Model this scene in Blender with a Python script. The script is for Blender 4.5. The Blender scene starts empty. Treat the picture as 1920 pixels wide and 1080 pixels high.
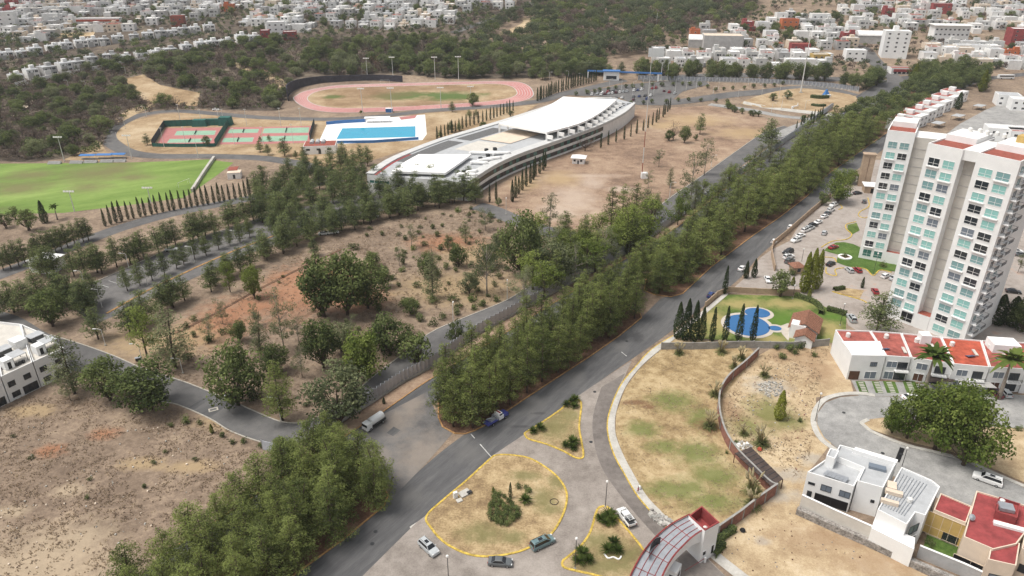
import bpy, bmesh, math, random
import numpy as np
from mathutils import Vector, Matrix, noise as mnoise

SC = bpy.context.scene
COL = SC.collection
R = math.radians
rng = random.Random(7)

# ------------------------------------------------------------------ camera
F_PX, PITCH, CAM_H = 1333.0, R(26.0), 103.0
cam_data = bpy.data.cameras.new('camera')
cam_data.sensor_width = 36.0
cam_data.lens = F_PX / 1920.0 * 36.0
cam_data.clip_start = 1.0
cam_data.clip_end = 12000.0
cam = bpy.data.objects.new('camera', cam_data)
cam.location = (0, 0, CAM_H)
cam.rotation_euler = (R(90) - PITCH, 0, 0)
COL.objects.link(cam)
SC.camera = cam

# ------------------------------------------------------------------ sky and sun (bright overcast)
SUN_EL, SUN_AZ = R(64), R(-100)          # azimuth measured from +Y towards +X
world = bpy.data.worlds.new('World')
SC.world = world
world.use_nodes = True
wn = world.node_tree
wn.nodes.clear()
w_out = wn.nodes.new('ShaderNodeOutputWorld')
w_bg = wn.nodes.new('ShaderNodeBackground')
w_sky = wn.nodes.new('ShaderNodeTexSky')
w_sky.sky_type = 'NISHITA'
w_sky.sun_disc = False
w_sky.sun_elevation = SUN_EL
w_sky.sun_rotation = SUN_AZ
w_sky.air_density = 1.0
w_sky.dust_density = 4.0
w_sky.ozone_density = 1.0
w_hsv = wn.nodes.new('ShaderNodeHueSaturation')
w_hsv.inputs['Saturation'].default_value = 0.22      # a grey, clouded sky
wn.links.new(w_sky.outputs[0], w_hsv.inputs['Color'])
wn.links.new(w_hsv.outputs[0], w_bg.inputs[0])
w_bg.inputs[1].default_value = 0.112
wn.links.new(w_bg.outputs[0], w_out.inputs[0])

sun_data = bpy.data.lights.new('sun', 'SUN')
sun_data.energy = 2.0
sun_data.angle = R(24)
sun_data.color = (1.0, 0.95, 0.87)
sun = bpy.data.objects.new('sun', sun_data)
sd = Vector((math.cos(SUN_EL) * math.sin(SUN_AZ), math.cos(SUN_EL) * math.cos(SUN_AZ), math.sin(SUN_EL)))
sun.rotation_euler = sd.to_track_quat('Z', 'Y').to_euler()
COL.objects.link(sun)

SC.view_settings.view_transform = 'Standard'
SC.view_settings.look = 'None'
SC.view_settings.exposure = 0.52
SC.view_settings.gamma = 1.0
SC.view_settings.use_curve_mapping = False
SC.render.engine = 'CYCLES'
SC.cycles.use_denoising = True
SC.cycles.max_bounces = 6
SC.cycles.diffuse_bounces = 3
SC.cycles.glossy_bounces = 2
SC.cycles.transmission_bounces = 2
SC.cycles.volume_bounces = 1
SC.cycles.use_adaptive_sampling = True
SC.cycles.adaptive_threshold = 0.02

# ------------------------------------------------------------------ survey: photo pixel -> place on the land
CT, ST = math.cos(PITCH), math.sin(PITCH)
def hill(y):
    t = max(0.0, y - 500.0)
    if t > 700: return 0.13 * 700 * 700 / 760 + (t - 700) * 0.03
    return 0.13 * t * t / (t + 60.0)
def land(px, py, z=None):
    """the point of the land (or of the level z) that the photograph shows at this pixel"""
    x = (px - 960.0) / F_PX; v = (540.0 - py) / F_PX
    dy = CT + v * ST; dz = -ST + v * CT
    if z is not None:
        k = (z - CAM_H) / dz
        return Vector((x * k, dy * k, z))
    k = -CAM_H / dz if dz < -1e-4 else 1e6
    if k * dy > 500:
        lo, hi = 500 / dy, 2400 / dy
        for _ in range(40):
            m = (lo + hi) / 2
            if CAM_H + dz * m > hill(dy * m): lo = m
            else: hi = m
        k = lo
    return Vector((x * k, dy * k, CAM_H + dz * k))
def lands(pts, z=None): return [land(p[0], p[1], z) for p in pts]
def in_poly(x, y, poly):
    c = False; n = len(poly); j = n - 1
    for i in range(n):
        xi, yi = poly[i][0], poly[i][1]; xj, yj = poly[j][0], poly[j][1]
        if (yi > y) != (yj > y) and x < (xj - xi) * (y - yi) / (yj - yi) + xi: c = not c
        j = i
    return c

# ------------------------------------------------------------------ naming and tagging
ORD = ['first','second','third','fourth','fifth','sixth','seventh','eighth','ninth','tenth','eleventh','twelfth','thirteenth','fourteenth','fifteenth','sixteenth','seventeenth','eighteenth','nineteenth','twentieth']
TENS = {2:'twenty',3:'thirty',4:'forty',5:'fifty',6:'sixty',7:'seventy',8:'eighty',9:'ninety'}
def ordinal(i):
    if i >= 99: return 'hundredth' if i == 99 else 'hundred-and-' + ordinal(i - 100) if i < 199 else 'two-hundred-and-' + ordinal(i - 200) if i > 199 else 'two-hundredth'
    if i < 20: return ORD[i]
    t, u = divmod(i + 1, 10)
    if u == 0: return TENS[t][:-1] + 'ieth'
    return TENS[t] + '-' + ORD[u - 1]
def tag(o, label=None, cat=None, group=None, kind=None):
    if label: o['label'] = label
    if cat: o['category'] = cat
    if group: o['group'] = group
    if kind: o['kind'] = kind
    return o
def empty(name, loc, rz=0.0, label=None, cat=None, group=None, scale=1.0):
    o = bpy.data.objects.new(name, None)
    o.empty_display_size = 0.2
    o.location = loc; o.rotation_euler = (0, 0, rz)
    if scale != 1.0: o.scale = (scale, scale, scale) if not isinstance(scale, tuple) else scale
    COL.objects.link(o)
    return tag(o, label, cat, group)
KIDS = {}
def child(name, mesh, parent, loc=(0, 0, 0), rz=0.0, scale=None):
    o = bpy.data.objects.new(name, mesh)
    o.parent = parent; o.location = loc; o.rotation_euler = (0, 0, rz)
    if scale: o.scale = scale
    COL.objects.link(o)
    KIDS.setdefault(parent.name, []).append(o)
    return o
def top(name, mesh, loc=(0, 0, 0), rz=0.0, label=None, cat=None, group=None, kind=None):
    o = bpy.data.objects.new(name, mesh)
    o.location = loc; o.rotation_euler = (0, 0, rz)
    COL.objects.link(o)
    return tag(o, label, cat, group, kind)
def copy_tree(o, parent=None):
    c = o.copy(); COL.objects.link(c); c.parent = parent
    for ch in KIDS.get(o.name, ()): copy_tree(ch, c)
    return c

# ------------------------------------------------------------------ mesh builder
class MB:
    def __init__(self):
        self.v = []; self.f = []; self.m = []; self.mats = []
    def mi(self, mat):
        if mat not in self.mats: self.mats.append(mat)
        return self.mats.index(mat)
    def face(self, pts, mat):
        i = len(self.v); self.v += [tuple(p) for p in pts]
        self.f.append(tuple(range(i, i + len(pts)))); self.m.append(self.mi(mat))
    def box(self, c, s, mat, rz=0.0, top_scale=1.0, rx=0.0):
        hx, hy, hz = s[0] / 2, s[1] / 2, s[2] / 2
        M = Matrix.Translation(c) @ Matrix.Rotation(rz, 4, 'Z') @ Matrix.Rotation(rx, 4, 'X')
        i = len(self.v)
        for (x, y, z) in ((-1,-1,-1),(1,-1,-1),(1,1,-1),(-1,1,-1),(-1,-1,1),(1,-1,1),(1,1,1),(-1,1,1)):
            k = top_scale if z > 0 else 1.0
            self.v.append(tuple(M @ Vector((x * hx * k, y * hy * k, z * hz))))
        for q in ((0,3,2,1),(4,5,6,7),(0,1,5,4),(1,2,6,5),(2,3,7,6),(3,0,4,7)):
            self.f.append(tuple(i + a for a in q)); self.m.append(self.mi(mat))
        return self
    def prism(self, pts, z0, z1, mat, top_mat=None, bottom=False):
        """upright prism over a plan outline, counter-clockwise or not"""
        a = sum(pts[i][0] * pts[(i + 1) % len(pts)][1] - pts[(i + 1) % len(pts)][0] * pts[i][1] for i in range(len(pts)))
        pts = [(p[0], p[1]) for p in pts]
        if a < 0: pts = pts[::-1]
        n = len(pts); i = len(self.v)
        self.v += [(p[0], p[1], z0) for p in pts] + [(p[0], p[1], z1) for p in pts]
        for k in range(n):
            l = (k + 1) % n
            self.f.append((i + k, i + l, i + n + l, i + n + k)); self.m.append(self.mi(mat))
        self.f.append(tuple(i + n + k for k in range(n))); self.m.append(self.mi(top_mat or mat))
        if bottom:
            self.f.append(tuple(i + n - 1 - k for k in range(n))); self.m.append(self.mi(mat))
        return self
    def tube(self, path, radii, mat, n=8, cap=True):
        base = len(self.v); m = self.mi(mat); prev = None
        for k, p in enumerate(path):
            p = Vector(p)
            a = Vector(path[max(0, k - 1)]); b = Vector(path[min(len(path) - 1, k + 1)])
            d = (b - a).normalized() if (b - a).length > 1e-9 else Vector((0, 0, 1))
            u = d.cross(Vector((0, 0, 1)))
            if u.length < 1e-3: u = Vector((1, 0, 0)) if prev is None else prev
            u.normalize(); w = d.cross(u).normalized(); prev = u
            r = radii[k] if hasattr(radii, '__len__') else radii
            for j in range(n):
                t = 2 * math.pi * j / n
                self.v.append(tuple(p + u * (r * math.cos(t)) + w * (r * math.sin(t))))
        for k in range(len(path) - 1):
            for j in range(n):
                l = (j + 1) % n
                self.f.append((base + k * n + j, base + k * n + l, base + (k + 1) * n + l, base + (k + 1) * n + j)); self.m.append(m)
        if cap:
            e = base + (len(path) - 1) * n
            self.f.append(tuple(e + j for j in range(n))); self.m.append(m)
            self.f.append(tuple(base + n - 1 - j for j in range(n))); self.m.append(m)
        return self
    def mesh(self, name, smooth=False):
        me = bpy.data.meshes.new(name)
        me.from_pydata(self.v, [], self.f)
        for mt in self.mats: me.materials.append(mt)
        me.polygons.foreach_set('material_index', self.m)
        if smooth: me.polygons.foreach_set('use_smooth', [True] * len(self.f))
        me.update()
        return me
    def child(self, name, parent, loc=(0, 0, 0), rz=0.0, smooth=False):
        return child(name, self.mesh(name, smooth), parent, loc, rz)
    def top(self, name, label=None, cat=None, group=None, kind=None, loc=(0, 0, 0), rz=0.0, smooth=False):
        return top(name, self.mesh(name, smooth), loc, rz, label, cat, group, kind)

def resample(pts, n, closed=False):
    P = [Vector(p) for p in pts]
    if closed: P = P + [P[0]]
    L = [0.0]
    for a, b in zip(P, P[1:]): L.append(L[-1] + (b - a).length)
    out = []; k = 0
    cnt = n if not closed else n
    for i in range(cnt):
        s = L[-1] * i / (cnt if closed else cnt - 1)
        while k < len(L) - 2 and L[k + 1] < s: k += 1
        d = L[k + 1] - L[k]
        out.append(P[k].lerp(P[k + 1], (s - L[k]) / d if d > 1e-9 else 0.0))
    return out
def smooth_path(pts, sub=6, closed=False):
    """Catmull-Rom through the points"""
    P = [Vector(p) for p in pts]; n = len(P); out = []
    segs = n if closed else n - 1
    for i in range(segs):
        p1, p2 = P[i], P[(i + 1) % n]
        p0 = P[i - 1] if (i > 0 or closed) else p1
        p3 = P[(i + 2) % n] if (i + 2 < n or closed) else p2
        for k in range(sub):
            t = k / sub; t2 = t * t; t3 = t2 * t
            out.append(0.5 * ((2 * p1) + (p2 - p0) * t + (2 * p0 - 5 * p1 + 4 * p2 - p3) * t2 + (3 * p1 - p0 - 3 * p2 + p3) * t3))
    if not closed: out.append(P[-1])
    return out
def drape(p, dz): return (p[0], p[1], hill(p[1]) + dz + (0.12 if p[1] > 500 else 0.0))
def sheet(name, pts, dz, mat, smooth=0, kind='structure'):
    """a flat patch of ground laid over the land; pts are world points"""
    if smooth: pts = smooth_path(pts, smooth, True)
    bm = bmesh.new()
    vs = [bm.verts.new(drape(p, dz)) for p in pts]
    f = bm.faces.new(vs)
    if f.normal.z < 0: bmesh.ops.reverse_faces(bm, faces=[f])
    ymax, ymin = max(p[1] for p in pts), min(p[1] for p in pts)
    if ymax > 500 and ymax - ymin > 10:                      # follow the rising slope
        y = max(500.0, ymin) + 4
        while y < ymax:
            bmesh.ops.bisect_plane(bm, geom=bm.verts[:] + bm.edges[:] + bm.faces[:], dist=1e-4, plane_co=(0, y, 0), plane_no=(0, 1, 0)); y += 8
        for v in bm.verts: v.co = drape(v.co, dz)
    bmesh.ops.triangulate(bm, faces=bm.faces[:])
    bm.normal_update()
    for q in bm.faces:
        if q.normal.z < 0: q.normal_flip()
    me = bpy.data.meshes.new(name); bm.to_mesh(me); bm.free()
    me.materials.append(mat)
    return top(name, me, kind=kind)
def strip(name, L, Rr, dz, mat, n=60, smooth=True, kind='structure', parent=None):
    """a band between two edge lines"""
    if smooth: L, Rr = smooth_path(L), smooth_path(Rr)
    A, B = resample(L, n), resample(Rr, n)
    mb = MB()
    for i in range(n):
        mb.v += [drape(A[i], dz), drape(A[i].lerp(B[i], .5), dz), drape(B[i], dz)]
    m = mb.mi(mat)
    for i in range(n - 1):
        for k in (0, 1):
            a = i * 3 + k
            mb.f.append((a, a + 1, a + 4, a + 3)); mb.m.append(m)
    me = mb.mesh(name)
    if me.polygons[0].normal.z < 0: me.flip_normals()
    return top(name, me, kind=kind) if parent is None else child(name, me, parent)
def offset_path(P, d, closed=False):
    out = []; n = len(P)
    for i in range(n):
        a = P[i - 1] if (i > 0 or closed) else P[i]
        b = P[(i + 1) % n] if (i < n - 1 or closed) else P[i]
        t = Vector((b[0] - a[0], b[1] - a[1], 0))
        if t.length < 1e-9: t = Vector((1, 0, 0))
        t.normalize()
        out.append(Vector((P[i][0] - t.y * d, P[i][1] + t.x * d, P[i][2] if len(P[i]) > 2 else 0)))
    return out
def ribbon(name, pts, width, dz, mat, n=60, smooth=True, kind='structure'):
    C = smooth_path(pts) if smooth else [Vector(p) for p in pts]
    return strip(name, offset_path(C, width / 2), offset_path(C, -width / 2), dz, mat, n, False, kind)
def kerb(name, pts, mat, w=0.3, h=0.16, closed=False, smooth=True, dz=0.0, kind='structure', n=None, label=None, cat=None, parent=None):
    C = smooth_path(pts, 5, closed) if smooth else [Vector(p) for p in pts]
    if n: C = resample(C, n, closed)
    A, B = offset_path(C, w / 2, closed), offset_path(C, -w / 2, closed)
    mb = MB(); m = mb.mi(mat); N = len(C)
    for i in range(N):
        g = hill(C[i][1]) + dz + (0.12 if C[i][1] > 500 else 0)
        for q, z in ((A[i], g - .05), (A[i], g + h), (B[i], g + h), (B[i], g - .05)): mb.v.append((q[0], q[1], z))
    for i in range(N if closed else N - 1):
        j = (i + 1) % N
        for k in range(3):
            mb.f.append((i * 4 + k, i * 4 + k + 1, j * 4 + k + 1, j * 4 + k)); mb.m.append(m)
    if not closed:
        mb.f.append((0, 1, 2, 3)); mb.m.append(m); e = (N - 1) * 4; mb.f.append((e + 3, e + 2, e + 1, e)); mb.m.append(m)
    if parent is not None: return mb.child(name, parent)
    return mb.top(name, kind=kind, label=label, cat=cat)

# ------------------------------------------------------------------ materials (all procedural)
def new_mat(name):
    m = bpy.data.materials.new(name); m.use_nodes = True
    nt = m.node_tree
    return m, nt, nt.nodes['Principled BSDF']
def plain(name, col, rough=0.7, metal=0.0, spec=0.3, var=0.0, scale=0.6, bump=0.0, trans=0.0):
    """a painted or cast surface with faint soiling"""
    m, nt, b = new_mat(name)
    b.inputs['Roughness'].default_value = rough
    b.inputs['Metallic'].default_value = metal
    b.inputs['Specular IOR Level'].default_value = spec
    if var <= 0:
        b.inputs['Base Color'].default_value = (*col, 1); return m
    tc = nt.nodes.new('ShaderNodeTexCoord')
    n1 = nt.nodes.new('ShaderNodeTexNoise'); n1.inputs['Scale'].default_value = scale; n1.inputs['Detail'].default_value = 4
    n1.inputs['Roughness'].default_value = 0.65
    nt.links.new(tc.outputs['Object'], n1.inputs['Vector'])
    r = nt.nodes.new('ShaderNodeValToRGB')
    r.color_ramp.elements[0].position = .3; r.color_ramp.elements[1].position = .7
    r.color_ramp.elements[0].color = (*[c * (1 - var) for c in col], 1)
    r.color_ramp.elements[1].color = (*[min(1, c * (1 + var * .5)) for c in col], 1)
    nt.links.new(n1.outputs['Fac'], r.inputs['Fac']); nt.links.new(r.outputs[0], b.inputs['Base Color'])
    if bump:
        bp = nt.nodes.new('ShaderNodeBump'); bp.inputs['Strength'].default_value = bump
        nt.links.new(n1.outputs['Fac'], bp.inputs['Height']); nt.links.new(bp.outputs[0], b.inputs['Normal'])
    return m
def mottled(name, stops, scales=((.03, 1.0), (.2, .7), (1.6, .5)), rough=0.95, bump=.25, stretch=None, rot=0.0):
    """ground cover: several sizes of noise added up, run through a colour ramp"""
    m, nt, b = new_mat(name)
    b.inputs['Roughness'].default_value = rough; b.inputs['Specular IOR Level'].default_value = 0.1
    tc = nt.nodes.new('ShaderNodeTexCoord'); src = tc.outputs['Object']
    if stretch:
        mp = nt.nodes.new('ShaderNodeMapping'); mp.vector_type = 'TEXTURE'; mp.inputs['Scale'].default_value = stretch; mp.inputs['Rotation'].default_value = (0, 0, rot)
        nt.links.new(src, mp.inputs['Vector']); src = mp.outputs[0]
    acc = None; tot = sum(w for _, w in scales); last = None
    for k, (s, w) in enumerate(scales):
        n = nt.nodes.new('ShaderNodeTexNoise'); n.inputs['Scale'].default_value = s; n.inputs['Detail'].default_value = 3 if k < len(scales) - 1 else 2; n.inputs['Roughness'].default_value = .68
        of = nt.nodes.new('ShaderNodeVectorMath'); of.operation = 'ADD'; of.inputs[1].default_value = (17.3 * k + len(name), 5.1 * k, k * 3.3)
        nt.links.new(src, of.inputs[0]); nt.links.new(of.outputs[0], n.inputs['Vector'])
        mu = nt.nodes.new('ShaderNodeMath'); mu.operation = 'MULTIPLY'; mu.inputs[1].default_value = w / tot
        nt.links.new(n.outputs['Fac'], mu.inputs[0]); last = n
        if acc is None: acc = mu.outputs[0]
        else:
            ad = nt.nodes.new('ShaderNodeMath'); ad.operation = 'ADD'
            nt.links.new(acc, ad.inputs[0]); nt.links.new(mu.outputs[0], ad.inputs[1]); acc = ad.outputs[0]
    stops = [(.5 + (p - .5) * .62, c) for p, c in stops]      # summed noise stays near the middle
    r = nt.nodes.new('ShaderNodeValToRGB'); e = r.color_ramp.elements
    e[0].position, e[1].position = stops[0][0], stops[-1][0]
    e[0].color, e[1].color = (*stops[0][1], 1), (*stops[-1][1], 1)
    for p, c in stops[1:-1]:
        q = e.new(p); q.color = (*c, 1)
    nt.links.new(acc, r.inputs['Fac']); nt.links.new(r.outputs[0], b.inputs['Base Color'])
    if bump > 1:
        bp = nt.nodes.new('ShaderNodeBump'); bp.inputs['Strength'].default_value = bump; bp.inputs['Distance'].default_value = .3
        nt.links.new(last.outputs['Fac'], bp.inputs['Height']); nt.links.new(bp.outputs[0], b.inputs['Normal'])
    m['out'] = 0
    return m
def add_patches(m, spots, col, soft=.5, amount=1.0, nscale=.25):
    """grown-in or worn patches at places of their own: spots = (x, y, rx, ry)"""
    nt = m.node_tree; b = nt.nodes['Principled BSDF']
    prev = b.inputs['Base Color'].links[0].from_socket
    tc = nt.nodes.new('ShaderNodeTexCoord')
    nz = nt.nodes.new('ShaderNodeTexNoise'); nz.inputs['Scale'].default_value = nscale; nz.inputs['Detail'].default_value = 4; nz.inputs['Roughness'].default_value = .7
    nt.links.new(tc.outputs['Object'], nz.inputs['Vector'])
    acc = None
    for (x, y, rx, ry) in spots:
        mp = nt.nodes.new('ShaderNodeMapping'); mp.vector_type = 'TEXTURE'
        mp.inputs['Location'].default_value = (x, y, 0); mp.inputs['Scale'].default_value = (rx, ry, 1000)
        nt.links.new(tc.outputs['Object'], mp.inputs['Vector'])
        ln = nt.nodes.new('ShaderNodeVectorMath'); ln.operation = 'LENGTH'
        nt.links.new(mp.outputs[0], ln.inputs[0])
        if acc is None: acc = ln.outputs['Value']
        else:
            mi = nt.nodes.new('ShaderNodeMath'); mi.operation = 'MINIMUM'
            nt.links.new(acc, mi.inputs[0]); nt.links.new(ln.outputs['Value'], mi.inputs[1]); acc = mi.outputs[0]
    ad = nt.nodes.new('ShaderNodeMath'); ad.operation = 'MULTIPLY_ADD'; ad.inputs[1].default_value = 2.2; ad.inputs[2].default_value = -1.1
    nt.links.new(nz.outputs['Fac'], ad.inputs[0])
    su = nt.nodes.new('ShaderNodeMath'); su.operation = 'ADD'
    nt.links.new(ad.outputs[0], su.inputs[0]); nt.links.new(acc, su.inputs[1])
    mr = nt.nodes.new('ShaderNodeMapRange'); mr.inputs['From Min'].default_value = 1 - soft; mr.inputs['From Max'].default_value = 1 + soft
    mr.inputs['To Min'].default_value = amount; mr.inputs['To Max'].default_value = 0
    nt.links.new(su.outputs[0], mr.inputs['Value'])
    mx = nt.nodes.new('ShaderNodeMix'); mx.data_type = 'RGBA'
    nt.links.new(mr.outputs[0], mx.inputs['Factor']); nt.links.new(prev, mx.inputs['A']); mx.inputs['B'].default_value = (*col, 1)
    nt.links.new(mx.outputs['Result'], b.inputs['Base Color'])
    return m

# ================================================================== the land
M = {}
def PP(px, py): v = land(px, py); return v.x, v.y
def spot(px, py, rx, ry): v = land(px, py); return (v.x, v.y, rx, ry)
M['dry'] = mottled('dry_grassland', [(.26, (.12,.088,.066)), (.42, (.185,.138,.102)), (.52, (.245,.184,.136)), (.62, (.32,.245,.176)), (.76, (.43,.345,.245))],
                   scales=((.012, .7), (.09, .9), (.6, .9), (3.0, .6)), bump=.5)
add_patches(M['dry'], [spot(560, 545, 12, 18), spot(420, 600, 9, 13), spot(470, 575, 8, 8), spot(620, 520, 10, 10), spot(840, 455, 12, 8), spot(380, 618, 5, 6), spot(660, 560, 10, 8), spot(195, 812, 3, 2), spot(95, 845, 3, 2), spot(545, 520, 7, 6)], (.35,.155,.08), .6, .65, .3)
add_patches(M['dry'], [spot(90, 1050, 11, 8), spot(150, 1010, 5, 3), spot(60, 1075, 16, 6), spot(130, 920, 3, 2), spot(20, 960, 3, 1.5)], (.46,.37,.26), .6, .6, .35)
add_patches(M['dry'], [spot(270, 870, 5, 2), spot(360, 875, 5, 2), spot(60, 770, 5, 2.5), spot(300, 640, 14, 9), spot(440, 790, 8, 3), spot(860, 540, 20, 12), spot(900, 480, 14, 10)], (.38,.28,.16), .5, .7, .35)
ground = MB()
ys = [-400, -100, 0, 60, 120, 200, 300, 400, 480] + list(range(500, 900, 6)) + list(range(900, 1300, 40)) + [1400, 1600, 2000, 2600, 3500, 5000, 8000]
xs = [-6000, -3000, -1500, -900, -600, -400, -200, -100, 0, 100, 200, 400, 600, 900, 1500, 3000, 6000]
for y in ys:
    for x in xs: ground.v.append((x, y, hill(y)))
nx = len(xs); gm = ground.mi(M['dry'])
for j in range(len(ys) - 1):
    for i in range(nx - 1):
        a = j * nx + i
        ground.f.append((a, a + 1, a + 1 + nx, a + nx)); ground.m.append(gm)
ground.top('ground', kind='structure')

# ---- surface materials
M['asphalt'] = mottled('asphalt_dark', [(.28, (.072,.072,.075)), (.5, (.108,.107,.109)), (.74, (.16,.157,.154))], scales=((.09, 1), (.6, .9), (5, .4)), rough=.85, bump=.1, stretch=(8, 1, 1), rot=R(55))
M['asphalt_old'] = mottled('asphalt_worn', [(.3, (.105,.10,.10)), (.5, (.15,.145,.142)), (.72, (.215,.20,.19))], scales=((.04, 1), (.3, .8), (5, .4)), rough=.9, bump=.1)
M['asphalt_mid'] = mottled('asphalt_grey', [(.3, (.095,.092,.092)), (.5, (.13,.127,.126)), (.72, (.175,.168,.162))], scales=((.05, 1), (.4, .6), (5, .4)), rough=.9, bump=.1)
M['concrete_road'] = mottled('concrete_road', [(.3, (.19,.165,.145)), (.5, (.28,.247,.22)), (.72, (.37,.33,.295))], scales=((.06, 1), (.4, .9), (3, .6)), rough=.9, bump=.1)
M['drive'] = mottled('drive_brown', [(.3, (.125,.11,.10)), (.5, (.175,.155,.142)), (.72, (.235,.21,.19))], scales=((.08, 1), (.6, .9), (4, .4)), rough=.9, bump=.1)
M['sidewalk'] = mottled('sidewalk_concrete', [(.3, (.36,.34,.31)), (.5, (.46,.44,.40)), (.7, (.55,.53,.49))], scales=((.2, 1), (1.5, .7), (6, .4)), bump=.1)
M['grey_concrete'] = mottled('grey_concrete', [(.3, (.21,.205,.20)), (.5, (.30,.295,.285)), (.7, (.39,.38,.365))], scales=((.08, 1), (.5, .9), (3, .6)), bump=.08)
M['park_paving'] = mottled('parking_paving', [(.3, (.25,.215,.19)), (.48, (.33,.29,.26)), (.6, (.37,.33,.30)), (.72, (.40,.29,.235))], scales=((.06, 1), (.5, .7), (4, .4)), bump=.08)
M['yellow'] = plain('yellow_paint', (.58,.41,.08), .75, var=.6, scale=1.6)
M['ochre'] = plain('faded_kerb_paint', (.42,.24,.10), .85, var=.5, scale=1.2)
M['kerb'] = plain('kerb_concrete', (.42,.39,.34), .85, var=.3, scale=1.5)
M['white_line'] = plain('worn_white_paint', (.55,.55,.53), .7, var=.45, scale=1.5)
M['tan_grass'] = mottled('tan_grass', [(.32, (.19,.13,.075)), (.46, (.31,.225,.125)), (.56, (.42,.315,.18)), (.7, (.52,.41,.26))], scales=((.05, 1), (.4, .8), (2.5, .6)), bump=.3)
add_patches(M['tan_grass'], [spot(985, 893, 3, 1.5), spot(1020, 935, 2.5, 3), spot(905, 1000, 4, 2.5), spot(960, 1008, 2.5, 1.5), spot(1030, 955, 2.5, 1.5), spot(1045, 905, 2, 2), spot(1040, 800, 4, 5), spot(1065, 780, 3, 3), spot(1160, 1040, 5, 3), spot(1120, 1015, 4, 2), spot(1140, 1062, 5, 2)], (.155,.15,.062), .6, .75, .5)
M['lot_grass'] = mottled('lot_grass', [(.32, (.20,.14,.075)), (.46, (.31,.225,.12)), (.56, (.41,.31,.175)), (.7, (.50,.39,.24))], scales=((.06, 1), (.35, .9), (2.5, .5)), bump=.3)
add_patches(M['lot_grass'], [spot(1205, 805, 3.5, 3), spot(1245, 838, 4, 2), spot(1262, 752, 5, 4), spot(1305, 850, 5, 4), spot(1275, 918, 7, 3), spot(1335, 890, 5, 4), spot(1335, 940, 6, 2.5), spot(1315, 785, 3, 5)], (.135,.165,.05), .55, .8, .3)
add_patches(M['lot_grass'], [spot(1190, 755, 3.5, 1), spot(1215, 763, 1.6, .8), spot(1235, 990, 3, 1.5), spot(1310, 985, 4, 1.5), spot(1330, 800, 3, 3)], (.17,.095,.055), .4, .8, .8)
M['dirt'] = mottled('tan_dirt', [(.28, (.27,.19,.115)), (.45, (.40,.30,.185)), (.56, (.50,.39,.25)), (.72, (.58,.48,.34))], scales=((.06, 1), (.4, .8), (3, .6)), bump=.3)
add_patches(M['dirt'], [spot(1425, 930, 9, 2), spot(1430, 1015, 1.4, 1.0), spot(1480, 890, 4, 2), spot(1525, 862, 3, 2), spot(1440, 725, 5, 4)], (.36,.34,.31), .5, .6, .6)
add_patches(M['dirt'], [spot(1445, 775, 5, 6), spot(1475, 790, 4, 3), spot(1400, 800, 4, 4)], (.16,.17,.055), .6, .8, .4)
add_patches(M['dirt'], [spot(1600, 1010, 14, 4), spot(1690, 1055, 14, 4), spot(1490, 665, 9, 6), spot(1530, 690, 7, 7), spot(1370, 770, 2, 6)], (.26,.165,.10), .5, .6, .35)
M['lawn'] = mottled('garden_lawn', [(.3, (.055,.085,.022)), (.48, (.10,.15,.036)), (.58, (.15,.19,.055)), (.72, (.27,.24,.10))], scales=((.06, 1), (.3, .8), (2.5, .5)), bump=.3)
M['garden_green'] = mottled('shaded_garden_grass', [(.3, (.04,.075,.018)), (.5, (.075,.13,.03)), (.7, (.12,.18,.05))], scales=((.2, 1), (1.2, .8), (4, .5)), bump=.3)  # grass of a deeper green than the garden lawn
M['pitch'] = mottled('pitch_grass', [(.3, (.13,.15,.055)), (.44, (.135,.21,.05)), (.56, (.185,.265,.07)), (.72, (.25,.33,.10))], scales=((.025, 1.2), (.12, .7), (1.5, .4)), bump=.2, stretch=(4, 1, 1), rot=R(28))
add_patches(M['pitch'], [spot(35, 352, 12, 9), spot(180, 325, 16, 12), spot(215, 315, 8, 14), spot(60, 328, 10, 8), spot(165, 352, 8, 6), spot(250, 332, 9, 5)], (.17,.15,.075), .7, .8, .1)
M['campus_dirt'] = mottled('campus_field', [(.32, (.17,.115,.085)), (.45, (.27,.185,.13)), (.55, (.335,.24,.17)), (.7, (.43,.33,.235))], scales=((.02, 1), (.15, .9), (1.2, .6)), bump=.3)
add_patches(M['campus_dirt'], [spot(1075, 375, 9, 18), spot(1050, 395, 7, 10), spot(1110, 342, 6, 8), spot(1165, 355, 6, 4), spot(1100, 330, 14, 3)], (.46,.37,.30), .6, .7, .15)
add_patches(M['campus_dirt'], [spot(1050, 335, 8, 10), spot(985, 345, 6, 9), spot(1300, 225, 20, 14), spot(1400, 250, 16, 12), spot(1250, 235, 12, 10)], (.40,.29,.16), .6, .7, .15)
M['infield'] = mottled('dry_infield', [(.32, (.22,.15,.085)), (.47, (.33,.235,.14)), (.57, (.40,.30,.19)), (.7, (.47,.37,.25))], scales=((.02, 1), (.1, .9), (.8, .5)), bump=.2)
add_patches(M['infield'], [spot(755, 180, 22, 11), spot(845, 180, 22, 11), spot(628, 182, 7, 5)], (.075,.13,.035), .35, .9, .05)
add_patches(M['infield'], [spot(700, 172, 26, 22), spot(800, 196, 70, 7), spot(800, 166, 60, 7)], (.20,.125,.075), .6, .6, .05)
M['track'] = mottled('running_track', [(.3, (.40,.155,.145)), (.5, (.48,.20,.185)), (.7, (.55,.26,.235))], scales=((.03, 1), (.3, .6), (3, .3)), bump=.0)

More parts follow.
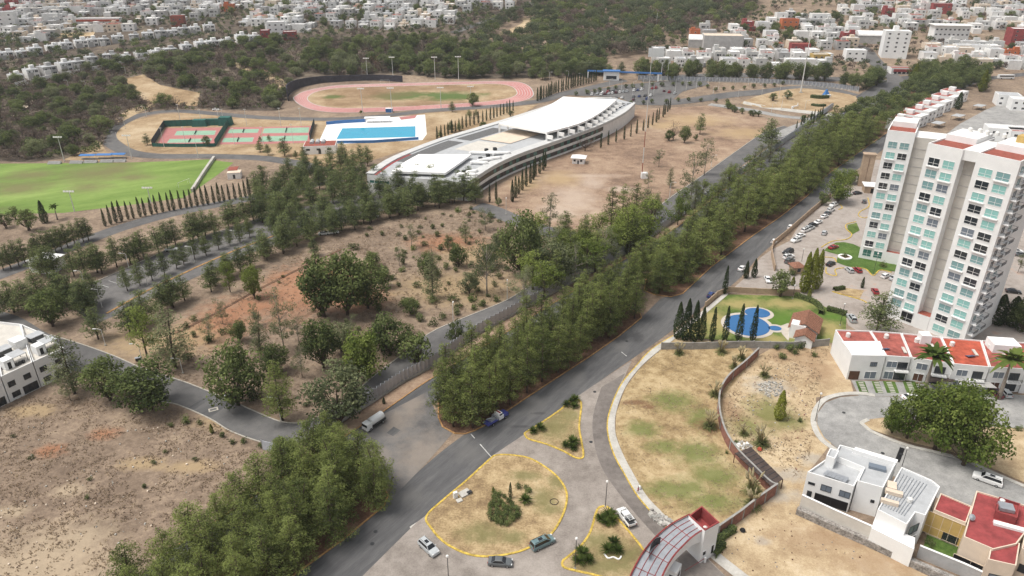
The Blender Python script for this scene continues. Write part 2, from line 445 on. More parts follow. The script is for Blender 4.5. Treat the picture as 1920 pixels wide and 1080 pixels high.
add_patches(M['asphalt_old'], [spot(800, 855, 6, 7), spot(790, 845, 4, 3), spot(745, 790, 3, 5), spot(770, 760, 3, 6), spot(700, 860, 4, 3)], (.30,.25,.205), .6, .55, .4)
add_patches(M['asphalt'], [spot(1080, 700, 2, 6), spot(1160, 640, 2, 5), spot(760, 930, 4, 3), spot(1000, 760, 3, 4), spot(880, 850, 3, 3)], (.15,.145,.14), .6, .6, .35)
add_patches(M['asphalt'], [spot(1195, 632, 1.6, 3.2), spot(975, 800, 2.2, .5), spot(1010, 775, 1.5, .5)], (.05,.05,.052), .5, .6, .8)
# ---- boulevard, two carriageways round a planted median
near_R = lands([(560, 1200), (680, 1080), (783, 978), (800, 968), (920, 858), (987, 813), (1053, 767), (1083, 743), (1117, 720), (1175, 680), (1240, 635), (1320, 574), (1353, 550), (1390, 519), (1420, 484), (1447, 460), (1480, 433), (1553, 370), (1613, 313), (1680, 262), (1760, 197), (1800, 170), (1856, 150), (1960, 140)])
near_L = lands([(360, 1200), (547, 1080), (640, 1013), (720, 947), (800, 870), (873, 813), (907, 798), (953, 768), (1027, 719), (1107, 667), (1160, 630), (1203, 595), (1245, 556), (1280, 549), (1333, 500), (1413, 440), (1460, 408), (1513, 367), (1547, 330), (1593, 297), (1660, 250), (1735, 200), (1752, 185), (1790, 160), (1850, 145), (1960, 132)])
strip('road', near_L, near_R, .040, M['asphalt'], 160)
far_L = lands([(120, 1200), (327, 1026), (367, 1003), (560, 875), (717, 773), (793, 720), (960, 617), (1225, 453), (1270, 426), (1360, 354), (1400, 322), (1480, 258), (1560, 205), (1640, 160), (1660, 150)])
far_R = lands([(200, 1200), (385, 1055), (480, 985), (620, 885), (760, 790), (822, 748), (960, 660), (1240, 490), (1262, 470), (1340, 408), (1385, 378), (1430, 340), (1530, 265), (1600, 215), (1700, 168), (1730, 156)])
strip('road', far_L, far_R, .036, M['asphalt'], 140)
# cross-over between the carriageways, worn pale
sheet('road', lands([(560, 880), (717, 778), (800, 735), (822, 783), (830, 801), (848, 813), (800, 868), (732, 938), (721, 945), (735, 915), (700, 880), (640, 850)]), .044, M['asphalt_old'])
# junction at the far end and the roads leaving it
sheet('road', lands([(1590, 215), (1640, 165), (1665, 148), (1700, 142), (1740, 158), (1735, 190), (1690, 205), (1640, 230)]), .05, M['asphalt'])
ribbon('road', lands([(1690, 158), (1668, 140), (1645, 120), (1632, 106), (1620, 92), (1600, 84)]), 13, .055, M['asphalt_mid'])
ribbon('road', lands([(1700, 160), (1620, 150), (1540, 148), (1450, 142), (1330, 142), (1200, 150)]), 12, .05, M['asphalt_mid'])

# ---- the gated estate's forecourt: pale concrete, brown drive
fore = lands([(600, 1160), (680, 1080), (783, 978), (800, 966), (920, 857), (987, 812), (1053, 767), (1083, 743), (1117, 720), (1185, 676), (1165, 720), (1150, 770), (1152, 830), (1175, 890), (1210, 945), (1262, 1000), (1330, 1050), (1390, 1110), (1300, 1180), (900, 1200)])
sheet('forecourt', fore, .055, M['concrete_road'])
strip('driveway', lands([(1128, 726), (1112, 780), (1114, 830), (1130, 880), (1168, 935), (1215, 990), (1262, 1040), (1305, 1085), (1340, 1120)]),
      lands([(1172, 700), (1148, 760), (1148, 820), (1165, 870), (1200, 930), (1250, 985), (1306, 1030), (1350, 1072), (1400, 1115)]), .062, M['drive'], 60)
sw_in = lands([(1262, 630), (1222, 655), (1190, 690), (1163, 724), (1143, 772), (1139, 808), (1150, 850), (1170, 888), (1195, 930), (1226, 966), (1250, 990)])
sw_out = lands([(1268, 634), (1236, 658), (1200, 690), (1172, 728), (1155, 775), (1154, 812), (1167, 850), (1187, 888), (1212, 930), (1242, 962), (1262, 984)])
strip('sidewalk', sw_in, sw_out, .15, M['sidewalk'], 60)
kerb('kerb', sw_in, M['yellow'], .3, .17)
strip('sidewalk', lands([(1296, 1018), (1330, 1045), (1380, 1085), (1420, 1115)]), lands([(1312, 1008), (1345, 1035), (1400, 1078), (1450, 1112)]), .15, M['sidewalk'], 20)

# ---- planted islands
tear = lands([(800, 968), (808, 990), (830, 1015), (860, 1033), (893, 1043), (933, 1043), (973, 1035), (1003, 1022), (1033, 1002), (1052, 973), (1062, 943), (1061, 920), (1047, 897), (1023, 877), (993, 860), (960, 854), (932, 854), (918, 862), (873, 903), (837, 933)])
sheet('traffic_island', tear, .13, M['tan_grass'], 4)
kerb('kerb', tear, M['yellow'], .42, .2, True)
tri = lands([(984, 815), (992, 824), (1023, 833), (1057, 847), (1077, 858), (1090, 860), (1094, 852), (1090, 827), (1086, 800), (1090, 760), (1085, 751), (1073, 748), (1053, 767), (1017, 792), (988, 810)])
sheet('traffic_island', tri, .13, M['tan_grass'], 4)
kerb('kerb', tri, M['yellow'], .42, .2, True)
low = lands([(1130, 950), (1119, 958), (1107, 997), (1090, 1023), (1067, 1043), (1055, 1053), (1057, 1064), (1080, 1071), (1120, 1080), (1160, 1092), (1190, 1090), (1212, 1048), (1203, 1027), (1173, 990), (1150, 964), (1140, 952)])
sheet('traffic_island', low, .13, M['tan_grass'], 4)
kerb('kerb', low, M['yellow'], .42, .2, True)

# ---- medians: bare reddish earth under the pines
M['litter'] = mottled('needle_litter', [(.3, (.075,.042,.028)), (.5, (.13,.075,.05)), (.62, (.19,.115,.075)), (.74, (.27,.18,.12))], scales=((.08, 1), (.6, .8), (3, .6)), bump=.3)
med1 = lands([(822, 783), (830, 801), (853, 813), (873, 814), (890, 808), (907, 799), (953, 769), (1027, 720), (1107, 668), (1160, 631), (1203, 596), (1200, 588), (1180, 580), (1200, 530), (1100, 582), (960, 662), (860, 728), (822, 752)])
sheet('median', med1, .12, M['litter']); kerb('kerb', med1, M['ochre'], .32, .2, True, smooth=False)
med2 = lands([(1208, 545), (1227, 553), (1257, 557), (1280, 551), (1333, 501), (1413, 441), (1460, 409), (1513, 368), (1547, 331), (1593, 298), (1660, 251), (1735, 201), (1752, 186), (1758, 176), (1745, 166), (1700, 170), (1600, 217), (1530, 267), (1430, 342), (1385, 380), (1340, 410), (1262, 472), (1240, 492), (1212, 520)])
sheet('median', med2, .12, M['litter']); kerb('kerb', med2, M['ochre'], .32, .2, True, smooth=False)
med0 = lands([(360, 1203), (547, 1082), (640, 1015), (720, 949), (728, 930), (715, 905), (680, 885), (620, 888), (480, 988), (385, 1057), (205, 1200)])
sheet('median', med0, .12, M['litter']); kerb('kerb', med0, M['ochre'], .32, .2, True, smooth=False)
# verge between fence and the far carriageway
strip('verge', lands([(540, 868), (640, 797), (753, 722), (815, 690), (893, 632), (1157, 488), (1227, 445), (1280, 408), (1385, 335), (1450, 285), (1560, 200)]),
      lands([(560, 876), (717, 774), (793, 721), (860, 678), (960, 618), (1180, 482), (1225, 454), (1270, 427), (1360, 355), (1470, 268), (1562, 206)]), .1, M['campus_dirt'], 60, smooth=False)
kerb('kerb', far_L[1:12], M['ochre'], .28, .18, smooth=False)

# ---- campus roads
in_L = lands([(-80, 560), (0, 583), (40, 596), (95, 628), (160, 648), (215, 668), (270, 692), (345, 716), (420, 746), (500, 781), (533, 792), (567, 792), (610, 776), (655, 745), (700, 706), (750, 668), (807, 624), (880, 592), (950, 563), (1010, 527), (1080, 490), (1133, 455), (1195, 420), (1252, 374), (1287, 350), (1327, 322), (1380, 284), (1430, 250), (1470, 236)])
in_R = lands([(-80, 615), (0, 640), (60, 660), (120, 690), (180, 705), (240, 725), (300, 752), (333, 759), (393, 785), (433, 809), (493, 830), (533, 834), (580, 826), (640, 788), (690, 752), (745, 716), (805, 680), (880, 628), (960, 582), (1020, 552), (1100, 508), (1157, 474), (1220, 434), (1275, 396), (1310, 372), (1350, 342), (1400, 304), (1450, 268), (1500, 245)])
strip('road', in_L, in_R, .045, M['asphalt_mid'], 160)
kerb('kerb', in_L[3:], M['kerb'], .3, .16)
kerb('kerb', in_R[5:13], M['kerb'], .3, .16)
# relaid dark patch with its drain cover
sheet('road_patch', lands([(352, 765), (398, 738), (436, 753), (394, 783)]), .05, M['asphalt'])
ribbon('road', lands([(893, 386), (920, 393), (960, 410), (1020, 432), (1080, 445), (1140, 458)]), 9.5, .042, M['asphalt_mid'], 30)
ribbon('road', lands([(-60, 536), (0, 515), (80, 484), (180, 444), (247, 421), (333, 398), (473, 371), (560, 352), (640, 335)]), 8, .042, M['asphalt_mid'], 60)
# long car park in two lanes with a planted strip
sheet('car_park', lands([(120, 560), (155, 540), (253, 497), (333, 460), (423, 431), (520, 400), (640, 372), (760, 345), (860, 330), (885, 362), (800, 372), (700, 400), (560, 442), (450, 482), (330, 537), (215, 592), (175, 610)]), .044, M['asphalt_old'])
loop = lands([(600, 318), (560, 307), (520, 300), (483, 296), (400, 293), (300, 293), (247, 287), (213, 271), (202, 254), (217, 237), (247, 221), (283, 212), (333, 208), (400, 213), (483, 220), (560, 223), (640, 223), (723, 217), (800, 208), (873, 203), (927, 199), (973, 195), (1020, 188), (1050, 178), (1085, 170), (1130, 160), (1170, 150)])
ribbon('road', loop, 9, .045, M['asphalt_mid'], 160)
# far car park by the entrance, and the road round the flag lawn
sheet('car_park', lands([(1050, 178), (1110, 170), (1160, 160), (1240, 153), (1320, 150), (1330, 158), (1280, 172), (1262, 186), (1290, 192), (1240, 198), (1195, 197), (1160, 183)]), .06, M['asphalt_mid'])
ribbon('road', lands([(1240, 195), (1300, 188), (1370, 178), (1440, 172), (1500, 166), (1560, 170), (1600, 180)]), 13, .05, M['asphalt_mid'])
ribbon('road', lands([(1330, 196), (1400, 205), (1460, 217), (1520, 225), (1490, 240), (1455, 255)]), 8, .06, M['grey_concrete'])
sheet('flag_lawn', lands([(1388, 194), (1440, 175), (1500, 166), (1560, 172), (1605, 182), (1600, 200), (1560, 215), (1500, 208), (1440, 203)]), .08, M['infield'], 3)
strip('path', lands([(1395, 190), (1440, 199), (1500, 206), (1560, 212)]), lands([(1392, 195), (1440, 204), (1500, 212), (1560, 218)]), .1, M['sidewalk'], 20)
sheet('campus_field', lands([(905, 380), (925, 352), (980, 320), (1040, 293), (1090, 268), (1150, 238), (1195, 205), (1240, 203), (1330, 198), (1400, 212), (1440, 224), (1432, 248), (1380, 283), (1327, 320), (1287, 347), (1252, 370), (1195, 415), (1130, 450), (1075, 437), (1010, 420), (960, 400)]), .03, M['campus_dirt'])

# ---- sports ground
sheet('sports_pitch', lands([(-260, 322), (-100, 312), (0, 307), (120, 306), (233, 305), (330, 302), (392, 299), (420, 303), (438, 305), (405, 330), (362, 360), (343, 371), (230, 386), (120, 399), (0, 402), (-160, 420), (-300, 430)]), .03, M['pitch'])
sheet('playing_field', lands([(222, 262), (213, 250), (225, 238), (255, 224), (300, 214), (345, 212), (430, 218), (520, 224), (640, 227), (740, 220), (800, 212), (930, 203), (1010, 196), (960, 225), (900, 245), (820, 262), (700, 300), (640, 318), (600, 312), (480, 290), (300, 288), (250, 282)]), .025, M['infield'])
t_out = [(551, 186), (555, 180), (570, 172), (600, 165), (640, 160), (730, 157), (855, 154), (930, 152.5), (970, 154), (990, 161), (999, 172), (997, 182), (973, 191), (910, 198), (827, 203), (733, 208.5), (640, 211), (592, 207), (565, 198)]
t_in = [(576, 186), (579, 180), (589, 174), (610, 168.5), (645, 164.5), (730, 162), (850, 159), (915, 157.5), (945, 159), (962, 164), (969, 172), (967, 179), (948, 186), (900, 192), (820, 197), (733, 201), (650, 203), (607, 200), (585, 194)]
To, Ti = smooth_path(lands(t_out), 8, True), smooth_path(lands(t_in), 8, True)
sheet('track_infield', Ti, .05, M['infield'])
trk = MB(); m1, m2 = trk.mi(M['track']), trk.mi(M['white_line'])
NL = 6
for k in range(len(To)):
    for j in range(NL + 1):
        trk.v.append(drape(To[k].lerp(Ti[k], j / NL), .06))
for k in range(len(To)):
    l = (k + 1) % len(To)
    for j in range(NL):
        trk.f.append((k * (NL + 1) + j, l * (NL + 1) + j, l * (NL + 1) + j + 1, k * (NL + 1) + j + 1)); trk.m.append(m1)
me = trk.mesh('running_track')
if me.polygons[0].normal.z < 0: me.flip_normals()
top('running_track', me, kind='structure')
for j in range(NL + 1):
    c = [To[k].lerp(Ti[k], j / NL) for k in range(len(To))]
    w = .16 if 0 < j < NL else .3
    A, B = offset_path(c, w, True), offset_path(c, -w, True)
    lm = MB(); q = lm.mi(M['white_line'])
    for k in range(len(c)): lm.v += [drape(A[k], .085), drape(B[k], .085)]
    for k in range(len(c)):
        l = (k + 1) % len(c); lm.f.append((2 * k, 2 * k + 1, 2 * l + 1, 2 * l)); lm.m.append(q)
    me = lm.mesh('lane_line')
    if me.polygons[0].normal.z < 0: me.flip_normals()
    top('lane_line', me, kind='structure')

M['wood_floor'] = mottled('woodland_floor', [(.32, (.055,.044,.036)), (.48, (.10,.08,.064)), (.6, (.155,.125,.095)), (.72, (.23,.19,.14))], scales=((.03, 1), (.2, .8), (1.2, .5)), bump=0)
sheet('woodland_floor', lands([(-200, 300), (-200, 160), (60, 160), (150, 138), (240, 114), (330, 100), (430, 88), (520, 82), (700, 84), (960, 98), (1130, 112), (1140, 138), (1000, 146), (860, 149), (760, 140), (640, 148), (560, 150), (538, 185), (520, 208), (440, 207), (370, 204), (290, 206), (240, 214), (205, 238), (185, 290), (60, 304)]), .06, M['wood_floor'])
sheet('town_ground', lands([(-300, 158), (-200, -8), (500, -8), (1000, -8), (1010, 20), (900, 60), (860, 84), (700, 83), (520, 81), (430, 87), (330, 99), (150, 137), (60, 159)]), .05, M['wood_floor'])
# ---- right hand side: vacant lots, cul-de-sac, tower grounds
sheet('vacant_lot', lands([(1268, 634), (1236, 658), (1200, 690), (1172, 728), (1155, 775), (1154, 812), (1167, 850), (1187, 888), (1212, 930), (1242, 962), (1262, 984), (1290, 1000), (1340, 1000), (1440, 935), (1462, 905), (1400, 850), (1352, 800), (1350, 750), (1420, 668), (1400, 645)]), .03, M['lot_grass'])
sheet('vacant_lot', lands([(1420, 668), (1350, 750), (1352, 800), (1400, 850), (1462, 905), (1440, 940), (1350, 1000), (1310, 1010), (1345, 1036), (1400, 1078), (1470, 1125), (1800, 1160), (1740, 1080), (1500, 962), (1520, 880), (1560, 830), (1530, 790), (1530, 745), (1600, 735), (1595, 715), (1556, 645), (1470, 640)]), .026, M['dirt'])
cul = lands([(1610, 742), (1575, 745), (1548, 755), (1533, 775), (1532, 795), (1545, 820), (1575, 845), (1650, 880), (1760, 935), (1900, 1010), (2100, 1110), (2100, 1000), (1920, 915), (1800, 862), (1700, 838), (1640, 815), (1622, 800), (1625, 790), (1660, 783), (1750, 790), (1850, 800), (1920, 803), (2100, 815), (2100, 750), (1920, 748), (1850, 742), (1700, 745)])
sheet('road', cul, .04, M['grey_concrete'])
sheet('planted_bed', lands([(1615, 798), (1628, 787), (1660, 783), (1750, 790), (1850, 800), (1920, 805), (2100, 818), (2100, 990), (1920, 905), (1800, 852), (1700, 828), (1640, 808)]), .1, M['dirt'], 0)
bed_edge = lands([(1920, 912), (1860, 886), (1800, 860), (1700, 835), (1640, 812), (1622, 800), (1616, 793), (1628, 787)])
kerb('kerb', bed_edge, M['sidewalk'], 1.0, .16)
kerb('kerb', lands([(1640, 742), (1610, 738), (1575, 740), (1545, 750), (1528, 772), (1526, 797), (1540, 824), (1572, 848)]), M['sidewalk'], 1.3, .16)
garden = lands([(1268, 632), (1285, 610), (1320, 580), (1345, 560), (1365, 552), (1500, 556), (1520, 566), (1560, 580), (1587, 590), (1585, 650), (1555, 642), (1420, 642)])
sheet('lawn', garden, .03, M['lawn'])
M['lawn_dry'] = None
add_patches(M['lawn'], [spot(1340, 600, 4, 8), spot(1300, 615, 4, 5), spot(1560, 620, 4, 6), spot(1480, 570, 8, 3), spot(1390, 570, 8, 3), spot(1445, 640, 5, 3)], (.36,.29,.13), .6, .8, .3)
add_patches(M['lawn'], [spot(1470, 600, 7, 5), spot(1560, 593, 3, 2)], (.09,.17,.03), .6, .8, .3)
park = lands([(1365, 549), (1398, 520), (1425, 484), (1447, 468), (1480, 452), (1500, 420), (1560, 370), (1600, 335), (1640, 300), (1760, 300), (1900, 400), (2100, 430), (2100, 740), (1920, 735), (1780, 640), (1640, 640), (1590, 610), (1585, 590), (1520, 566), (1500, 552)])
sheet('car_park', park, .02, M['park_paving'])
strip('sidewalk', lands([(1262, 628), (1325, 577), (1360, 548)]), lands([(1269, 633), (1330, 583), (1366, 552)]), .15, M['sidewalk'], 12, smooth=False)

# ================================================================== plants: prototypes
def leaf_mat(name, dark, light, trans=.35):
    m = bpy.data.materials.new(name); m.use_nodes = True
    nt = m.node_tree; nt.nodes.clear()
    out = nt.nodes.new('ShaderNodeOutputMaterial')
    at = nt.nodes.new('ShaderNodeAttribute'); at.attribute_name = 'tint'
    oi = nt.nodes.new('ShaderNodeObjectInfo')
    ma = nt.nodes.new('ShaderNodeMath'); ma.operation = 'MULTIPLY_ADD'; ma.inputs[1].default_value = .7; ma.inputs[2].default_value = -.35
    nt.links.new(oi.outputs['Random'], ma.inputs[0])
    ad = nt.nodes.new('ShaderNodeMath'); ad.operation = 'ADD'; ad.use_clamp = True
    nt.links.new(at.outputs['Fac'], ad.inputs[0]); nt.links.new(ma.outputs[0], ad.inputs[1])
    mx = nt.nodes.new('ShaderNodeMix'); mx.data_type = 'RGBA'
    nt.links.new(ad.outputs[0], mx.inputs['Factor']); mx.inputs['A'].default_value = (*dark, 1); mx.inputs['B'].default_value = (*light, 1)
    d = nt.nodes.new('ShaderNodeBsdfDiffuse'); t = nt.nodes.new('ShaderNodeBsdfTranslucent'); ms = nt.nodes.new('ShaderNodeMixShader')
    ms.inputs[0].default_value = trans
    nt.links.new(mx.outputs['Result'], d.inputs[0]); nt.links.new(mx.outputs['Result'], t.inputs[0])
    nt.links.new(d.outputs[0], ms.inputs[1]); nt.links.new(t.outputs[0], ms.inputs[2]); nt.links.new(ms.outputs[0], out.inputs[0])
    return m
LM = {
 'pine': leaf_mat('pine_needles', (.066,.088,.032), (.235,.275,.088)),
 'dpine': leaf_mat('dark_pine_needles', (.064,.086,.042), (.20,.235,.098)),
 'oak': leaf_mat('broad_leaves', (.062,.085,.034), (.205,.245,.09)),
 'bright': leaf_mat('bright_leaves', (.085,.125,.028), (.26,.31,.085)),
 'gum': leaf_mat('eucalyptus_leaves', (.09,.11,.058), (.25,.27,.14)),
 'cyp': leaf_mat('cypress_leaves', (.020,.034,.016), (.060,.085,.034)),
 'thuja': leaf_mat('thuja_leaves', (.085,.105,.016), (.27,.29,.055)),
 'dryleaf': leaf_mat('dry_twigs', (.10,.075,.065), (.21,.165,.135)),
 'rust': leaf_mat('rusty_leaves', (.11,.05,.03), (.20,.10,.065)),
 'shrub': leaf_mat('shrub_leaves', (.055,.075,.030), (.175,.200,.085)),
 'palm': leaf_mat('palm_fronds', (.050,.085,.020), (.16,.21,.055)),
 'agave': leaf_mat('cycad_fronds', (.020,.040,.012), (.10,.135,.035)),
 'pampas': leaf_mat('pampas_blades', (.11,.13,.05), (.27,.27,.12)),
 'plume': leaf_mat('pampas_plumes', (.42,.36,.22), (.60,.52,.34)),
 'straw': leaf_mat('dry_straw', (.21,.155,.115), (.42,.33,.22), .45),
}
M['bark'] = plain('bark', (.10,.072,.055), .95, var=.4, scale=3)
M['palebark'] = plain('pale_bark', (.30,.26,.22), .95, var=.4, scale=3)

def quads(centers, normals, sizes, aspect, nr, tints):
    """one leaf quad per centre; returns verts, faces, tints"""
    n = len(centers)
    t = nr.normal(size=(n, 3)); t -= (t * normals).sum(1, keepdims=True) * normals
    t /= np.linalg.norm(t, axis=1, keepdims=True) + 1e-9
    b = np.cross(normals, t)
    a = sizes[:, None] * .5; w = a * aspect
    v = np.stack([centers - t * a, centers + b * w * .9 - t * a * .1, centers + t * a, centers - b * w * .9 + t * a * .1], 1).reshape(-1, 3)
    return v, np.repeat(tints, 4)
def cloud(clusters, per, leaf, nr, aspect=.6, up=.5, out=.6):
    """leaves filling the clusters (x, y, z, rx, rz, tint)"""
    C, N, S, T = [], [], [], []
    for (x, y, z, rx, rz, tn) in clusters:
        k = max(4, int(per * (rx * rx) ** .9 + .5))
        d = nr.normal(size=(k, 3)); d /= np.linalg.norm(d, axis=1, keepdims=True)
        r = nr.uniform(.35, 1, size=(k, 1)) ** .5
        p = d * r * np.array([rx, rx, rz]) + np.array([x, y, z])
        nn = d * out + nr.normal(size=(k, 3)) * .55 + np.array([0, 0, up]); nn /= np.linalg.norm(nn, axis=1, keepdims=True)
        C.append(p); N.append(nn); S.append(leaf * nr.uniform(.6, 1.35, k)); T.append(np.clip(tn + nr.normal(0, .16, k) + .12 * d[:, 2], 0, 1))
    return quads(np.concatenate(C), np.concatenate(N), np.concatenate(S), aspect, nr, np.concatenate(T))
def leaf_mesh(name, v, tint, mat):
    nv = len(v); nf = nv // 4
    me = bpy.data.meshes.new(name)
    me.vertices.add(nv); me.vertices.foreach_set('co', v.astype(np.float32).ravel())
    me.loops.add(nv); me.loops.foreach_set('vertex_index', np.arange(nv, dtype=np.int32))
    me.polygons.add(nf); me.polygons.foreach_set('loop_start', np.arange(0, nv, 4, dtype=np.int32))
    a = me.attributes.new('tint', 'FLOAT', 'POINT'); a.data.foreach_set('value', tint.astype(np.float32))
    me.materials.append(mat); me.update(); me.validate()
    return me
PROTO = {}      # kind -> list of (trunk mesh, crown mesh), built one metre... at nominal height
HT = {}         # kind -> nominal height
def trunk_mesh(h, r, limbs, mat, nr, lean=.03, n=6):
    mb = MB()
    dx, dy = nr.normal(0, lean, 2)
    pts = [(dx * t * t * h, dy * t * t * h, t * h) for t in (0, .25, .5, .75, 1)]
    mb.tube(pts, [r * 1.25, r * .9, r * .72, r * .5, r * .2], mat, n)
    for (a, b, rr) in limbs: mb.tube([a, ((a[0] + b[0]) / 2, (a[1] + b[1]) / 2, (a[2] + b[2]) / 2 - .12), b], [rr, rr * .7, rr * .3], mat, 4, cap=False)
    return mb.mesh('trunk', True)
def add_proto(kind, h, trunk, crown):
    PROTO.setdefault(kind, []).append((trunk, crown)); HT[kind] = h

def pine(kind, seed, mat, h=12.0, rad=3.0, bare=.24, per=46, leaf=.42, loose=0.0, lv=9, cs=1.0):
    nr = np.random.default_rng(seed); cl, limbs = [], []
    for i in range(lv):
        t = bare + (1 - bare) * (i + .3) / lv
        u = (t - bare) / (1 - bare)
        rr = rad * (1 - u) ** .62 * (.55 + .45 * min(1, u * 5 + .3)) + .25
        nb = max(3, int(6 - 3 * u)); ph = nr.uniform(0, 6.3)
        for k in range(nb):
            if nr.uniform() < loose: continue
            a = ph + 6.283 * k / nb + nr.normal(0, .25); L = rr * nr.uniform(.7, 1.12)
            zz = t * h + nr.normal(0, .25)
            tn = nr.uniform(.0, .85)
            limbs.append(((0, 0, zz - .15 * L), (math.cos(a) * L * .9, math.sin(a) * L * .9, zz + .12 * L), .06))
            for q in (.45, .92):
                if q < .5 and rr < .9: continue
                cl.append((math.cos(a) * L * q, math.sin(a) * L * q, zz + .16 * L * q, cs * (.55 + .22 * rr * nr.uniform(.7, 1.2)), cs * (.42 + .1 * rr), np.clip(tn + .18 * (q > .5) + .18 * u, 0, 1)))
    cl.append((0, 0, h * .97, .45, .7, .7))
    v, tt = cloud(cl, per, leaf, nr, .42, .55, .5)
    add_proto(kind, h, trunk_mesh(h * .97, .17, limbs, M['bark'], nr), leaf_mesh('crown', v, tt, mat))
def dome(kind, seed, mat, h=9.0, rad=3.8, base=.28, nclu=46, per=44, leaf=.42, bark=None, flat=1.0, gap=0.0):
    nr = np.random.default_rng(seed); cl, limbs = [], []
    zc = h * (base + (1 - base) * .5); rz = h * (1 - base) * .5
    lobes = [(nr.normal(0, .25), nr.normal(0, .25), nr.normal(0, .18)) for _ in range(5)]
    for i in range(nclu):
        d = nr.normal(size=3); d /= np.linalg.norm(d)
        q = nr.uniform(.35, 1) ** .5
        lb = lobes[i % 5]; s = .84 + .26 * math.sin(3 * math.atan2(d[1], d[0]) + seed) * .6 + nr.normal(0, .08)
        p = (rad * (d[0] * q * .82 * s + lb[0] * .5), rad * (d[1] * q * .82 * s + lb[1] * .5), zc + rz * (d[2] * q * .82 * flat + lb[2] * .5))
        if nr.uniform() < gap: continue
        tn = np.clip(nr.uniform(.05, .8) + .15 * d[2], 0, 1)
        cr = rad * nr.uniform(.20, .32)
        cl.append((*p, cr, cr * .75, tn))
        if i % 3 == 0: limbs.append(((0, 0, h * base * nr.uniform(.7, 1.3)), p, .07))
    v, tt = cloud(cl, per, leaf, nr, .75, .45, .7)
    add_proto(kind, h, trunk_mesh(h * .55, .2, limbs, bark or M['bark'], nr, .05), leaf_mesh('crown', v, tt, mat))
def gum(kind, seed, mat, h=13.0, rad=2.8, per=70, bark=None):
    nr = np.random.default_rng(seed); cl, limbs = [], []
    for i in range(20):
        t = nr.uniform(.28, 1); a = nr.uniform(0, 6.3)
        rr = rad * (.45 + .75 * math.sin(min(1, (1 - t) * 1.5 + .2) * 1.7)) * nr.uniform(.3, 1)
        p = (math.cos(a) * rr, math.sin(a) * rr, t * h)
        tn = nr.uniform(.15, .85); c = nr.uniform(.75, 1.35)
        cl.append((*p, c, c * .85, tn)); limbs.append(((0, 0, t * h * .72), p, .06))
        for _ in range(2): cl.append((p[0] + nr.normal(0, .8), p[1] + nr.normal(0, .8), p[2] + nr.normal(-.3, .6), c * .6, c * .5, np.clip(tn + nr.normal(0, .15), 0, 1)))
    v, tt = cloud(cl, per, .32, nr, .5, .3, .5)
    add_proto(kind, h, trunk_mesh(h * .95, .15, limbs, bark or M['palebark'], nr, .06), leaf_mesh('crown', v, tt, mat))
def column(kind, seed, mat, h=7.0, rad=.62, leaf=.26, n=1100, fat=.45):
    nr = np.random.default_rng(seed)
    t = nr.uniform(.03, 1, n); a = nr.uniform(0, 6.283, n)
    prof = rad * np.minimum(1, (1 - t) ** .6 * 1.25) * np.minimum(1, .55 + t * 2.5) * (1 + .14 * np.sin(a * 3 + t * 14 + seed))
    q = nr.uniform(.72, 1.05, n)
    c = np.stack([np.cos(a) * prof * q, np.sin(a) * prof * q, t * h], 1)
    nn = np.stack([np.cos(a), np.sin(a), np.full(n, .5)], 1) + nr.normal(0, .35, (n, 3)); nn /= np.linalg.norm(nn, axis=1, keepdims=True)
    v, tt = quads(c, nn, leaf * nr.uniform(.7, 1.4, n), .6, nr, np.clip(nr.normal(.45, .25, n), 0, 1))
    add_proto(kind, h, trunk_mesh(h * .5, .1, [], M['bark'], nr, 0), leaf_mesh('crown', v, tt, mat))
def twiggy(kind, seed, mat, h=5.0, rad=2.6, per=16, leaf=.34):
    nr = np.random.default_rng(seed); cl, limbs = [], []
    for i in range(26):
        d = nr.normal(size=3); d /= np.linalg.norm(d); d[2] = abs(d[2]) * .9 + .1
        q = nr.uniform(.4, 1)
        p = (d[0] * rad * q, d[1] * rad * q, h * .32 + d[2] * h * .6 * q)
        cl.append((*p, rad * .27, rad * .22, nr.uniform(0, 1))); limbs.append(((0, 0, h * .15), p, .05))
    v, tt = cloud(cl, per, leaf, nr, .3, .2, .3)
    add_proto(kind, h, trunk_mesh(h * .5, .12, limbs, M['bark'], nr, .08, 5), leaf_mesh('crown', v, tt, mat))
def bush(kind, seed, mat, h=1.4, rad=.9, n=260, leaf=.24, aspect=.5):
    nr = np.random.default_rng(seed); cl = []
    for i in range(9):
        a = nr.uniform(0, 6.3); q = nr.uniform(0, .62) * rad
        cl.append((math.cos(a) * q, math.sin(a) * q, h * nr.uniform(.3, .66), rad * .46, h * .36, nr.uniform(.1, .8)))
    v, tt = cloud(cl, n / 9 / ((rad * .46) ** 1.8), leaf, nr, aspect, .5, .6)
    v[:, 2] = np.maximum(v[:, 2], .02)
    add_proto(kind, h, None, leaf_mesh('foliage', v, tt, mat))
def blades(name, nr, n, length, spread, width, mat, droop=.5, z0=0.0, lift=.9, tint=(.2, .8)):
    """arching strap leaves from one point: three segments each"""
    V, T = [], []
    for i in range(n):
        a = nr.uniform(0, 6.283); el = nr.uniform(.15, 1) ** .7 * lift; L = length * nr.uniform(.7, 1.1)
        d = np.array([math.cos(a), math.sin(a), 0]); s = np.array([-math.sin(a), math.cos(a), 0]) * width * .5
        pts = []
        for k in range(4):
            u = k / 3
            pts.append(d * (spread * L * u * math.cos(el * 1.4)) + np.array([0, 0, z0 + L * u * math.sin(el * 1.4) - droop * L * u * u * (1.05 - el * .5)]))
        tn = nr.uniform(*tint)
        ws = [.7, 1, .75, .12]
        for k in range(3):
            V += [pts[k] - s * ws[k], pts[k] + s * ws[k], pts[k + 1] + s * ws[k + 1], pts[k + 1] - s * ws[k + 1]]; T += [tn] * 4
    return leaf_mesh(name, np.array(V), np.array(T), mat)

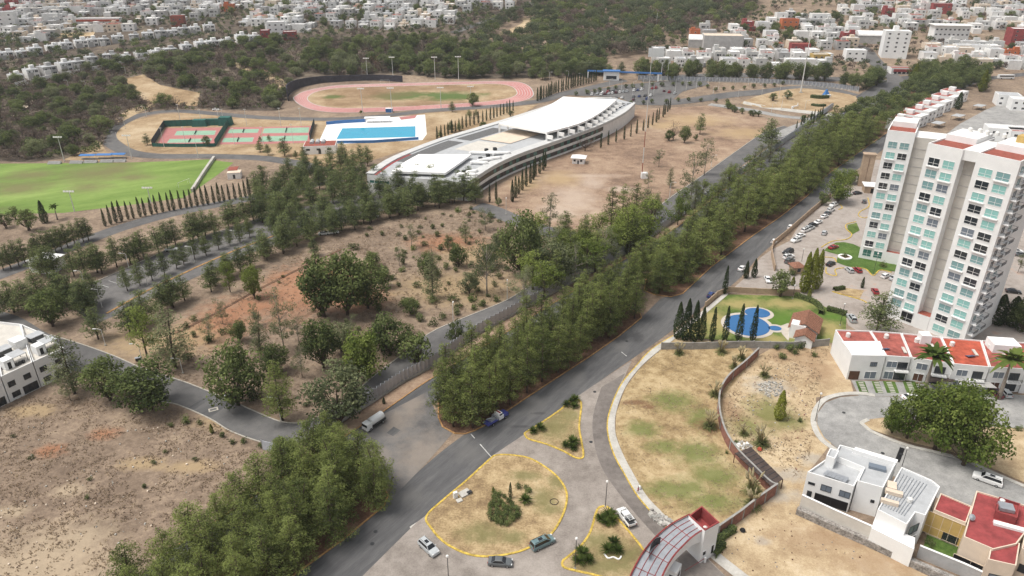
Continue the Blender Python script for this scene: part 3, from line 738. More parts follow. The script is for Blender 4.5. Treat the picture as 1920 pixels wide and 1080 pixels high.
for s in range(5): pine('pine', 11 + s, LM['pine'], 12, 2.7, .16, per=84, leaf=.29, lv=12, cs=.8)
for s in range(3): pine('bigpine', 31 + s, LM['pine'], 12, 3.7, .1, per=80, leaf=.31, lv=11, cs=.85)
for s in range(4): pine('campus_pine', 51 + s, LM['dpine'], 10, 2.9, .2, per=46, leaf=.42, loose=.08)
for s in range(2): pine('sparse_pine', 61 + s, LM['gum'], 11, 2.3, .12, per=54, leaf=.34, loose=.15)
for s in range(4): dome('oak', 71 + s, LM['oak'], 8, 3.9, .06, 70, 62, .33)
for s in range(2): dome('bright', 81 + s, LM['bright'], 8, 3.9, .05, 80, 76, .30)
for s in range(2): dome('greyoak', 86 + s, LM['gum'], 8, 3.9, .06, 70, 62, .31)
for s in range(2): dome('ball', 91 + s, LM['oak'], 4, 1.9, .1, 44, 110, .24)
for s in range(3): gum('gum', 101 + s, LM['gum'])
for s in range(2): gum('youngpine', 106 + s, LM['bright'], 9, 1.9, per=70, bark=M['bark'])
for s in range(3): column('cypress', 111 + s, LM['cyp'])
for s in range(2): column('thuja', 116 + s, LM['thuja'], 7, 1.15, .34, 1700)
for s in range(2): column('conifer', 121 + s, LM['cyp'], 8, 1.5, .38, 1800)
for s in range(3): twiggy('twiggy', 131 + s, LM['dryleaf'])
twiggy('rusty', 137, LM['rust'], 6, 3, 22)
for s in range(4): bush('shrub', 141 + s, LM['shrub'])
for s in range(2): bush('greenshrub', 151 + s, LM['oak'], 1.5, .85, 300)
for s in range(2):
    nr = np.random.default_rng(161 + s)
    add_proto('cycad', 1.6, None, blades('fronds', nr, 90, 1.5, 1.0, .16, LM['agave'], .35, .35))
    v1 = blades('blades', nr, 170, 2.3, .85, .09, LM['pampas'], .75)
    pm = MB()
    for k in range(16):
        a = nr.uniform(0, 6.28); r = nr.uniform(.2, .9); x, y = math.cos(a) * r, math.sin(a) * r
        pm.tube([(x * .3, y * .3, .5), (x * .8, y * .8, 1.7), (x * 1.15, y * 1.15, 2.1), (x * 1.5, y * 1.5, 2.5)], [.02, .03, .15, .03], LM['plume'], 5)
    add_proto('pampas', 2.4, pm.mesh('plumes', True), v1)
    fr = blades('fronds', nr, 46, 3.1, 1.0, .62, LM['palm'], .75, 5.0)
    add_proto('palm', 6.0, trunk_mesh(5.2, .24, [], M['palebark'], nr, .02, 8), fr)

CATS = {'pine': ('pine_tree', 'pine tree'), 'bigpine': ('pine_tree', 'pine tree'), 'campus_pine': ('campus_pine_tree', 'pine tree'), 'sparse_pine': ('slender_pine_tree', 'pine tree'),
        'oak': ('oak_tree', 'oak tree'), 'bright': ('leafy_tree', 'tree'), 'greyoak': ('grey_green_tree', 'tree'), 'ball': ('round_tree', 'tree'), 'gum': ('eucalyptus_tree', 'eucalyptus'),
        'youngpine': ('young_tree', 'tree'), 'cypress': ('cypress_tree', 'cypress'), 'thuja': ('thuja_tree', 'thuja'), 'conifer': ('conifer_tree', 'conifer'), 'twiggy': ('dry_bush_tree', 'dry tree'),
        'rusty': ('rusty_tree', 'tree'), 'shrub': ('shrub', 'shrub'), 'greenshrub': ('green_shrub', 'shrub'), 'cycad': ('cycad_plant', 'cycad'), 'pampas': ('pampas_grass', 'pampas grass'), 'palm': ('palm_tree', 'palm')}
def height_at(p, top_py):
    """height of an upright thing at p whose tip the photo shows at row top_py"""
    v = (540.0 - top_py) / F_PX
    return CAM_H + p.y * ((-ST + v * CT) / (CT + v * ST)) - p.z
def plant(kind, p, h, label, group=None, wide=1.0, rz=None, z=None, name=None, cat=None):
    pr = PROTO[kind]; tr, cr = pr[rng.randrange(len(pr))]
    s = h / HT[kind]
    nm, ct = CATS[kind]
    e = empty(name or nm, (p[0], p[1], hill(p[1]) if z is None else z), rng.uniform(0, 6.283) if rz is None else rz, label, cat or ct, group, (s * wide, s * wide, s))
    if tr is not None: child('plumes' if kind == 'pampas' else 'trunk', tr, e)
    child(cr.name.split('.')[0], cr, e)
    return e
def plant_px(kind, bx, by, ty, label, group=None, wide=1.0, **k):
    p = land(bx, by)
    return plant(kind, p, height_at(p, ty), label, group, wide, **k)
def scatter(poly, spacing, seed, tries=6000, jitter=None):
    """points spread through a plan outline, none nearer than spacing"""
    r = random.Random(seed)
    xs_, ys_ = [p[0] for p in poly], [p[1] for p in poly]
    pts = []; cell = {}
    for _ in range(tries):
        x, y = r.uniform(min(xs_), max(xs_)), r.uniform(min(ys_), max(ys_))
        if not in_poly(x, y, poly): continue
        i, j = int(x // spacing), int(y // spacing)
        if any((x - q[0]) ** 2 + (y - q[1]) ** 2 < spacing * spacing for a in (-1, 0, 1) for b in (-1, 0, 1) for q in cell.get((i + a, j + b), ())): continue
        cell.setdefault((i, j), []).append((x, y)); pts.append(Vector((x, y, hill(y))))
    return pts

# ================================================================== planting
def inset(poly, d):
    a = offset_path(poly, d, True)
    return a if in_poly(a[3][0], a[3][1], poly) else offset_path(poly, -d, True)
for p in scatter(inset(med1, .9), 3.5, 3):
    plant('pine', p, rng.uniform(13, 18), 'olive green pine in the median grove by the roundabout', 'pines of the median grove', rng.uniform(.85, 1.08))
far_pines = []
for p in scatter(inset(med2, .8), 6.2, 4, 9000):
    if p.y > 420: far_pines.append(p); continue
    far = p.y > 300
    plant(rng.choice(['bigpine', 'bigpine', 'pine']), p, rng.uniform(12, 18), 'dark pine in the far stretch of the road median' if far else 'olive pine in the median across from the tower', 'pines of the far median' if far else 'pines of the tower median', rng.uniform(1.1, 1.4))
for p in scatter(lands([(200, 1150), (340, 1050), (430, 990), (520, 920), (590, 875), (640, 870), (680, 900), (724, 916), (730, 925), (718, 942), (640, 1004), (547, 1074), (400, 1180)]), 4.4, 5):
    plant('bigpine', p, rng.uniform(10.5, 14.5), 'bushy pine in the roadside grove at the bottom left', 'pines of the roadside grove', rng.uniform(1.05, 1.35))
for bx, by, ty, w, k in [(618, 842, 772, 1.0, 'bigpine'), (642, 862, 790, .9, 'bigpine'), (600, 850, 800, 1.1, 'oak'), (540, 880, 822, 1.2, 'oak')]:
    plant_px(k, bx, by, ty, 'dark tree at the fence end of the roadside grove', 'grove end trees', w)
# ---- single trees of the campus plot and its roads (kind, base x, base y, tip y, label, width factor)
for k, bx, by, ty, w, lb in [
    ('oak', 283, 768, 676, 1.25, 'large dark spreading oak overhanging the campus road bend'),
    ('oak', 207, 750, 668, 1.0, 'dense green oak left of the large spreading oak'),
    ('sparse_pine', 140, 738, 628, 1.25, 'tall ragged tree beside the white terrace houses'),
    ('gum', 108, 705, 655, 1.0, 'thin tree against the corner of the white houses'),
    ('gum', 133, 752, 700, 1.1, 'small straggly tree in the brown field below the houses'),
    ('sparse_pine', 330, 690, 572, 1.25, 'tall open pine standing alone by the campus road'),
    ('youngpine', 276, 668, 583, .95, 'yellow green slender tree beside the bend lamp post'),
    ('oak', 447, 760, 640, .92, 'rounded bright green pine near the road bend'),
    ('pine', 530, 788, 678, 1.15, 'bushy pine on the inside of the campus road bend'),
    ('greyoak', 638, 798, 682, 1.05, 'broad grey green tree above the zigzag fence'),
    ('bright', 683, 715, 615, .8, 'green tree behind the fence left of the round dark tree'),
    ('oak', 732, 665, 588, 1.15, 'wide tree on the slope above the round dark tree'),
    ('ball', 783, 690, 622, .98, 'dark round clipped tree standing on the inner road'),
    ('ball', 856, 643, 598, .8, 'small lollipop tree beside the inner road lamp'),
    ('oak', 608, 594, 478, .9, 'large green tree, left one of the clump on the red soil slope'),
    ('oak', 652, 590, 468, .9, 'large green tree, tallest of the clump on the red soil slope'),
    ('oak', 690, 578, 480, .9, 'large green tree, right one of the clump on the red soil slope'),
    ('sparse_pine', 490, 668, 580, .9, 'thin pine on the brown slope above the rounded pines'),
    ('gum', 533, 655, 540, .7, 'very slender tall tree on the brown slope'),
    ('oak', 607, 690, 592, .75, 'bushy tree on the slope above the grey green tree'),
    ('gum', 567, 708, 650, .9, 'low tree on the slope behind the bushy pine'),
    ('bright', 478, 560, 496, .62, 'yellow green tree on the upper brown slope'),
    ('youngpine', 432, 548, 492, .8, 'young yellowish tree on the upper edge of the slope'),
    ('gum', 418, 607, 557, .8, 'thin pale tree on the red earth patch'),
    ('sparse_pine', 812, 560, 468, .8, 'slim upright pine in the middle of the shrubby plot'),
    ('gum', 913, 556, 455, 1.25, 'pale eucalyptus beside the inner road in the shrubby plot'),
    ('gum', 772, 464, 422, 1.0, 'small pale tree at the top of the shrubby plot'),
    ('sparse_pine', 873, 456, 408, .9, 'thin pine at the upper right of the shrubby plot'),
    ('gum', 910, 432, 385, 1.2, 'loose pale tree beside the cross street'),
    ('oak', 977, 516, 390, .72, 'tall dark tree at the corner of the inner road'),
    ('greyoak', 1030, 530, 448, 1.1, 'big grey green eucalyptus over the inner road'),
    ('gum', 1030, 440, 362, .9, 'light green tree by the cross street junction'),
    ('pine', 1060, 470, 395, 1.05, 'round topped pine at the cross street junction'),
    ('pine', 1095, 475, 400, 1.05, 'pine right of the round topped junction pine'),
    ('bright', 1090, 497, 430, .95, 'bright green tree hiding the road junction'),
    ('pine', 1145, 432, 350, .95, 'left pine of the clump on the campus field edge'),
    ('pine', 1166, 436, 345, .95, 'second pine of the clump on the campus field edge'),
    ('pine', 1188, 434, 342, .95, 'third pine of the clump on the campus field edge'),
    ('sparse_pine', 1208, 420, 350, 1.1, 'fourth pine of the clump on the campus field edge'),
    ('campus_pine', 1228, 412, 362, 1.0, 'rightmost pine of the clump on the campus field edge'),
    ('youngpine', 1175, 478, 395, 1.3, 'loose light pine growing along the zigzag fence'),
    ('youngpine', 1215, 458, 372, 1.3, 'tall loose pine by the fence over the pavement'),
    ('gum', 1235, 313, 282, 1.4, 'bare spreading acacia in the campus field'),
    ('gum', 1215, 352, 318, 1.0, 'small tree beside the mast box in the campus field'),
    ('sparse_pine', 1256, 352, 313, .9, 'narrow tree by the field lamp post'),
    ('gum', 1294, 382, 290, 1.0, 'tall leaning eucalyptus on the inner road edge'),
    ('gum', 1320, 330, 262, .9, 'slim eucalyptus beyond the leaning one'),
    ('twiggy', 1262, 262, 220, .8, 'dry leafless tree in the far campus field'),
    ('oak', 1254, 264, 243, 1.1, 'low green tree under the dry leafless tree'),
    ('oak', 1283, 268, 234, .8, 'green tree right of the dry leafless tree'),
    ('campus_pine', 1312, 252, 211, .9, 'solitary pine in the far campus field'),
    ('ball', 1305, 263, 251, 1.0, 'small bright bush in the far campus field'),
    ('campus_pine', 1440, 280, 222, 1.3, 'big dark cedar by the fence of the campus field'),
    ('oak', 100, 612, 540, 1.0, 'large dark tree on the car park corner'),
    ('twiggy', 1097, 283, 252, 1.3, 'dry brown tree beside the curved building'),
    ('ball', 935, 385, 370, 1.1, 'small round bright tree by the cross street lamp'),
    ('ball', 907, 248, 226, 1.0, 'round tree growing beside the curved roof'),
    ('ball', 957, 218, 206, 1.3, 'low green tree by the large white canopy'),
    ('oak', 887, 199, 172, 1.1, 'dark tree on the infield edge of the running track'),
    ('bright', 1570, 380, 318, .9, 'leafy green tree by the tower car park entrance'),
    ('ball', 1540, 384, 358, 1.0, 'round shrub tree on the roadside wall by the tower'),
    ('bright', 1595, 345, 318, 1.1, 'light green tree beside the beige tower pylon'),
    ('ball', 1463, 556, 503, .82, 'round green tree inside the pool garden'),
    ('dummy', 0, 0, 0, 0, '')][:-1]:
    plant_px(k, bx, by, ty, lb, None, w)
for k, bx, by, ty, w, lb in [
    ('conifer', 1270, 634, 566, .68, 'dark conifer at the pool garden corner, leftmost'),
    ('conifer', 1285, 638, 560, .62, 'dark conifer at the pool garden corner, tallest'),
    ('conifer', 1300, 640, 564, .6, 'dark conifer at the pool garden corner, third'),
    ('conifer', 1314, 638, 575, .6, 'dark conifer at the pool garden corner, rightmost'),
    ('cypress', 1334, 640, 576, .95, 'thin cypress at the pool garden wall, leftmost of four'),
    ('cypress', 1358, 640, 574, .95, 'thin cypress at the pool garden wall, second of four'),
    ('cypress', 1384, 640, 570, 1.0, 'thin cypress before the blue pool, third of four'),
    ('cypress', 1410, 639, 572, 1.0, 'thin cypress before the blue pool, rightmost of four'),
    ('cypress', 1358, 552, 498, 1.0, 'single tall cypress on the roadside of the pool garden'),
    ('conifer', 1398, 522, 489, .8, 'left conifer of the pair beside the roadside car'),
    ('conifer', 1413, 520, 485, .8, 'right conifer of the pair beside the roadside car'),
    ('thuja', 1506, 548, 473, .75, 'yellow green thuja column, left of the trio by the car park'),
    ('thuja', 1517, 546, 466, .75, 'yellow green thuja column, middle of the trio by the car park'),
    ('thuja', 1529, 542, 468, .7, 'yellow green thuja column, right of the trio by the car park'),
    ('thuja', 1460, 786, 732, 1.0, 'single bright thuja in the rubble lot'),
    ('campus_pine', 1643, 624, 548, 1.35, 'spreading pine at the foot of the tower'),
    ('conifer', 1868, 608, 552, 1.3, 'left dark pine behind the red roofed terrace'),
    ('conifer', 1892, 610, 556, 1.5, 'middle dark pine behind the red roofed terrace'),
    ('oak', 1915, 622, 560, 1.0, 'right dark tree behind the red roofed terrace'),
    ('gum', 1908, 512, 478, 1.0, 'small tree on the car park island right of the tower'),
    ('bright', 1700, 822, 728, .78, 'leafy tree, left crown of the big clump by the cul-de-sac'),
    ('bright', 1752, 842, 716, .82, 'leafy tree, middle crown of the big clump by the cul-de-sac'),
    ('bright', 1806, 872, 738, .8, 'leafy tree, right crown of the big clump by the cul-de-sac'),
    ('bright', 1672, 812, 752, .8, 'leafy tree at the left tip of the big clump by the cul-de-sac'),
    ('bright', 1790, 830, 725, .75, 'leafy tree at the back of the big clump by the cul-de-sac'),
    ('palm', 1730, 742, 655, .95, 'feathery palm in front of the red roofed terrace, left one'),
    ('palm', 1872, 748, 662, .95, 'feathery palm in front of the red roofed terrace, right one'),
    ('palm', 108, 412, 384, 1.0, 'small palm beside the green pitch'),
    ('palm', 679, 226, 208, .8, 'small palm between the track and the pool'),
    ('ball', 55, 432, 388, 1.0, 'dark round tree at the corner of the green pitch'),
    ('ball', 12, 428, 398, 1.0, 'round dark bush left of the round tree by the pitch'),
    ('ball', 30, 412, 386, 1.0, 'round dark bush behind the round tree by the pitch'),
    ('conifer', 85, 418, 376, .9, 'dark conifer by the green pitch'),
    ('ball', 390, 275, 252, .9, 'round tree in front of the tennis courts')]:
    plant_px(k, bx, by, ty, lb, None, w)

for i, (bx, by, ty, k, w) in enumerate([(395, 640, 590, 'gum', 1.0), (450, 640, 600, 'oak', .9), (520, 700, 640, 'oak', .9), (560, 640, 590, 'gum', 1.0), (640, 660, 600, 'greyoak', 1.0), (660, 640, 590, 'gum', 1.0), (720, 540, 500, 'oak', .9), (750, 500, 465, 'gum', 1.1), (860, 500, 455, 'oak', .9), (840, 470, 440, 'campus_pine', 1.1), (920, 500, 455, 'oak', .9), (700, 500, 470, 'oak', 1.1), (590, 480, 445, 'campus_pine', 1.1), (480, 610, 570, 'gum', .9), (800, 520, 470, 'oak', .8), (940, 470, 430, 'greyoak', .9), (880, 550, 510, 'greyoak', 1.0), (770, 590, 555, 'oak', 1.0)]):
    plant_px(k, bx, by, ty, 'middle sized wild tree on the dry slope plot', 'wild trees of the slope', w, name='slope_tree', cat='tree')
# ---- the clumps along the fence between campus and boulevard
for p in scatter(lands([(985, 470), (1040, 455), (1110, 470), (1150, 450), (1190, 440), (1215, 455), (1160, 495), (1090, 535), (1010, 570), (960, 585), (1000, 540)]), 6.5, 61):
    plant(rng.choice(['pine', 'youngpine', 'pine', 'gum']), p, rng.uniform(11, 17), 'pine in the belt between fence and boulevard', 'belt along the fence', rng.uniform(1.15, 1.45), name='belt_tree', cat='tree')
for p in scatter(lands([(1240, 470), (1215, 500), (1190, 520), (1150, 545), (1180, 575), (1205, 560), (1260, 545), (1330, 490), (1300, 470)]), 6.5, 62):
    plant('pine', p, rng.uniform(9, 14), 'pine at the gap between the two median groves', 'pines at the median gap', rng.uniform(1.0, 1.2))
for p in scatter(lands([(1255, 425), (1300, 392), (1385, 335), (1440, 295), (1450, 300), (1390, 350), (1300, 408), (1262, 430)]), 6.0, 63):
    plant(rng.choice(['gum', 'youngpine', 'sparse_pine']), p, rng.uniform(7, 13), 'thin tree along the fence by the campus field', 'thin trees along the fence', 1.0, name='fence_tree', cat='tree')

# ---- rows
def row(kind, line, n, hpx, label, group, wide=1.0, jit=.3, hj=.12):
    pts = resample(lands(line), n)
    for i, p in enumerate(pts):
        p = Vector((p.x + rng.uniform(-jit, jit), p.y + rng.uniform(-jit, jit), hill(p.y)))
        plant(kind, p, hpx * rng.uniform(1 - hj, 1 + hj), label.format(ordinal(i)), group, wide * rng.uniform(.9, 1.1))
row('cypress', [(198, 424), (240, 412), (300, 399), (400, 382), (470, 368)], 27, 8.2, '{} slim cypress from the left along the green pitch', 'cypress row along the pitch', 1.0)
row('cypress', [(820, 262), (870, 240), (920, 224), (962, 208)], 22, 7.5, '{} cypress from the left in the hedge between track and building', 'cypress hedge behind the building', 1.0, .2)
row('cypress', [(1008, 190), (1040, 176), (1075, 164), (1118, 152)], 26, 9.5, '{} cypress from the left in the double row beside the track', 'cypress row by the track', 1.0, .4)
row('cypress', [(962, 378), (976, 362), (992, 345), (1006, 330), (1023, 314)], 11, 9.5, '{} cypress from the front of the curved building', 'cypresses before the curved building', 1.0, .5)
row('cypress', [(918, 380), (922, 378), (930, 376)], 2, 9.0, '{} cypress of the pair at the end of the curved building', 'cypress pair', .8, .1)
row('cypress', [(1128, 278), (1155, 266), (1178, 258), (1215, 240), (1240, 222), (1256, 206)], 15, 8.0, '{} cypress from the left along the far campus field edge', 'cypresses along the far field edge', .9, .6)
row('cypress', [(1493, 248), (1505, 242), (1522, 233), (1540, 222)], 9, 8.0, '{} cypress from the left beside the flag lawn drive', 'cypresses by the flag lawn drive', .9, .4)
row('campus_pine', [(8, 508), (70, 486), (165, 450)], 14, 9.0, '{} small pine from the left along the upper campus road', 'pines along the upper campus road', 1.0, .8)
row('campus_pine', [(60, 520), (180, 512), (212, 510), (265, 484), (330, 462), (400, 440), (470, 416), (540, 396)], 26, 11.0, '{} pine from the left in the strip above the car park', 'pines above the car park', 1.15, 2.0)
row('campus_pine', [(235, 548), (290, 524), (340, 500), (410, 470), (470, 446)], 12, 9.0, '{} young pine from the left inside the car park strip', 'pines inside the car park', .85, 1.0)
row('campus_pine', [(200, 634), (262, 612), (320, 578), (390, 545), (470, 500), (530, 472), (600, 445), (680, 418), (760, 398), (880, 374)], 38, 10.5, '{} pine from the left in the row below the car park', 'pines below the car park', 1.15, 2.5)
row('campus_pine', [(5, 600), (50, 585), (120, 565), (170, 590), (185, 570)], 12, 11.0, '{} pine from the left on the car park corner bed', 'pines at the car park corner', 1.2, 2.0)
for p in scatter(lands([(470, 366), (560, 332), (690, 352), (760, 348), (880, 352), (895, 385), (800, 398), (640, 438), (540, 468), (500, 440)]), 7.2, 8):
    plant('campus_pine', p, rng.uniform(9, 13), 'dark pine in the grove before the curved building', 'pines of the car park grove', rng.uniform(1.1, 1.3))
for p in scatter(lands([(560, 320), (640, 300), (690, 305), (690, 335), (620, 350), (560, 345)]), 6.5, 9):
    plant('campus_pine', p, rng.uniform(7, 11), 'pine in the clump below the swimming pool', 'pines below the swimming pool', 1.1)
row('campus_pine', [(1010, 148), (1080, 143), (1160, 140)], 9, 9.0, '{} tree from the left behind the blue entrance gate', 'trees behind the blue gate', 1.3, 3)
row('oak', [(1196, 142), (1250, 150), (1330, 148), (1420, 150), (1500, 152), (1545, 155)], 24, 14.0, '{} big dark tree from the left along the far campus boundary', 'boundary trees', .95, 4)
row('oak', [(1580, 165), (1610, 170), (1640, 160), (1630, 150)], 7, 13.0, '{} tree of the clump at the far junction corner', 'junction corner trees', 1.0, 4)
row('ball', [(1080, 180), (1130, 172), (1180, 165), (1230, 162), (1290, 160), (1330, 165)], 16, 3.6, '{} small tree from the left among the parked cars', 'car park trees', 1.25, 2)
row('ball', [(1180, 196), (1245, 194), (1285, 190), (1345, 192), (1362, 194)], 9, 3.6, '{} small tree from the left along the near side of the far car park', 'near side car park trees', 1.2, 2)
row('ball', [(1360, 200), (1372, 207), (1390, 214), (1410, 218), (1428, 219)], 9, 4.6, '{} round tree from the left in the cluster by the campus field corner', 'field corner trees', 1.2, 2)
row('ball', [(1340, 172), (1380, 168), (1430, 165), (1470, 160)], 8, 3.2, '{} small tree from the left along the upper drive', 'upper drive trees', 1.2, 1.5)
for bx, by, ty, lb in [(1449, 190, 173, 'left round tree on the flag lawn'), (1476, 186, 168, 'right round tree on the flag lawn'), (1505, 228, 214, 'left low tree beside the flag lawn drive'), (1522, 224, 212, 'middle low tree beside the flag lawn drive'), (1537, 221, 208, 'right low tree beside the flag lawn drive')]:
    plant_px('ball', bx, by, ty, lb, 'flag lawn trees', 1.2)
for p in scatter(lands([(1700, 172), (1705, 150), (1740, 132), (1800, 128), (1850, 145), (1850, 168), (1790, 172), (1760, 180)]), 8, 12):
    plant('oak', p, rng.uniform(10, 14), 'dark tree in the planted island at the far junction', 'trees of the far junction island', 1.0)
for bx, by, ty, lb in [(1712, 158, 118, 'tall yellowish thuja left of the junction island'), (1840, 172, 130, 'tall yellowish thuja right of the junction island'), (1795, 205, 172, 'dark conifer beside the far terrace roofs')]:
    plant_px('thuja' if ty < 150 else 'conifer', bx, by, ty, lb, None, 1.1)
for bx, by, ty in [(488, 285, 263), (503, 291, 270), (534, 293, 258), (488, 266, 255), (505, 265, 252), (555, 297, 282), (570, 298, 275), (825, 258, 244), (846, 248, 226), (861, 246, 230), (880, 221, 205), (893, 219, 205), (848, 210, 190), (277, 272, 250)]:
    plant_px('campus_pine', bx, by, ty, 'small tree on the sports ground dry grass', 'small sports ground trees', 1.3)

# ---- shrubs of the slope plot, and verge bushes
plot = lands([(270, 690), (300, 650), (420, 560), (560, 470), (700, 425), (880, 390), (930, 410), (1000, 440), (1010, 520), (950, 555), (880, 585), (800, 615), (700, 690), (600, 760), (500, 770)])
shr = [p for p in scatter(plot, 4.0, 14, 900)]
right_side = [p for p in shr if p.x > land(690, 560).x or rng.random() < .35]
for p in right_side[:150]:
    k = rng.choice(['shrub', 'shrub', 'greenshrub', 'shrub', 'twiggy'])
    plant(k, p, rng.uniform(1.0, 3.0) if k != 'twiggy' else rng.uniform(1.2, 2.4), 'wild bush on the dry slope between campus roads', 'wild bushes of the slope', rng.uniform(.9, 1.5))
for bx, by, h, k in [(320, 800, 1.4, 'greenshrub'), (350, 792, 2.2, 'greenshrub'), (375, 795, 1.4, 'shrub'), (398, 812, 2.6, 'thuja'), (418, 820, 1.6, 'shrub'), (435, 832, 1.6, 'greenshrub'), (458, 830, 1.7, 'greenshrub'), (490, 840, 1.6, 'shrub'), (290, 870, 1.3, 'shrub'), (310, 850, 1.0, 'shrub'), (365, 865, 1.2, 'shrub'), (170, 900, 1.0, 'shrub'), (165, 935, 1.1, 'greenshrub'), (60, 860, 1.2, 'shrub'), (25, 820, 1.0, 'shrub'), (272, 915, 1.2, 'shrub'), (720, 757, 2.0, 'conifer'), (830, 598, 2.4, 'shrub'), (905, 575, 3.0, 'greenshrub'), (812, 610, 2.6, 'shrub'), (930, 565, 2.6, 'greenshrub'), (890, 580, 2.4, 'greenshrub')]:
    plant(k, land(bx, by), h, 'small bush in the dry grass along the campus road', 'roadside bushes', 1.1, name='roadside_bush', cat='bush')
for bx, by, s in [(1330, 802, 1.1), (1340, 742, 1.0), (1427, 834, 1.2), (1410, 922, 1.25), (1410, 950, 1.1), (1352, 662, 1.0), (1390, 674, 1.0), (1273, 664, .9), (1377, 690, .9), (1433, 706, .9), (1394, 815, .7)]:
    plant('pampas', land(bx, by), 3.6 * s, 'pampas grass with pale plumes in the vacant lots', 'pampas clumps of the vacant lots', 1.0)
for bx, by, h in [(1480, 658, 2.6), (1465, 672, 2.2), (1500, 654, 2.6), (1455, 655, 2.0), (1525, 668, 1.8), (1492, 664, 1.9), (1380, 830, 1.0), (1362, 850, .9), (1500, 790, 1.3), (1515, 945, .8), (1910, 808, 1.6)]:
    plant('greenshrub', land(bx, by), h, 'green bush beside the walls of the vacant lots', 'bushes of the vacant lots', 1.2)
# cycads and low beds of the roundabout islands
for bx, by, s in [(1000, 812, 1.3), (1013, 806, 1.5), (1062, 762, 1.3), (1078, 752, 1.4), (1077, 765, 1.2), (1060, 838, 1.2), (1074, 832, 1.5), (1074, 842, 1.2), (1127, 977, 1.4), (1142, 970, 1.5), (1148, 980, 1.4), (1134, 983, 1.2), (1150, 1020, 1.3), (1140, 1034, 1.3), (1158, 1036, 1.3), (1092, 1042, 1.5), (1086, 1056, 1.4), (1104, 1054, 1.3), (1072, 755, 1.1)]:
    plant('cycad', land(bx, by), 1.5 * s, 'dark spiky cycad on the traffic islands', 'cycads of the traffic islands', rng.uniform(.9, 1.15))
bed = lands([(918, 965), (922, 982), (942, 988), (962, 984), (975, 965), (958, 948), (945, 930), (930, 925), (920, 945)])
for p in scatter(bed, .95, 15, 1500):
    plant('greenshrub', p, rng.uniform(1.1, 1.8), 'dark bush in the teardrop island flower bed', 'bushes of the teardrop bed', 1.1, z=.13)
for bx, by, k, h, lb in [(957, 935, 'cypress', 4.2, 'little cypress in the flower bed of the teardrop island'), (925, 925, 'thuja', 1.7, 'yellow bush in the flower bed of the teardrop island'), (985, 942, 'cycad', 2.0, 'spiky plant at the right of the teardrop flower bed'), (992, 925, 'greenshrub', 1.6, 'shrub at the upper right of the teardrop flower bed'), (972, 915, 'shrub', 1.4, 'dry shrub at the top of the teardrop flower bed'), (985, 918, 'shrub', 1.4, 'grey shrub at the top right of the teardrop flower bed')]:
    plant(k, land(bx, by), h, lb, None, 1.1, z=.13)

# ---- woods of the far slopes
def woods(polys, spacing, seed, kinds, label, group, hr, wide=1.1, avoid=(), limit=290, nm=None):
    n = 0
    for p in scatter(lands(polys), spacing, seed, 5000):
        if any(in_poly(p.x, p.y, a) for a in avoid) or n >= limit: continue
        n += 1
        k = rng.choice(kinds)
        plant(k, p, rng.uniform(*hr), label if not isinstance(label, dict) else label[k], group, wide * rng.uniform(.85, 1.2), name=nm)
clear1 = lands([(235, 148), (270, 140), (300, 160), (375, 175), (370, 200), (330, 197), (280, 195), (250, 175)])
lb = {'oak': 'dark green tree in the left slope scrub wood', 'twiggy': 'leafless tree in the left slope scrub wood', 'greyoak': 'pale olive tree in the left slope scrub wood'}
woods([(-60, 300), (-60, 150), (60, 158), (150, 135), (240, 110), (330, 95), (430, 82), (520, 78), (560, 140), (535, 180), (520, 205), (440, 205), (370, 203), (290, 205), (240, 212), (205, 235), (185, 288), (60, 302)], 8.0, 21, ['oak', 'twiggy', 'twiggy', 'greyoak', 'oak', 'twiggy'], lb, 'scrub wood of the left slope', (6, 11), 1.3, [clear1], nm='scrub_tree')
woods([(560, 132), (600, 85), (800, 78), (960, 105), (1130, 120), (1140, 140), (1000, 146), (860, 148), (720, 138), (640, 148)], 9, 22, ['oak', 'oak', 'greyoak', 'oak', 'twiggy'], {'oak': 'dark green tree in the wood behind the track', 'greyoak': 'pale green tree in the wood behind the track', 'twiggy': 'leafless tree in the wood behind the track'}, 'wood behind the running track', (8, 13), 1.2, nm='woodland_tree')
for bx, by, ty in [(705, 132, 100), (722, 100, 80)]:
    plant_px('rusty', bx, by, ty, 'rust brown tree in the wood behind the track', 'rusty trees', 1.0)

def mass_of_trees(name, pts, hr, rr, mats, label, seed, leaf=.95, per=9):
    """a far wood that reads as one mass: many light crowns in one mesh"""
    nr = np.random.default_rng(seed)
    me_v, me_t, mi = [], [], []
    for p in pts:
        h = nr.uniform(*hr); r = h * nr.uniform(*rr); cl = []; base = nr.uniform(.1, .7)
        for k in range(11):
            d = nr.normal(size=3); d /= np.linalg.norm(d); d[2] = abs(d[2]) * .8 if nr.uniform() < .7 else d[2] * .5
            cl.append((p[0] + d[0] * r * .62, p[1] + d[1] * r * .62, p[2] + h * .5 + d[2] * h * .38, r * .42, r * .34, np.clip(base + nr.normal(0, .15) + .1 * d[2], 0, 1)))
        v, t = cloud(cl, per, leaf, nr, .8, .5, .7)
        me_v.append(v); me_t.append(t); mi.append(np.full(len(v) // 4, nr.choice(len(mats), p=[w for _, w in mats]), dtype=np.int32))
    me = leaf_mesh(name, np.concatenate(me_v), np.concatenate(me_t), mats[0][0])
    for m_, _ in mats[1:]: me.materials.append(m_)
    me.polygons.foreach_set('material_index', np.concatenate(mi))
    return top(name, me, kind='stuff', label=label, cat='woodland')
LM['hillwood'] = leaf_mat('hill_wood_leaves', (.048,.066,.038), (.15,.175,.095))
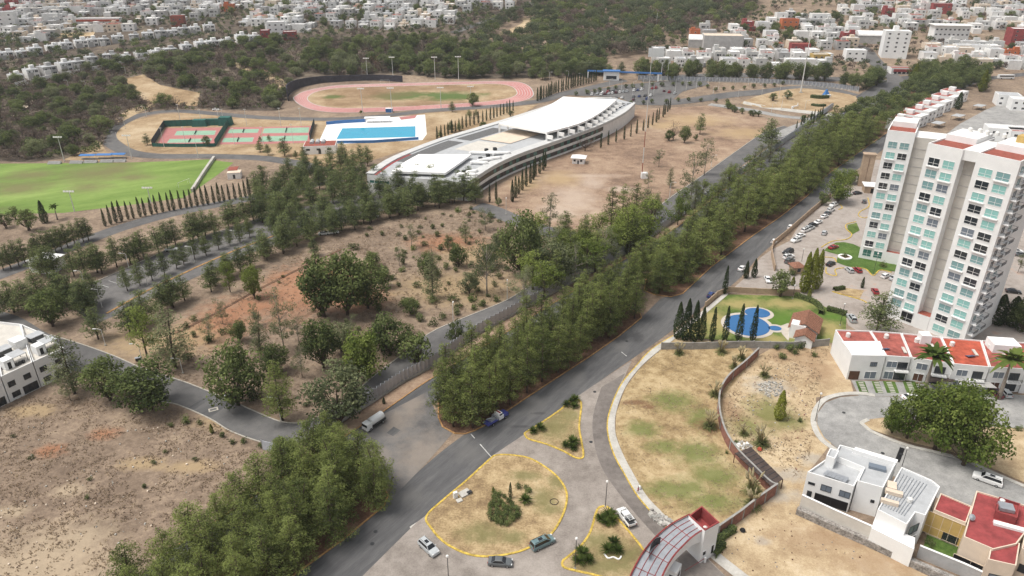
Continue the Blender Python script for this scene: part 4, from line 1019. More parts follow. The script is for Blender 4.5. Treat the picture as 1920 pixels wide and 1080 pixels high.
hillw = [p for p in scatter(lands([(880, 110), (900, 60), (1000, 20), (1040, -40), (1400, -60), (1420, 5), (1400, 35), (1330, 50), (1250, 70), (1200, 100), (1110, 118), (980, 112)]), 7.0, 31, 20000) if not in_poly(p.x, p.y, lands([(920, 72), (960, 45), (990, 35), (1000, 45), (985, 60), (930, 78)]))]
mass_of_trees('hillside_wood', hillw, (7, 14), (.45, .68), [(LM['hillwood'], .62), (LM['oak'], .22), (LM['dryleaf'], .16)], 'dense dark wood covering the hillside at the top', 41)
und = scatter(lands([(-60, 300), (-60, 150), (60, 158), (150, 135), (240, 110), (330, 95), (520, 78), (700, 85), (960, 105), (960, 140), (720, 138), (560, 140), (520, 205), (440, 205), (240, 212), (185, 288), (60, 302)]), 3.2, 33, 20000)
und = [p for p in und if not in_poly(p.x, p.y, clear1)]
mass_of_trees('undergrowth', und, (2.0, 4.6), (.5, .9), [(LM['dryleaf'], .66), (LM['shrub'], .34)], 'brown and olive scrub covering the left slope', 42, .7, 7)
mass_of_trees('far_median_wood', far_pines, (10, 14), (.3, .42), [(LM['dpine'], .6), (LM['pine'], .4)], 'pines of the farthest median stretch, merging into one dark mass', 43, .7, 22)

# ---- dry grass tufts
def tufts(name, poly, n, seed, label, h=(.15, .5), w=.5, avoid=()):
    nr = np.random.default_rng(seed); P = np.array([(p[0], p[1]) for p in poly])
    out = []
    while len(out) < n:
        x, y = nr.uniform(P[:, 0].min(), P[:, 0].max()), nr.uniform(P[:, 1].min(), P[:, 1].max())
        if in_poly(x, y, poly) and mnoise.noise((x * .12, y * .12, seed)) + mnoise.noise((x * .5, y * .5, seed)) * .6 > nr.uniform(-.45, .55) and not any(in_poly(x, y, a) for a in avoid): out.append((x, y))
    xy = np.repeat(np.array(out), 4, 0); k = len(xy)
    hh = nr.uniform(*h, k)
    c = np.stack([xy[:, 0] + nr.normal(0, w * .5, k), xy[:, 1] + nr.normal(0, w * .5, k), hh * .4], 1)
    nn = nr.normal(size=(k, 3)); nn[:, 2] = np.abs(nn[:, 2]) + 1.0; nn /= np.linalg.norm(nn, axis=1, keepdims=True)
    tn = np.clip(np.repeat(nr.uniform(0, 1, len(out)) ** 1.3, 4) + nr.normal(0, .12, k), 0, 1)
    v, t = quads(c, nn, w * .75 * nr.uniform(.5, 1.3, k), .6, nr, tn)
    v[:, 2] = np.maximum(v[:, 2], .035)
    return top(name, leaf_mesh(name, v, t, LM['straw']), kind='stuff', label=label, cat='dry grass')
field = lands([(-200, 1150), (-150, 700), (60, 745), (150, 745), (300, 762), (393, 790), (490, 835), (535, 860), (330, 1005), (130, 1180)])
tufts('dry_grass', field, 4800, 51, 'dry brown grass tufts over the bottom left field')
tufts('dry_grass', plot, 6500, 52, 'dry brown grass tufts over the slope plot', (.2, .6), .55)
tufts('dry_grass', lands([(1262, 984), (1212, 930), (1167, 850), (1155, 775), (1200, 690), (1268, 634), (1420, 668), (1350, 750), (1352, 800), (1462, 905), (1340, 1000)]), 1500, 53, 'short dry grass tufts in the vacant lot', (.08, .2), .35)
tufts('dry_grass', lands([(1420, 668), (1356, 750), (1358, 800), (1400, 845), (1500, 900), (1530, 820), (1530, 745), (1556, 650)]), 1300, 54, 'weeds and dry tufts in the rubble lot', (.1, .35), .4)

# ================================================================== building kit
M['white'] = plain('white_render', (.76,.75,.73), .8, var=.14, scale=.35)
M['palegrey'] = plain('pale_grey_cladding', (.55,.55,.54), .75, var=.12, scale=.4)
M['white_b'] = plain('bright_white_render', (.79,.79,.78), .8, var=.07, scale=.3)
M['cream'] = plain('cream_render', (.66,.55,.44), .85, var=.12, scale=.4)
M['beige_panel'] = plain('beige_panel', (.56,.53,.48), .85, var=.12, scale=.5)
M['greywall'] = plain('grey_render', (.42,.41,.40), .85, var=.2, scale=.4)
M['greyroof'] = plain('grey_roof', (.42,.43,.44), .85, var=.15, scale=.5)
M['darkroof'] = plain('dark_roof_gravel', (.14,.14,.14), .9, var=.5, scale=1.5)
M['redroof'] = plain('red_roof_coating', (.35,.10,.08), .85, var=.5, scale=.5)
M['redroof2'] = plain('bright_red_coating', (.44,.095,.055), .85, var=.45, scale=.5)
M['brickred'] = plain('dark_red_paint', (.30,.06,.06), .8, var=.4, scale=.5)
M['terracotta'] = plain('terracotta', (.30,.085,.06), .8, var=.35, scale=1.2)
M['tile'] = plain('clay_tile', (.27,.13,.085), .85, var=.5, scale=3)
M['stone'] = mottled('rubble_stone', [(.3, (.13,.12,.11)), (.5, (.27,.25,.23)), (.7, (.42,.39,.36))], scales=((.8, 1), (2.5, 1)), bump=0)
M['brick'] = plain('brick_wall', (.27,.13,.10), .9, var=.35, scale=1.5)
M['rust'] = plain('rusty_sheet', (.075,.055,.048), .85, var=.4, scale=1.0)
M['block'] = plain('block_wall', (.32,.31,.29), .9, var=.3, scale=.6)
M['beigewall'] = plain('beige_perimeter_wall', (.42,.31,.22), .9, var=.2, scale=.6)
M['steel'] = plain('galvanised_steel', (.45,.47,.50), .45, .6, .5, var=.15, scale=1)
M['fence'] = plain('blue_grey_fence_panel', (.50,.53,.58), .55, .1, .4, var=.15, scale=1)
M['pole'] = plain('painted_pole', (.62,.62,.60), .6)
M['dark_metal'] = plain('dark_metal', (.045,.047,.05), .5, .3)
M['black'] = plain('black_void', (.012,.012,.014), .6)
M['wood'] = plain('dark_wood', (.12,.06,.04), .7, var=.3, scale=1)
M['canopy'] = plain('white_membrane', (.88,.87,.85), .6, var=.04, scale=.1)
M['tank'] = plain('tank_plastic', (.70,.69,.66), .5)
M['blue'] = plain('blue_paint', (.05,.17,.42), .6, var=.1)
M['green_fence'] = plain('green_windscreen', (.03,.13,.11), .8, var=.2)
M['dark_fence'] = plain('dark_fence_mesh', (.035,.06,.07), .8, var=.2)
M['orange'] = plain('orange_render', (.50,.15,.06), .8, var=.2)
M['yellow_wall'] = plain('yellow_render', (.52,.36,.13), .85, var=.15)
M['solar'] = plain('solar_panel', (.05,.08,.16), .25, .2, .6)
def glass(name, col, rough=.12): return plain(name, col, rough, 0, .6)
M['teal'] = glass('teal_glass', (.27,.52,.49))
M['teal2'] = glass('grey_teal_glass', (.20,.34,.35))
M['dkglass'] = glass('dark_glass', (.025,.032,.040))
M['bluglass'] = glass('blue_grey_glass', (.16,.19,.23))
M['greenglass'] = glass('green_glass', (.05,.16,.14))
def water(name, col):
    m, nt, b = new_mat(name)
    b.inputs['Base Color'].default_value = (*col, 1); b.inputs['Roughness'].default_value = .08; b.inputs['Specular IOR Level'].default_value = .22
    tc = nt.nodes.new('ShaderNodeTexCoord'); n = nt.nodes.new('ShaderNodeTexNoise'); n.inputs['Scale'].default_value = 1.6; n.inputs['Detail'].default_value = 3
    bp = nt.nodes.new('ShaderNodeBump'); bp.inputs['Strength'].default_value = .12
    nt.links.new(tc.outputs['Object'], n.inputs['Vector']); nt.links.new(n.outputs['Fac'], bp.inputs['Height']); nt.links.new(bp.outputs[0], b.inputs['Normal'])
    return m
M['poolwater'] = water('pool_water', (.015,.34,.50)); M['poolwater2'] = water('garden_pool_water', (.035,.13,.30))

_win = {}
def window_mesh(w, h, nx, ny, gl, fr):
    key = (round(w, 2), round(h, 2), nx, ny, gl.name, fr.name)
    if key not in _win:
        a = MB(); t = .07; d = .09
        a.box((0, -d / 2, h / 2 - t / 2), (w, d, t), fr); a.box((0, -d / 2, -h / 2 + t / 2), (w, d, t), fr)
        a.box((-w / 2 + t / 2, -d / 2, 0), (t, d, h - 2 * t), fr); a.box((w / 2 - t / 2, -d / 2, 0), (t, d, h - 2 * t), fr)
        for k in range(1, nx): a.box((-w / 2 + w * k / nx, -d / 2 + .012, 0), (t, d * .7, h - 2 * t), fr)
        for k in range(1, ny): a.box((0, -d / 2 + .016, -h / 2 + h * (k / ny if ny > 2 else .36)), (w - 2 * t, d * .6, t), fr)
        g = MB(); g.face([(-w / 2 + t, -.02, -h / 2 + t), (w / 2 - t, -.02, -h / 2 + t), (w / 2 - t, -.02, h / 2 - t), (-w / 2 + t, -.02, h / 2 - t)], gl)
        _win[key] = (a.mesh('window'), g.mesh('pane'))
    return _win[key]
def wall_frame(a, b):
    """unit along and outward angle for a wall seen from the a->b right hand side"""
    d = Vector((b[0] - a[0], b[1] - a[1], 0)); L = d.length
    return d / L, L, math.atan2(d.y, d.x)
def window(parent, a, b, u, z, w, h, gl=None, nx=2, ny=2, fr=None, name='window', sub='pane'):
    """a window on the wall a->b (outside on the right of a->b), its middle at metres u along and height z; parent coordinates are world"""
    d, L, rz = wall_frame(a, b)
    f, g = window_mesh(w, h, nx, ny, gl or M['dkglass'], fr or M['white_b'])
    p = Vector((a[0], a[1], 0)) + d * u
    inv = -Vector(parent.location)
    o = child(name, f, parent, (p.x + inv.x, p.y + inv.y, z + inv.z), rz)
    child(sub, g, o)
    return o
def ccw(pts):
    a = sum(pts[i][0] * pts[(i + 1) % len(pts)][1] - pts[(i + 1) % len(pts)][0] * pts[i][1] for i in range(len(pts)))
    return pts if a > 0 else pts[::-1]
def rel(pts, o): return [(p[0] - o[0], p[1] - o[1]) for p in pts]
def thing(name, pts, label, cat, group=None):
    c = sum((Vector((p[0], p[1], 0)) for p in pts), Vector()) / len(pts)
    return empty(name, (c.x, c.y, 0), 0, label, cat, group)
def part_prism(name, parent, pts, z0, z1, mat, top_mat=None, bottom=False):
    o = parent.location; mb = MB(); mb.prism(rel(pts, o), z0 - o[2], z1 - o[2], mat, top_mat, bottom)
    return mb.child(name, parent)
def parapet(parent, pts, z0, z1, mat, t=.22, name='parapet', closed=True):
    o = parent.location; P = [Vector((p[0] - o[0], p[1] - o[1], 0)) for p in ccw(pts)] if closed else [Vector((p[0] - o[0], p[1] - o[1], 0)) for p in pts]
    I = inset_poly(P, t) if closed else None
    mb = MB(); n = len(P)
    if closed:
        for i in range(n):
            j = (i + 1) % n
            mb.face([(P[i].x, P[i].y, z0), (P[j].x, P[j].y, z0), (P[j].x, P[j].y, z1), (P[i].x, P[i].y, z1)], mat)
            mb.face([(I[j].x, I[j].y, z0), (I[i].x, I[i].y, z0), (I[i].x, I[i].y, z1), (I[j].x, I[j].y, z1)], mat)
            mb.face([(P[i].x, P[i].y, z1), (P[j].x, P[j].y, z1), (I[j].x, I[j].y, z1), (I[i].x, I[i].y, z1)], mat)
    return mb.child(name, parent)
def inset_poly(P, t):
    """inset of a ccw polygon by t (mitred)"""
    n = len(P); out = []
    for i in range(n):
        a, b, c = P[i - 1], P[i], P[(i + 1) % n]
        d1 = Vector((b[0] - a[0], b[1] - a[1])).normalized(); d2 = Vector((c[0] - b[0], c[1] - b[1])).normalized()
        n1 = Vector((-d1.y, d1.x)); n2 = Vector((-d2.y, d2.x))
        m = n1 + n2; k = m.dot(n1)
        m = m / k if abs(k) > .2 else n1
        out.append(Vector((b[0] + m.x * t, b[1] + m.y * t, 0)))
    return out
def tank(parent, p, z, r=.55, h=1.2, name='water_tank'):
    o = parent.location; mb = MB()
    mb.tube([(0, 0, 0), (0, 0, h * .8), (0, 0, h)], [r, r, r * .4], M['tank'], 10)
    return mb.child(name, parent, (p[0] - o[0], p[1] - o[1], z - o[2]), smooth=False)
def box_part(name, parent, c, s, mat, rz=0.0, rx=0.0):
    o = parent.location; mb = MB(); mb.box((0, 0, 0), s, mat, 0, 1.0, rx)
    return mb.child(name, parent, (c[0] - o[0], c[1] - o[1], c[2] - o[2]), rz)
def wallrun(name, pts, h, t, mat, label, cat='wall', cap=None, z0=-.1, group=None, smooth=False, posts=None):
    """a free-standing wall along a line"""
    C = smooth_path(pts, 5) if smooth else [Vector(p) for p in pts]
    o = C[0]; mb = MB(); m = mb.mi(mat)
    A, B = offset_path(C, t / 2), offset_path(C, -t / 2)
    for i in range(len(C)):
        for q, z in ((A[i], z0), (A[i], h), (B[i], h), (B[i], z0)): mb.v.append((q.x - o.x, q.y - o.y, z))
    for i in range(len(C) - 1):
        for k in range(3): mb.f.append((i * 4 + k, i * 4 + k + 1, i * 4 + k + 5, i * 4 + k + 4)); mb.m.append(m)
    mb.f.append((0, 1, 2, 3)); mb.m.append(m); e = 4 * (len(C) - 1); mb.f.append((e + 3, e + 2, e + 1, e)); mb.m.append(m)
    e_ = empty(name, (o.x, o.y, o.z if abs(o.z) > .01 else 0), 0, label, cat, group)
    mb.child('wall_body', e_)
    if cap:
        kb = MB(); kerb_pts = [c - o for c in C]; AA, BB = offset_path(kerb_pts, t / 2 + .06), offset_path(kerb_pts, -t / 2 - .06); mm = kb.mi(cap)
        for i in range(len(C)):
            for q, z in ((AA[i], h + .003), (AA[i], h + .12), (BB[i], h + .12), (BB[i], h + .003)): kb.v.append((q.x, q.y, z))
        for i in range(len(C) - 1):
            for k in range(3): kb.f.append((i * 4 + k, i * 4 + k + 1, i * 4 + k + 5, i * 4 + k + 4)); kb.m.append(mm)
        kb.child('coping', e_)
    if posts:
        for p in resample(C, posts): box_part('post', e_, (p.x, p.y, (h + .1) / 2), (t + .12, t + .12, h + .16), cap or mat)
    return e_

# ================================================================== the apartment tower
def tower():
    zA, zB = 46.0, 53.0
    A0, A1 = land(1664, 246, zA), land(1717, 252, zA)
    B0, B1 = land(1740, 271, zB), land(1806, 284, zB)
    C0, C1 = land(1834, 289, zB), land(1914, 306, zB)
    nB = Vector((B1.y - B0.y, -(B1.x - B0.x), 0)).normalized()          # outwards, towards the lower left
    inn = -nB
    nA = Vector((A1.y - A0.y, -(A1.x - A0.x), 0)).normalized()
    cx = (B0 + C1) / 2
    T = empty('apartment_tower', (cx.x, cx.y, 0), 0, 'tall white apartment tower with teal windows beside the car park', 'tower')
    bays = [(A0, A1, zA, 12, -nA, 18.0), (B0, B1, zB, 15, inn, 20.0), (C0, C1, zB, 15, inn, 20.0)]
    for bi, (p, q, H, nf, iv, dep) in enumerate(bays):
        pts = [p, q, q + iv * dep, p + iv * dep]
        part_prism('wall', T, pts, -.5, H, M['white_b'], M['terracotta'])
        parapet(T, pts, H + .002, H + .45, M['white_b'], .3)
        # the set-back storey on the roof
        back = [p + iv * 9 + (q - p) * .06, q + iv * 9 - (q - p) * .06, q + iv * (dep - .6) - (q - p) * .06, p + iv * (dep - .6) + (q - p) * .06]
        part_prism('roof_storey', T, back, H + .004, H + 1.7, M['white_b'], M['white'])
        L = (q - p).length
        fh = (H - 3.2) / nf
        for r in range(nf):
            z = H - 4.3 - r * fh
            for u in (.29, .71):
                ground = r == nf - 1
                gm = rng.choices([M['teal'], M['teal2'], M['dkglass'], M['bluglass']], [.52, .2, .2, .08])[0]
                w, h = L * .33, 2.25
                if ground and bi == 0: gm, h = M['greenglass'], 2.6
                if ground and bi == 1 and u < .5: continue
                if ground and bi == 1: gm, h, w = M['black'], 3.0, 3.4
                o = window(T, p, q, L * u, z, w, h, gm, 2 if bi else 2, 2)
                if (r + int(u * 10) + bi) % 3 == 0 and not ground:
                    sb = MB(); sb.box((0, -.25, 0), (w + .35, .5, .28), M['white_b'])
                    child('sill', sb.mesh('sill'), o, (0, 0, -h / 2 - .2))
    # recessed beige shafts between the bays
    dA = (A1 - A0); dA.z = 0; dA.normalize()
    s1 = [A1 - nA * 1.6 - dA * .02, A1 - nA * 1.6 + dA * 14, A1 - nA * 12 + dA * 14, A1 - nA * 12 - dA * .02]
    part_prism('recess_wall', T, s1, -.4, zA - 1.2, M['beige_panel'], M['white'])
    s2 = [B1 + inn * 3.0, C0 + inn * 3.0, C0 + inn * 15, B1 + inn * 15]
    part_prism('recess_wall', T, s2, -.4, zB - 2.4, M['beige_panel'], M['white'])
    hd = [B1 + inn * .6, C0 + inn * .6, C0 + inn * 15.5, B1 + inn * 15.5]
    part_prism('lintel', T, hd, zB - 2.38, zB + .4, M['white_b'], M['white'], True)
    a_, b_ = B1 + inn * 3.0, C0 + inn * 3.0
    for r in range(14):
        m = (a_ + b_) / 2 + nB * .06
        d, L, rz = wall_frame(a_, b_)
        box_part('panel_joint', T, (m.x, m.y, 6 + r * 3.1), (L * .8, .1, .12), M['greywall'], rz)
    a_, b_ = A1 - nA * 1.6, A1 - nA * 1.6 + dA * 14
    d, L, rz = wall_frame(a_, b_); nn = Vector((d.y, -d.x, 0))
    for r in range(13):
        m = (a_ + b_) / 2 + nn * .05
        box_part('panel_joint', T, (m.x, m.y, 5 + r * 3.0), (L * .96, .1, .12), M['greywall'], rz)
    # low porch joining the wing and the middle bay
    part_prism('porch', T, [A1 + dA * .02, A1 + dA * 14, A1 - nA * 1.55 + dA * 14, A1 - nA * 1.55 + dA * .02], -.3, 4.2, M['white_b'], M['terracotta'])
    part_prism('porch', T, [B1 + nB * .15 - (B1 - B0).normalized() * .05, C0 + nB * .15, C0 + inn * 2.9, B1 + inn * 2.9], -.3, 4.6, M['white_b'], M['terracotta'])
    # balconies up the right-hand side
    e0, e1 = C1, C1 + inn * 13
    d, L, rz = wall_frame(e0, e1); out = Vector((d.y, -d.x, 0))
    slab = MB(); slab.box((0, -.75, 0), (3.4, 1.5, .22), M['white_b'])
    rail = MB()
    for x in [-1.65 + .33 * k for k in range(11)]: rail.box((x, -1.42, .6), (.05, .05, .95), M['dark_metal'])
    rail.box((0, -1.42, 1.1), (3.4, .07, .07), M['dark_metal'])
    for x in (-1.66, 1.66): rail.box((x, -.72, 1.1), (.06, 1.4, .06), M['dark_metal'])
    sm, rm = slab.mesh('balcony'), rail.mesh('railing')
    for r in range(15):
        for u in (2.6, 7.6):
            p = e0 + d * u
            o = child('balcony', sm, T, (p.x - T.location.x, p.y - T.location.y, 3.4 + r * 3.3), rz)
            child('railing', rm, o)
            window(T, e0, e1, u, 4.7 + r * 3.3, 2.4, 2.0, rng.choice([M['dkglass'], M['teal2'], M['bluglass']]), 2, 1)
    # roof plant rooms and tanks
    mid = (B0 + C1) / 2 + inn * 15
    d, L, rz = wall_frame(B0, C1)
    box_part('plant_room', T, (mid.x + 4, mid.y - 4, zB + 2.6), (2.0, 3, 1.8), M['yellow_wall'], rz)
    for k in range(5):
        q = mid + d * (k * 2.2 - 8) + inn * (2.0 + k % 2)
        tank(T, q, zB + 1.7, .6, 1.2)
tower()

# ================================================================== curved campus building
def campus_building():
    H = 8.5
    front = smooth_path([land(x, y, H) for x, y in [(878, 342), (922, 313), (966, 292), (1010, 276), (1068, 256), (1127, 234), (1170, 212), (1191, 194)]], 6)
    back = smooth_path([land(x, y, H) for x, y in [(688, 327), (722, 303), (762, 285), (823, 262), (887, 243), (950, 224), (1010, 205), (1056, 190), (1110, 184), (1156, 185)]], 6)
    front, back = resample(front, 44), resample(back, 44)
    out = front + back[::-1]
    B = thing('curved_campus_building', out, 'long curved white campus building with roof canopies beside the brown field', 'building')
    o = B.location
    def at(t, s):
        """a point on the roof: t along, s across (0 front, 1 back)"""
        k = t * 43; i = min(42, int(k)); f = k - i
        return front[i].lerp(front[i + 1], f).lerp(back[i].lerp(back[i + 1], f), s)
    mb = MB()
    for i in range(43):
        for A, flip in ((front, False), (back, True)):
            a, b = A[i], A[i + 1]
            q = [(a.x - o.x, a.y - o.y, 0), (b.x - o.x, b.y - o.y, 0), (b.x - o.x, b.y - o.y, H), (a.x - o.x, a.y - o.y, H)]
            mb.face(q if not flip else q[::-1], M['white'])
    for A in (0, 43):
        a, b = back[A], front[A]
        q = [(a.x - o.x, a.y - o.y, 0), (b.x - o.x, b.y - o.y, 0), (b.x - o.x, b.y - o.y, H), (a.x - o.x, a.y - o.y, H)]
        mb.face(q if A == 0 else q[::-1], M['white'])
    mb.child('wall', B)
    def roof_strip(name, s0, s1, t0, t1, dz, mat, n=44):
        r = MB(); m = r.mi(mat)
        for k in range(n):
            t = t0 + (t1 - t0) * k / (n - 1)
            p, q = at(t, s0), at(t, s1)
            r.v += [(p.x - o.x, p.y - o.y, H + dz), (q.x - o.x, q.y - o.y, H + dz)]
        for k in range(n - 1): r.f.append((2 * k, 2 * k + 2, 2 * k + 3, 2 * k + 1)); r.m.append(m)
        me = r.mesh(name)
        if me.polygons[0].normal.z < 0: me.flip_normals()
        return child(name, me, B)
    roof_strip('roof', 0, 1, 0, 1, .01, M['greyroof'])
    # raised rims front and back
    for s0, s1, nm in ((-.012, .09, 'front_rim'), (.93, 1.01, 'rear_rim')):
        r = MB(); mm = r.mi(M['palegrey'])
        for k in range(60):
            t = k / 59; p, q = at(t, s0), at(t, s1)
            for v, z in ((p, H - .9), (p, H + .55), (q, H + .55), (q, H + .02)): r.v.append((v.x - o.x, v.y - o.y, z))
        for k in range(59):
            for j in range(3): r.f.append((4 * k + j, 4 * k + 4 + j, 4 * k + 5 + j, 4 * k + 1 + j)); r.m.append(mm)
        r.child(nm, B)
    roof_strip('gravel_strip', .72, .90, .10, .30, .05, M['darkroof'], 12)
    roof_strip('gravel_strip', .70, .88, .32, .46, .05, M['darkroof'], 12)
    for k in range(7): roof_strip('gravel_strip', .28 - .006 * k, .42, .52 + k * .066, .52 + k * .066 + .05, .05, M['darkroof'], 6)
    roof_strip('red_strip', .90, .925, 0, .16, .06, M['brickred'], 8)
    roof_strip('tan_roof', .30, .66, .34, .47, .30, M['cream'], 10)
    roof_strip('pale_roof', .30, .64, .235, .33, .06, M['beige_panel'], 10)
    # two bands of glazing with their panes, front side
    fr2 = resample(front, 66)
    for band, (z0, z1) in enumerate(((1.1, 3.2), (4.7, 6.9))):
        for i in range(1, 44):
            a, b = fr2[i], fr2[i + 1]
            d, L, rz = wall_frame(a, b)
            window(B, a, b, L / 2, (z0 + z1) / 2, L - .06, z1 - z0, M['greenglass'] if (i * 7 + band * 3) % 5 < 2 and i > 8 else M['dkglass'], 2, 1, M['dark_metal'])
    a, b = back[0], front[0]
    d, L, rz = wall_frame(a, b)
    for k in range(4): window(B, a, b, 2.2 + k * 2.4, 5.4, 2.3, 1.4, M['greenglass'], 1, 1, M['white_b'])
    # saw-tooth vents along the front roof edge
    for k in range(30):
        t = .50 + k * .0165; p = at(t, .17); q = at(t + .004, .17)
        box_part('roof_vent', B, (p.x, p.y, H + .3), (1.5, .9, .5), M['steel'] if k % 2 else M['darkroof'], math.atan2(q.y - p.y, q.x - p.x))
    # air ducts
    for (x, y, L, a) in [(905, 287, 13, -8), (925, 286, 8, -5), (940, 287, 9, 12), (910, 300, 9, 25), (898, 305, 8, -10), (925, 297, 8, 20), (876, 327, 9, -5), (884, 322, 6, 25)]:
        p = land(x, y, H + 1)
        m_ = MB(); n_ = 8; ca = R(a)
        m_.tube([(-L / 2, -.7, 0), (-L / 2 + 1.2, .1, .3), (0, 0, .35), (L / 2 - 1.2, -.1, .3), (L / 2, .8, 0)], [.75, .75, .7, .75, .75], M['canopy'], 8)
        m_.child('air_duct', B, (p.x - o.x, p.y - o.y, H + .85), ca)
    for (x, y) in [(912, 281), (928, 279), (901, 297), (915, 291), (870, 322)]:
        p = land(x, y, H + .8); box_part('air_unit', B, (p.x, p.y, H + .75), (1.6, 1.6, 1.4), M['dark_metal'], .4)
    # big canopy
    def canopy(px, z, zc, name, posts, dip=.0):
        P = [land(x, y, z) for x, y in px]
        c = MB(); n = len(P) // 2; K = 12
        A, Bk = resample(smooth_path(P[:n], 4), K), resample(smooth_path(P[n:][::-1], 4), K)
        for i in range(K):
            for j in range(7):
                q = A[i].lerp(Bk[i], j / 6); sag = dip * math.sin(math.pi * j / 6)
                c.v.append((q.x - o.x, q.y - o.y, z - sag)); 
        m_ = c.mi(M['canopy'])
        for i in range(K - 1):
            for j in range(6): c.f.append((i * 7 + j, (i + 1) * 7 + j, (i + 1) * 7 + j + 1, i * 7 + j + 1)); c.m.append(m_)
        me = c.mesh(name, True)
        if me.polygons[0].normal.z < 0: me.flip_normals()
        cv = child(name, me, B)
        e = MB(); edge = A + Bk[::-1]
        for i in range(len(edge)):
            a, b = edge[i], edge[(i + 1) % len(edge)]
            e.face([(a.x - o.x, a.y - o.y, z - 1.0), (b.x - o.x, b.y - o.y, z - 1.0), (b.x - o.x, b.y - o.y, z + .05), (a.x - o.x, a.y - o.y, z + .05)], M['canopy'])
        child('edge_beam', e.mesh('edge_beam'), cv)
        for i in range(posts):
            q = (Bk if name == 'large_canopy' else A)[int(i * (K - 1) / max(1, posts - 1))].copy()
            box_part('canopy_column', B, (q.x, q.y, (H + z - 1) / 2), (.9, .9, z - 1 - H), M['canopy'])
        return A, Bk
    A, Bk = canopy([(935, 231), (990, 214), (1030, 197), (1056, 181), (1156, 187), (1130, 208), (1090, 230), (1025, 248)], 13.5, 0, 'large_canopy', 12, .8)
    for i in range(12):
        q = Bk[i]
        k = at(.5, .2)
        box_part('canopy_fin', B, (q.x + 1.6, q.y - 1.2, 11.2), (3.8, .5, 2.0), M['canopy'], R(-35))
    for q in (A[0], A[1], A[2]): box_part('canopy_column', B, (q.x + .4, q.y + .4, 10.5), (1.0, 1.0, 4.0), M['canopy'])
    canopy([(734, 321), (758, 304), (785, 289), (884, 289), (862, 305), (835, 324)], 10.6, 0, 'small_canopy', 5, .3)
    for i in range(12):
        u = i / 11; p = land(738 + 95 * u, 321.5 + 3.5 * u, 9.4)
        box_part('truss', B, (p.x, p.y, 9.5), (.25, .25, 1.9), M['dark_metal'], 0, R(30 if i % 2 else -30))
campus_building()

# ================================================================== zigzag fence along the boulevard
def zigzag_fence(line, n, label, group, start=0):
    C = resample(lands(line), n + 1)
    L = (C[1] - C[0]).length
    base = empty('zigzag_fence', C[0], 0, label, 'fence', group)
    o = C[0]
    kb = MB(); mm = kb.mi(M['sidewalk'])
    A, B_ = offset_path(C, .2), offset_path(C, -.2)
    for i in range(len(C)):
        for q, z in ((A[i], -.05), (A[i], .6), (B_[i], .6), (B_[i], -.05)): kb.v.append((q.x - o.x, q.y - o.y, z + hill(q.y) - o.z))
    for i in range(len(C) - 1):
        for k in range(3): kb.f.append((i * 4 + k, i * 4 + k + 1, i * 4 + k + 5, i * 4 + k + 4)); kb.m.append(mm)
    kb.child('plinth', base)
    pm = MB()
    h = 3.0; w = L * .5
    pm.box((-w / 2, 0, 0), (math.hypot(w, .85), .05, h), M['fence'], R(42)); pm.box((w / 2 + .01, 0, 0), (math.hypot(w, .85), .05, h), M['steel'], R(-42))
    me = pm.mesh('panel')
    for i in range(n):
        m = (C[i] + C[i + 1]) / 2; d = C[i + 1] - C[i]
        child('panel', me, base, (m.x - o.x, m.y - o.y, .62 + h / 2 + hill(m.y) - o.z), math.atan2(d.y, d.x))
zigzag_fence([(582, 829), (640, 791), (700, 754), (753, 719), (813, 687), (893, 629)], 44, 'blue grey zigzag panel fence beside the median grove', 'campus fence')
zigzag_fence([(893, 629), (1000, 570), (1157, 485), (1227, 441), (1280, 404)], 70, 'zigzag panel fence stretch by the cross street junction', 'campus fence')
zigzag_fence([(1280, 404), (1385, 331), (1440, 290), (1500, 247), (1560, 203)], 76, 'zigzag panel fence stretch beside the campus field', 'campus fence')
zigzag_fence([(1196, 150), (1300, 153), (1400, 155), (1500, 160), (1560, 165), (1610, 172)], 60, 'pale panel fence along the far campus boundary', 'campus fence')
# its plain end panel at the road bend
e = empty('end_panel', land(515, 848), R(-18), 'grey metal gate panel at the end of the zigzag fence', 'fence panel')
mb = MB(); mb.box((0, 0, 1.3), (6.2, .08, 2.5), M['fence']); mb.child('panel', e)
for x in (-3.1, 0, 3.1): MB().box((x, 0, 1.4), (.14, .14, 2.8), M['steel']).child('post', e)

# ================================================================== walls of the vacant lots
wallrun('brick_wall', lands([(1420, 668), (1395, 692), (1365, 718), (1350, 742), (1346, 768), (1350, 800), (1362, 832), (1383, 862), (1410, 890), (1438, 918), (1452, 926)]), 2.6, .3, M['brick'], 'curved brick wall dividing the two vacant lots', 'wall', M['block'], smooth=True, posts=9)
wallrun('brick_wall', lands([(1453, 927), (1420, 950), (1385, 978), (1345, 1006)]), 2.8, .3, M['brick'], 'straight brick wall running from the gatehouse to the rubble lot', 'wall', M['block'], posts=6)
wallrun('block_wall', lands([(1240, 655), (1300, 655), (1400, 652), (1480, 654), (1552, 648)]), 2.2, .25, M['block'], 'grey block wall behind the vacant lot below the pool garden', 'wall', None, posts=12)
wallrun('garden_wall', lands([(1322, 577), (1345, 556), (1366, 548), (1440, 552), (1498, 553)]), 2.0, .25, M['beigewall'], 'beige wall at the roadside of the pool garden', 'wall', None, posts=9)
wallrun('garden_wall', lands([(1452, 508), (1446, 478), (1448, 462), (1475, 440), (1520, 400), (1556, 370)]), 2.2, .25, M['beigewall'], 'long beige wall between the boulevard and the tower car park', 'wall', None, posts=16)
lean = empty('lean_to_shed', land(1425, 880), 0, 'low shed with rusty dark sheet roof against the brick wall', 'shed')
ls = [land(1378, 850, 2.6), land(1408, 838, 2.6), land(1468, 898, 2.6), land(1446, 912, 2.6)]
part_prism('shed_roof', lean, ls, 2.5, 2.66, M['rust'], M['rust'], True)
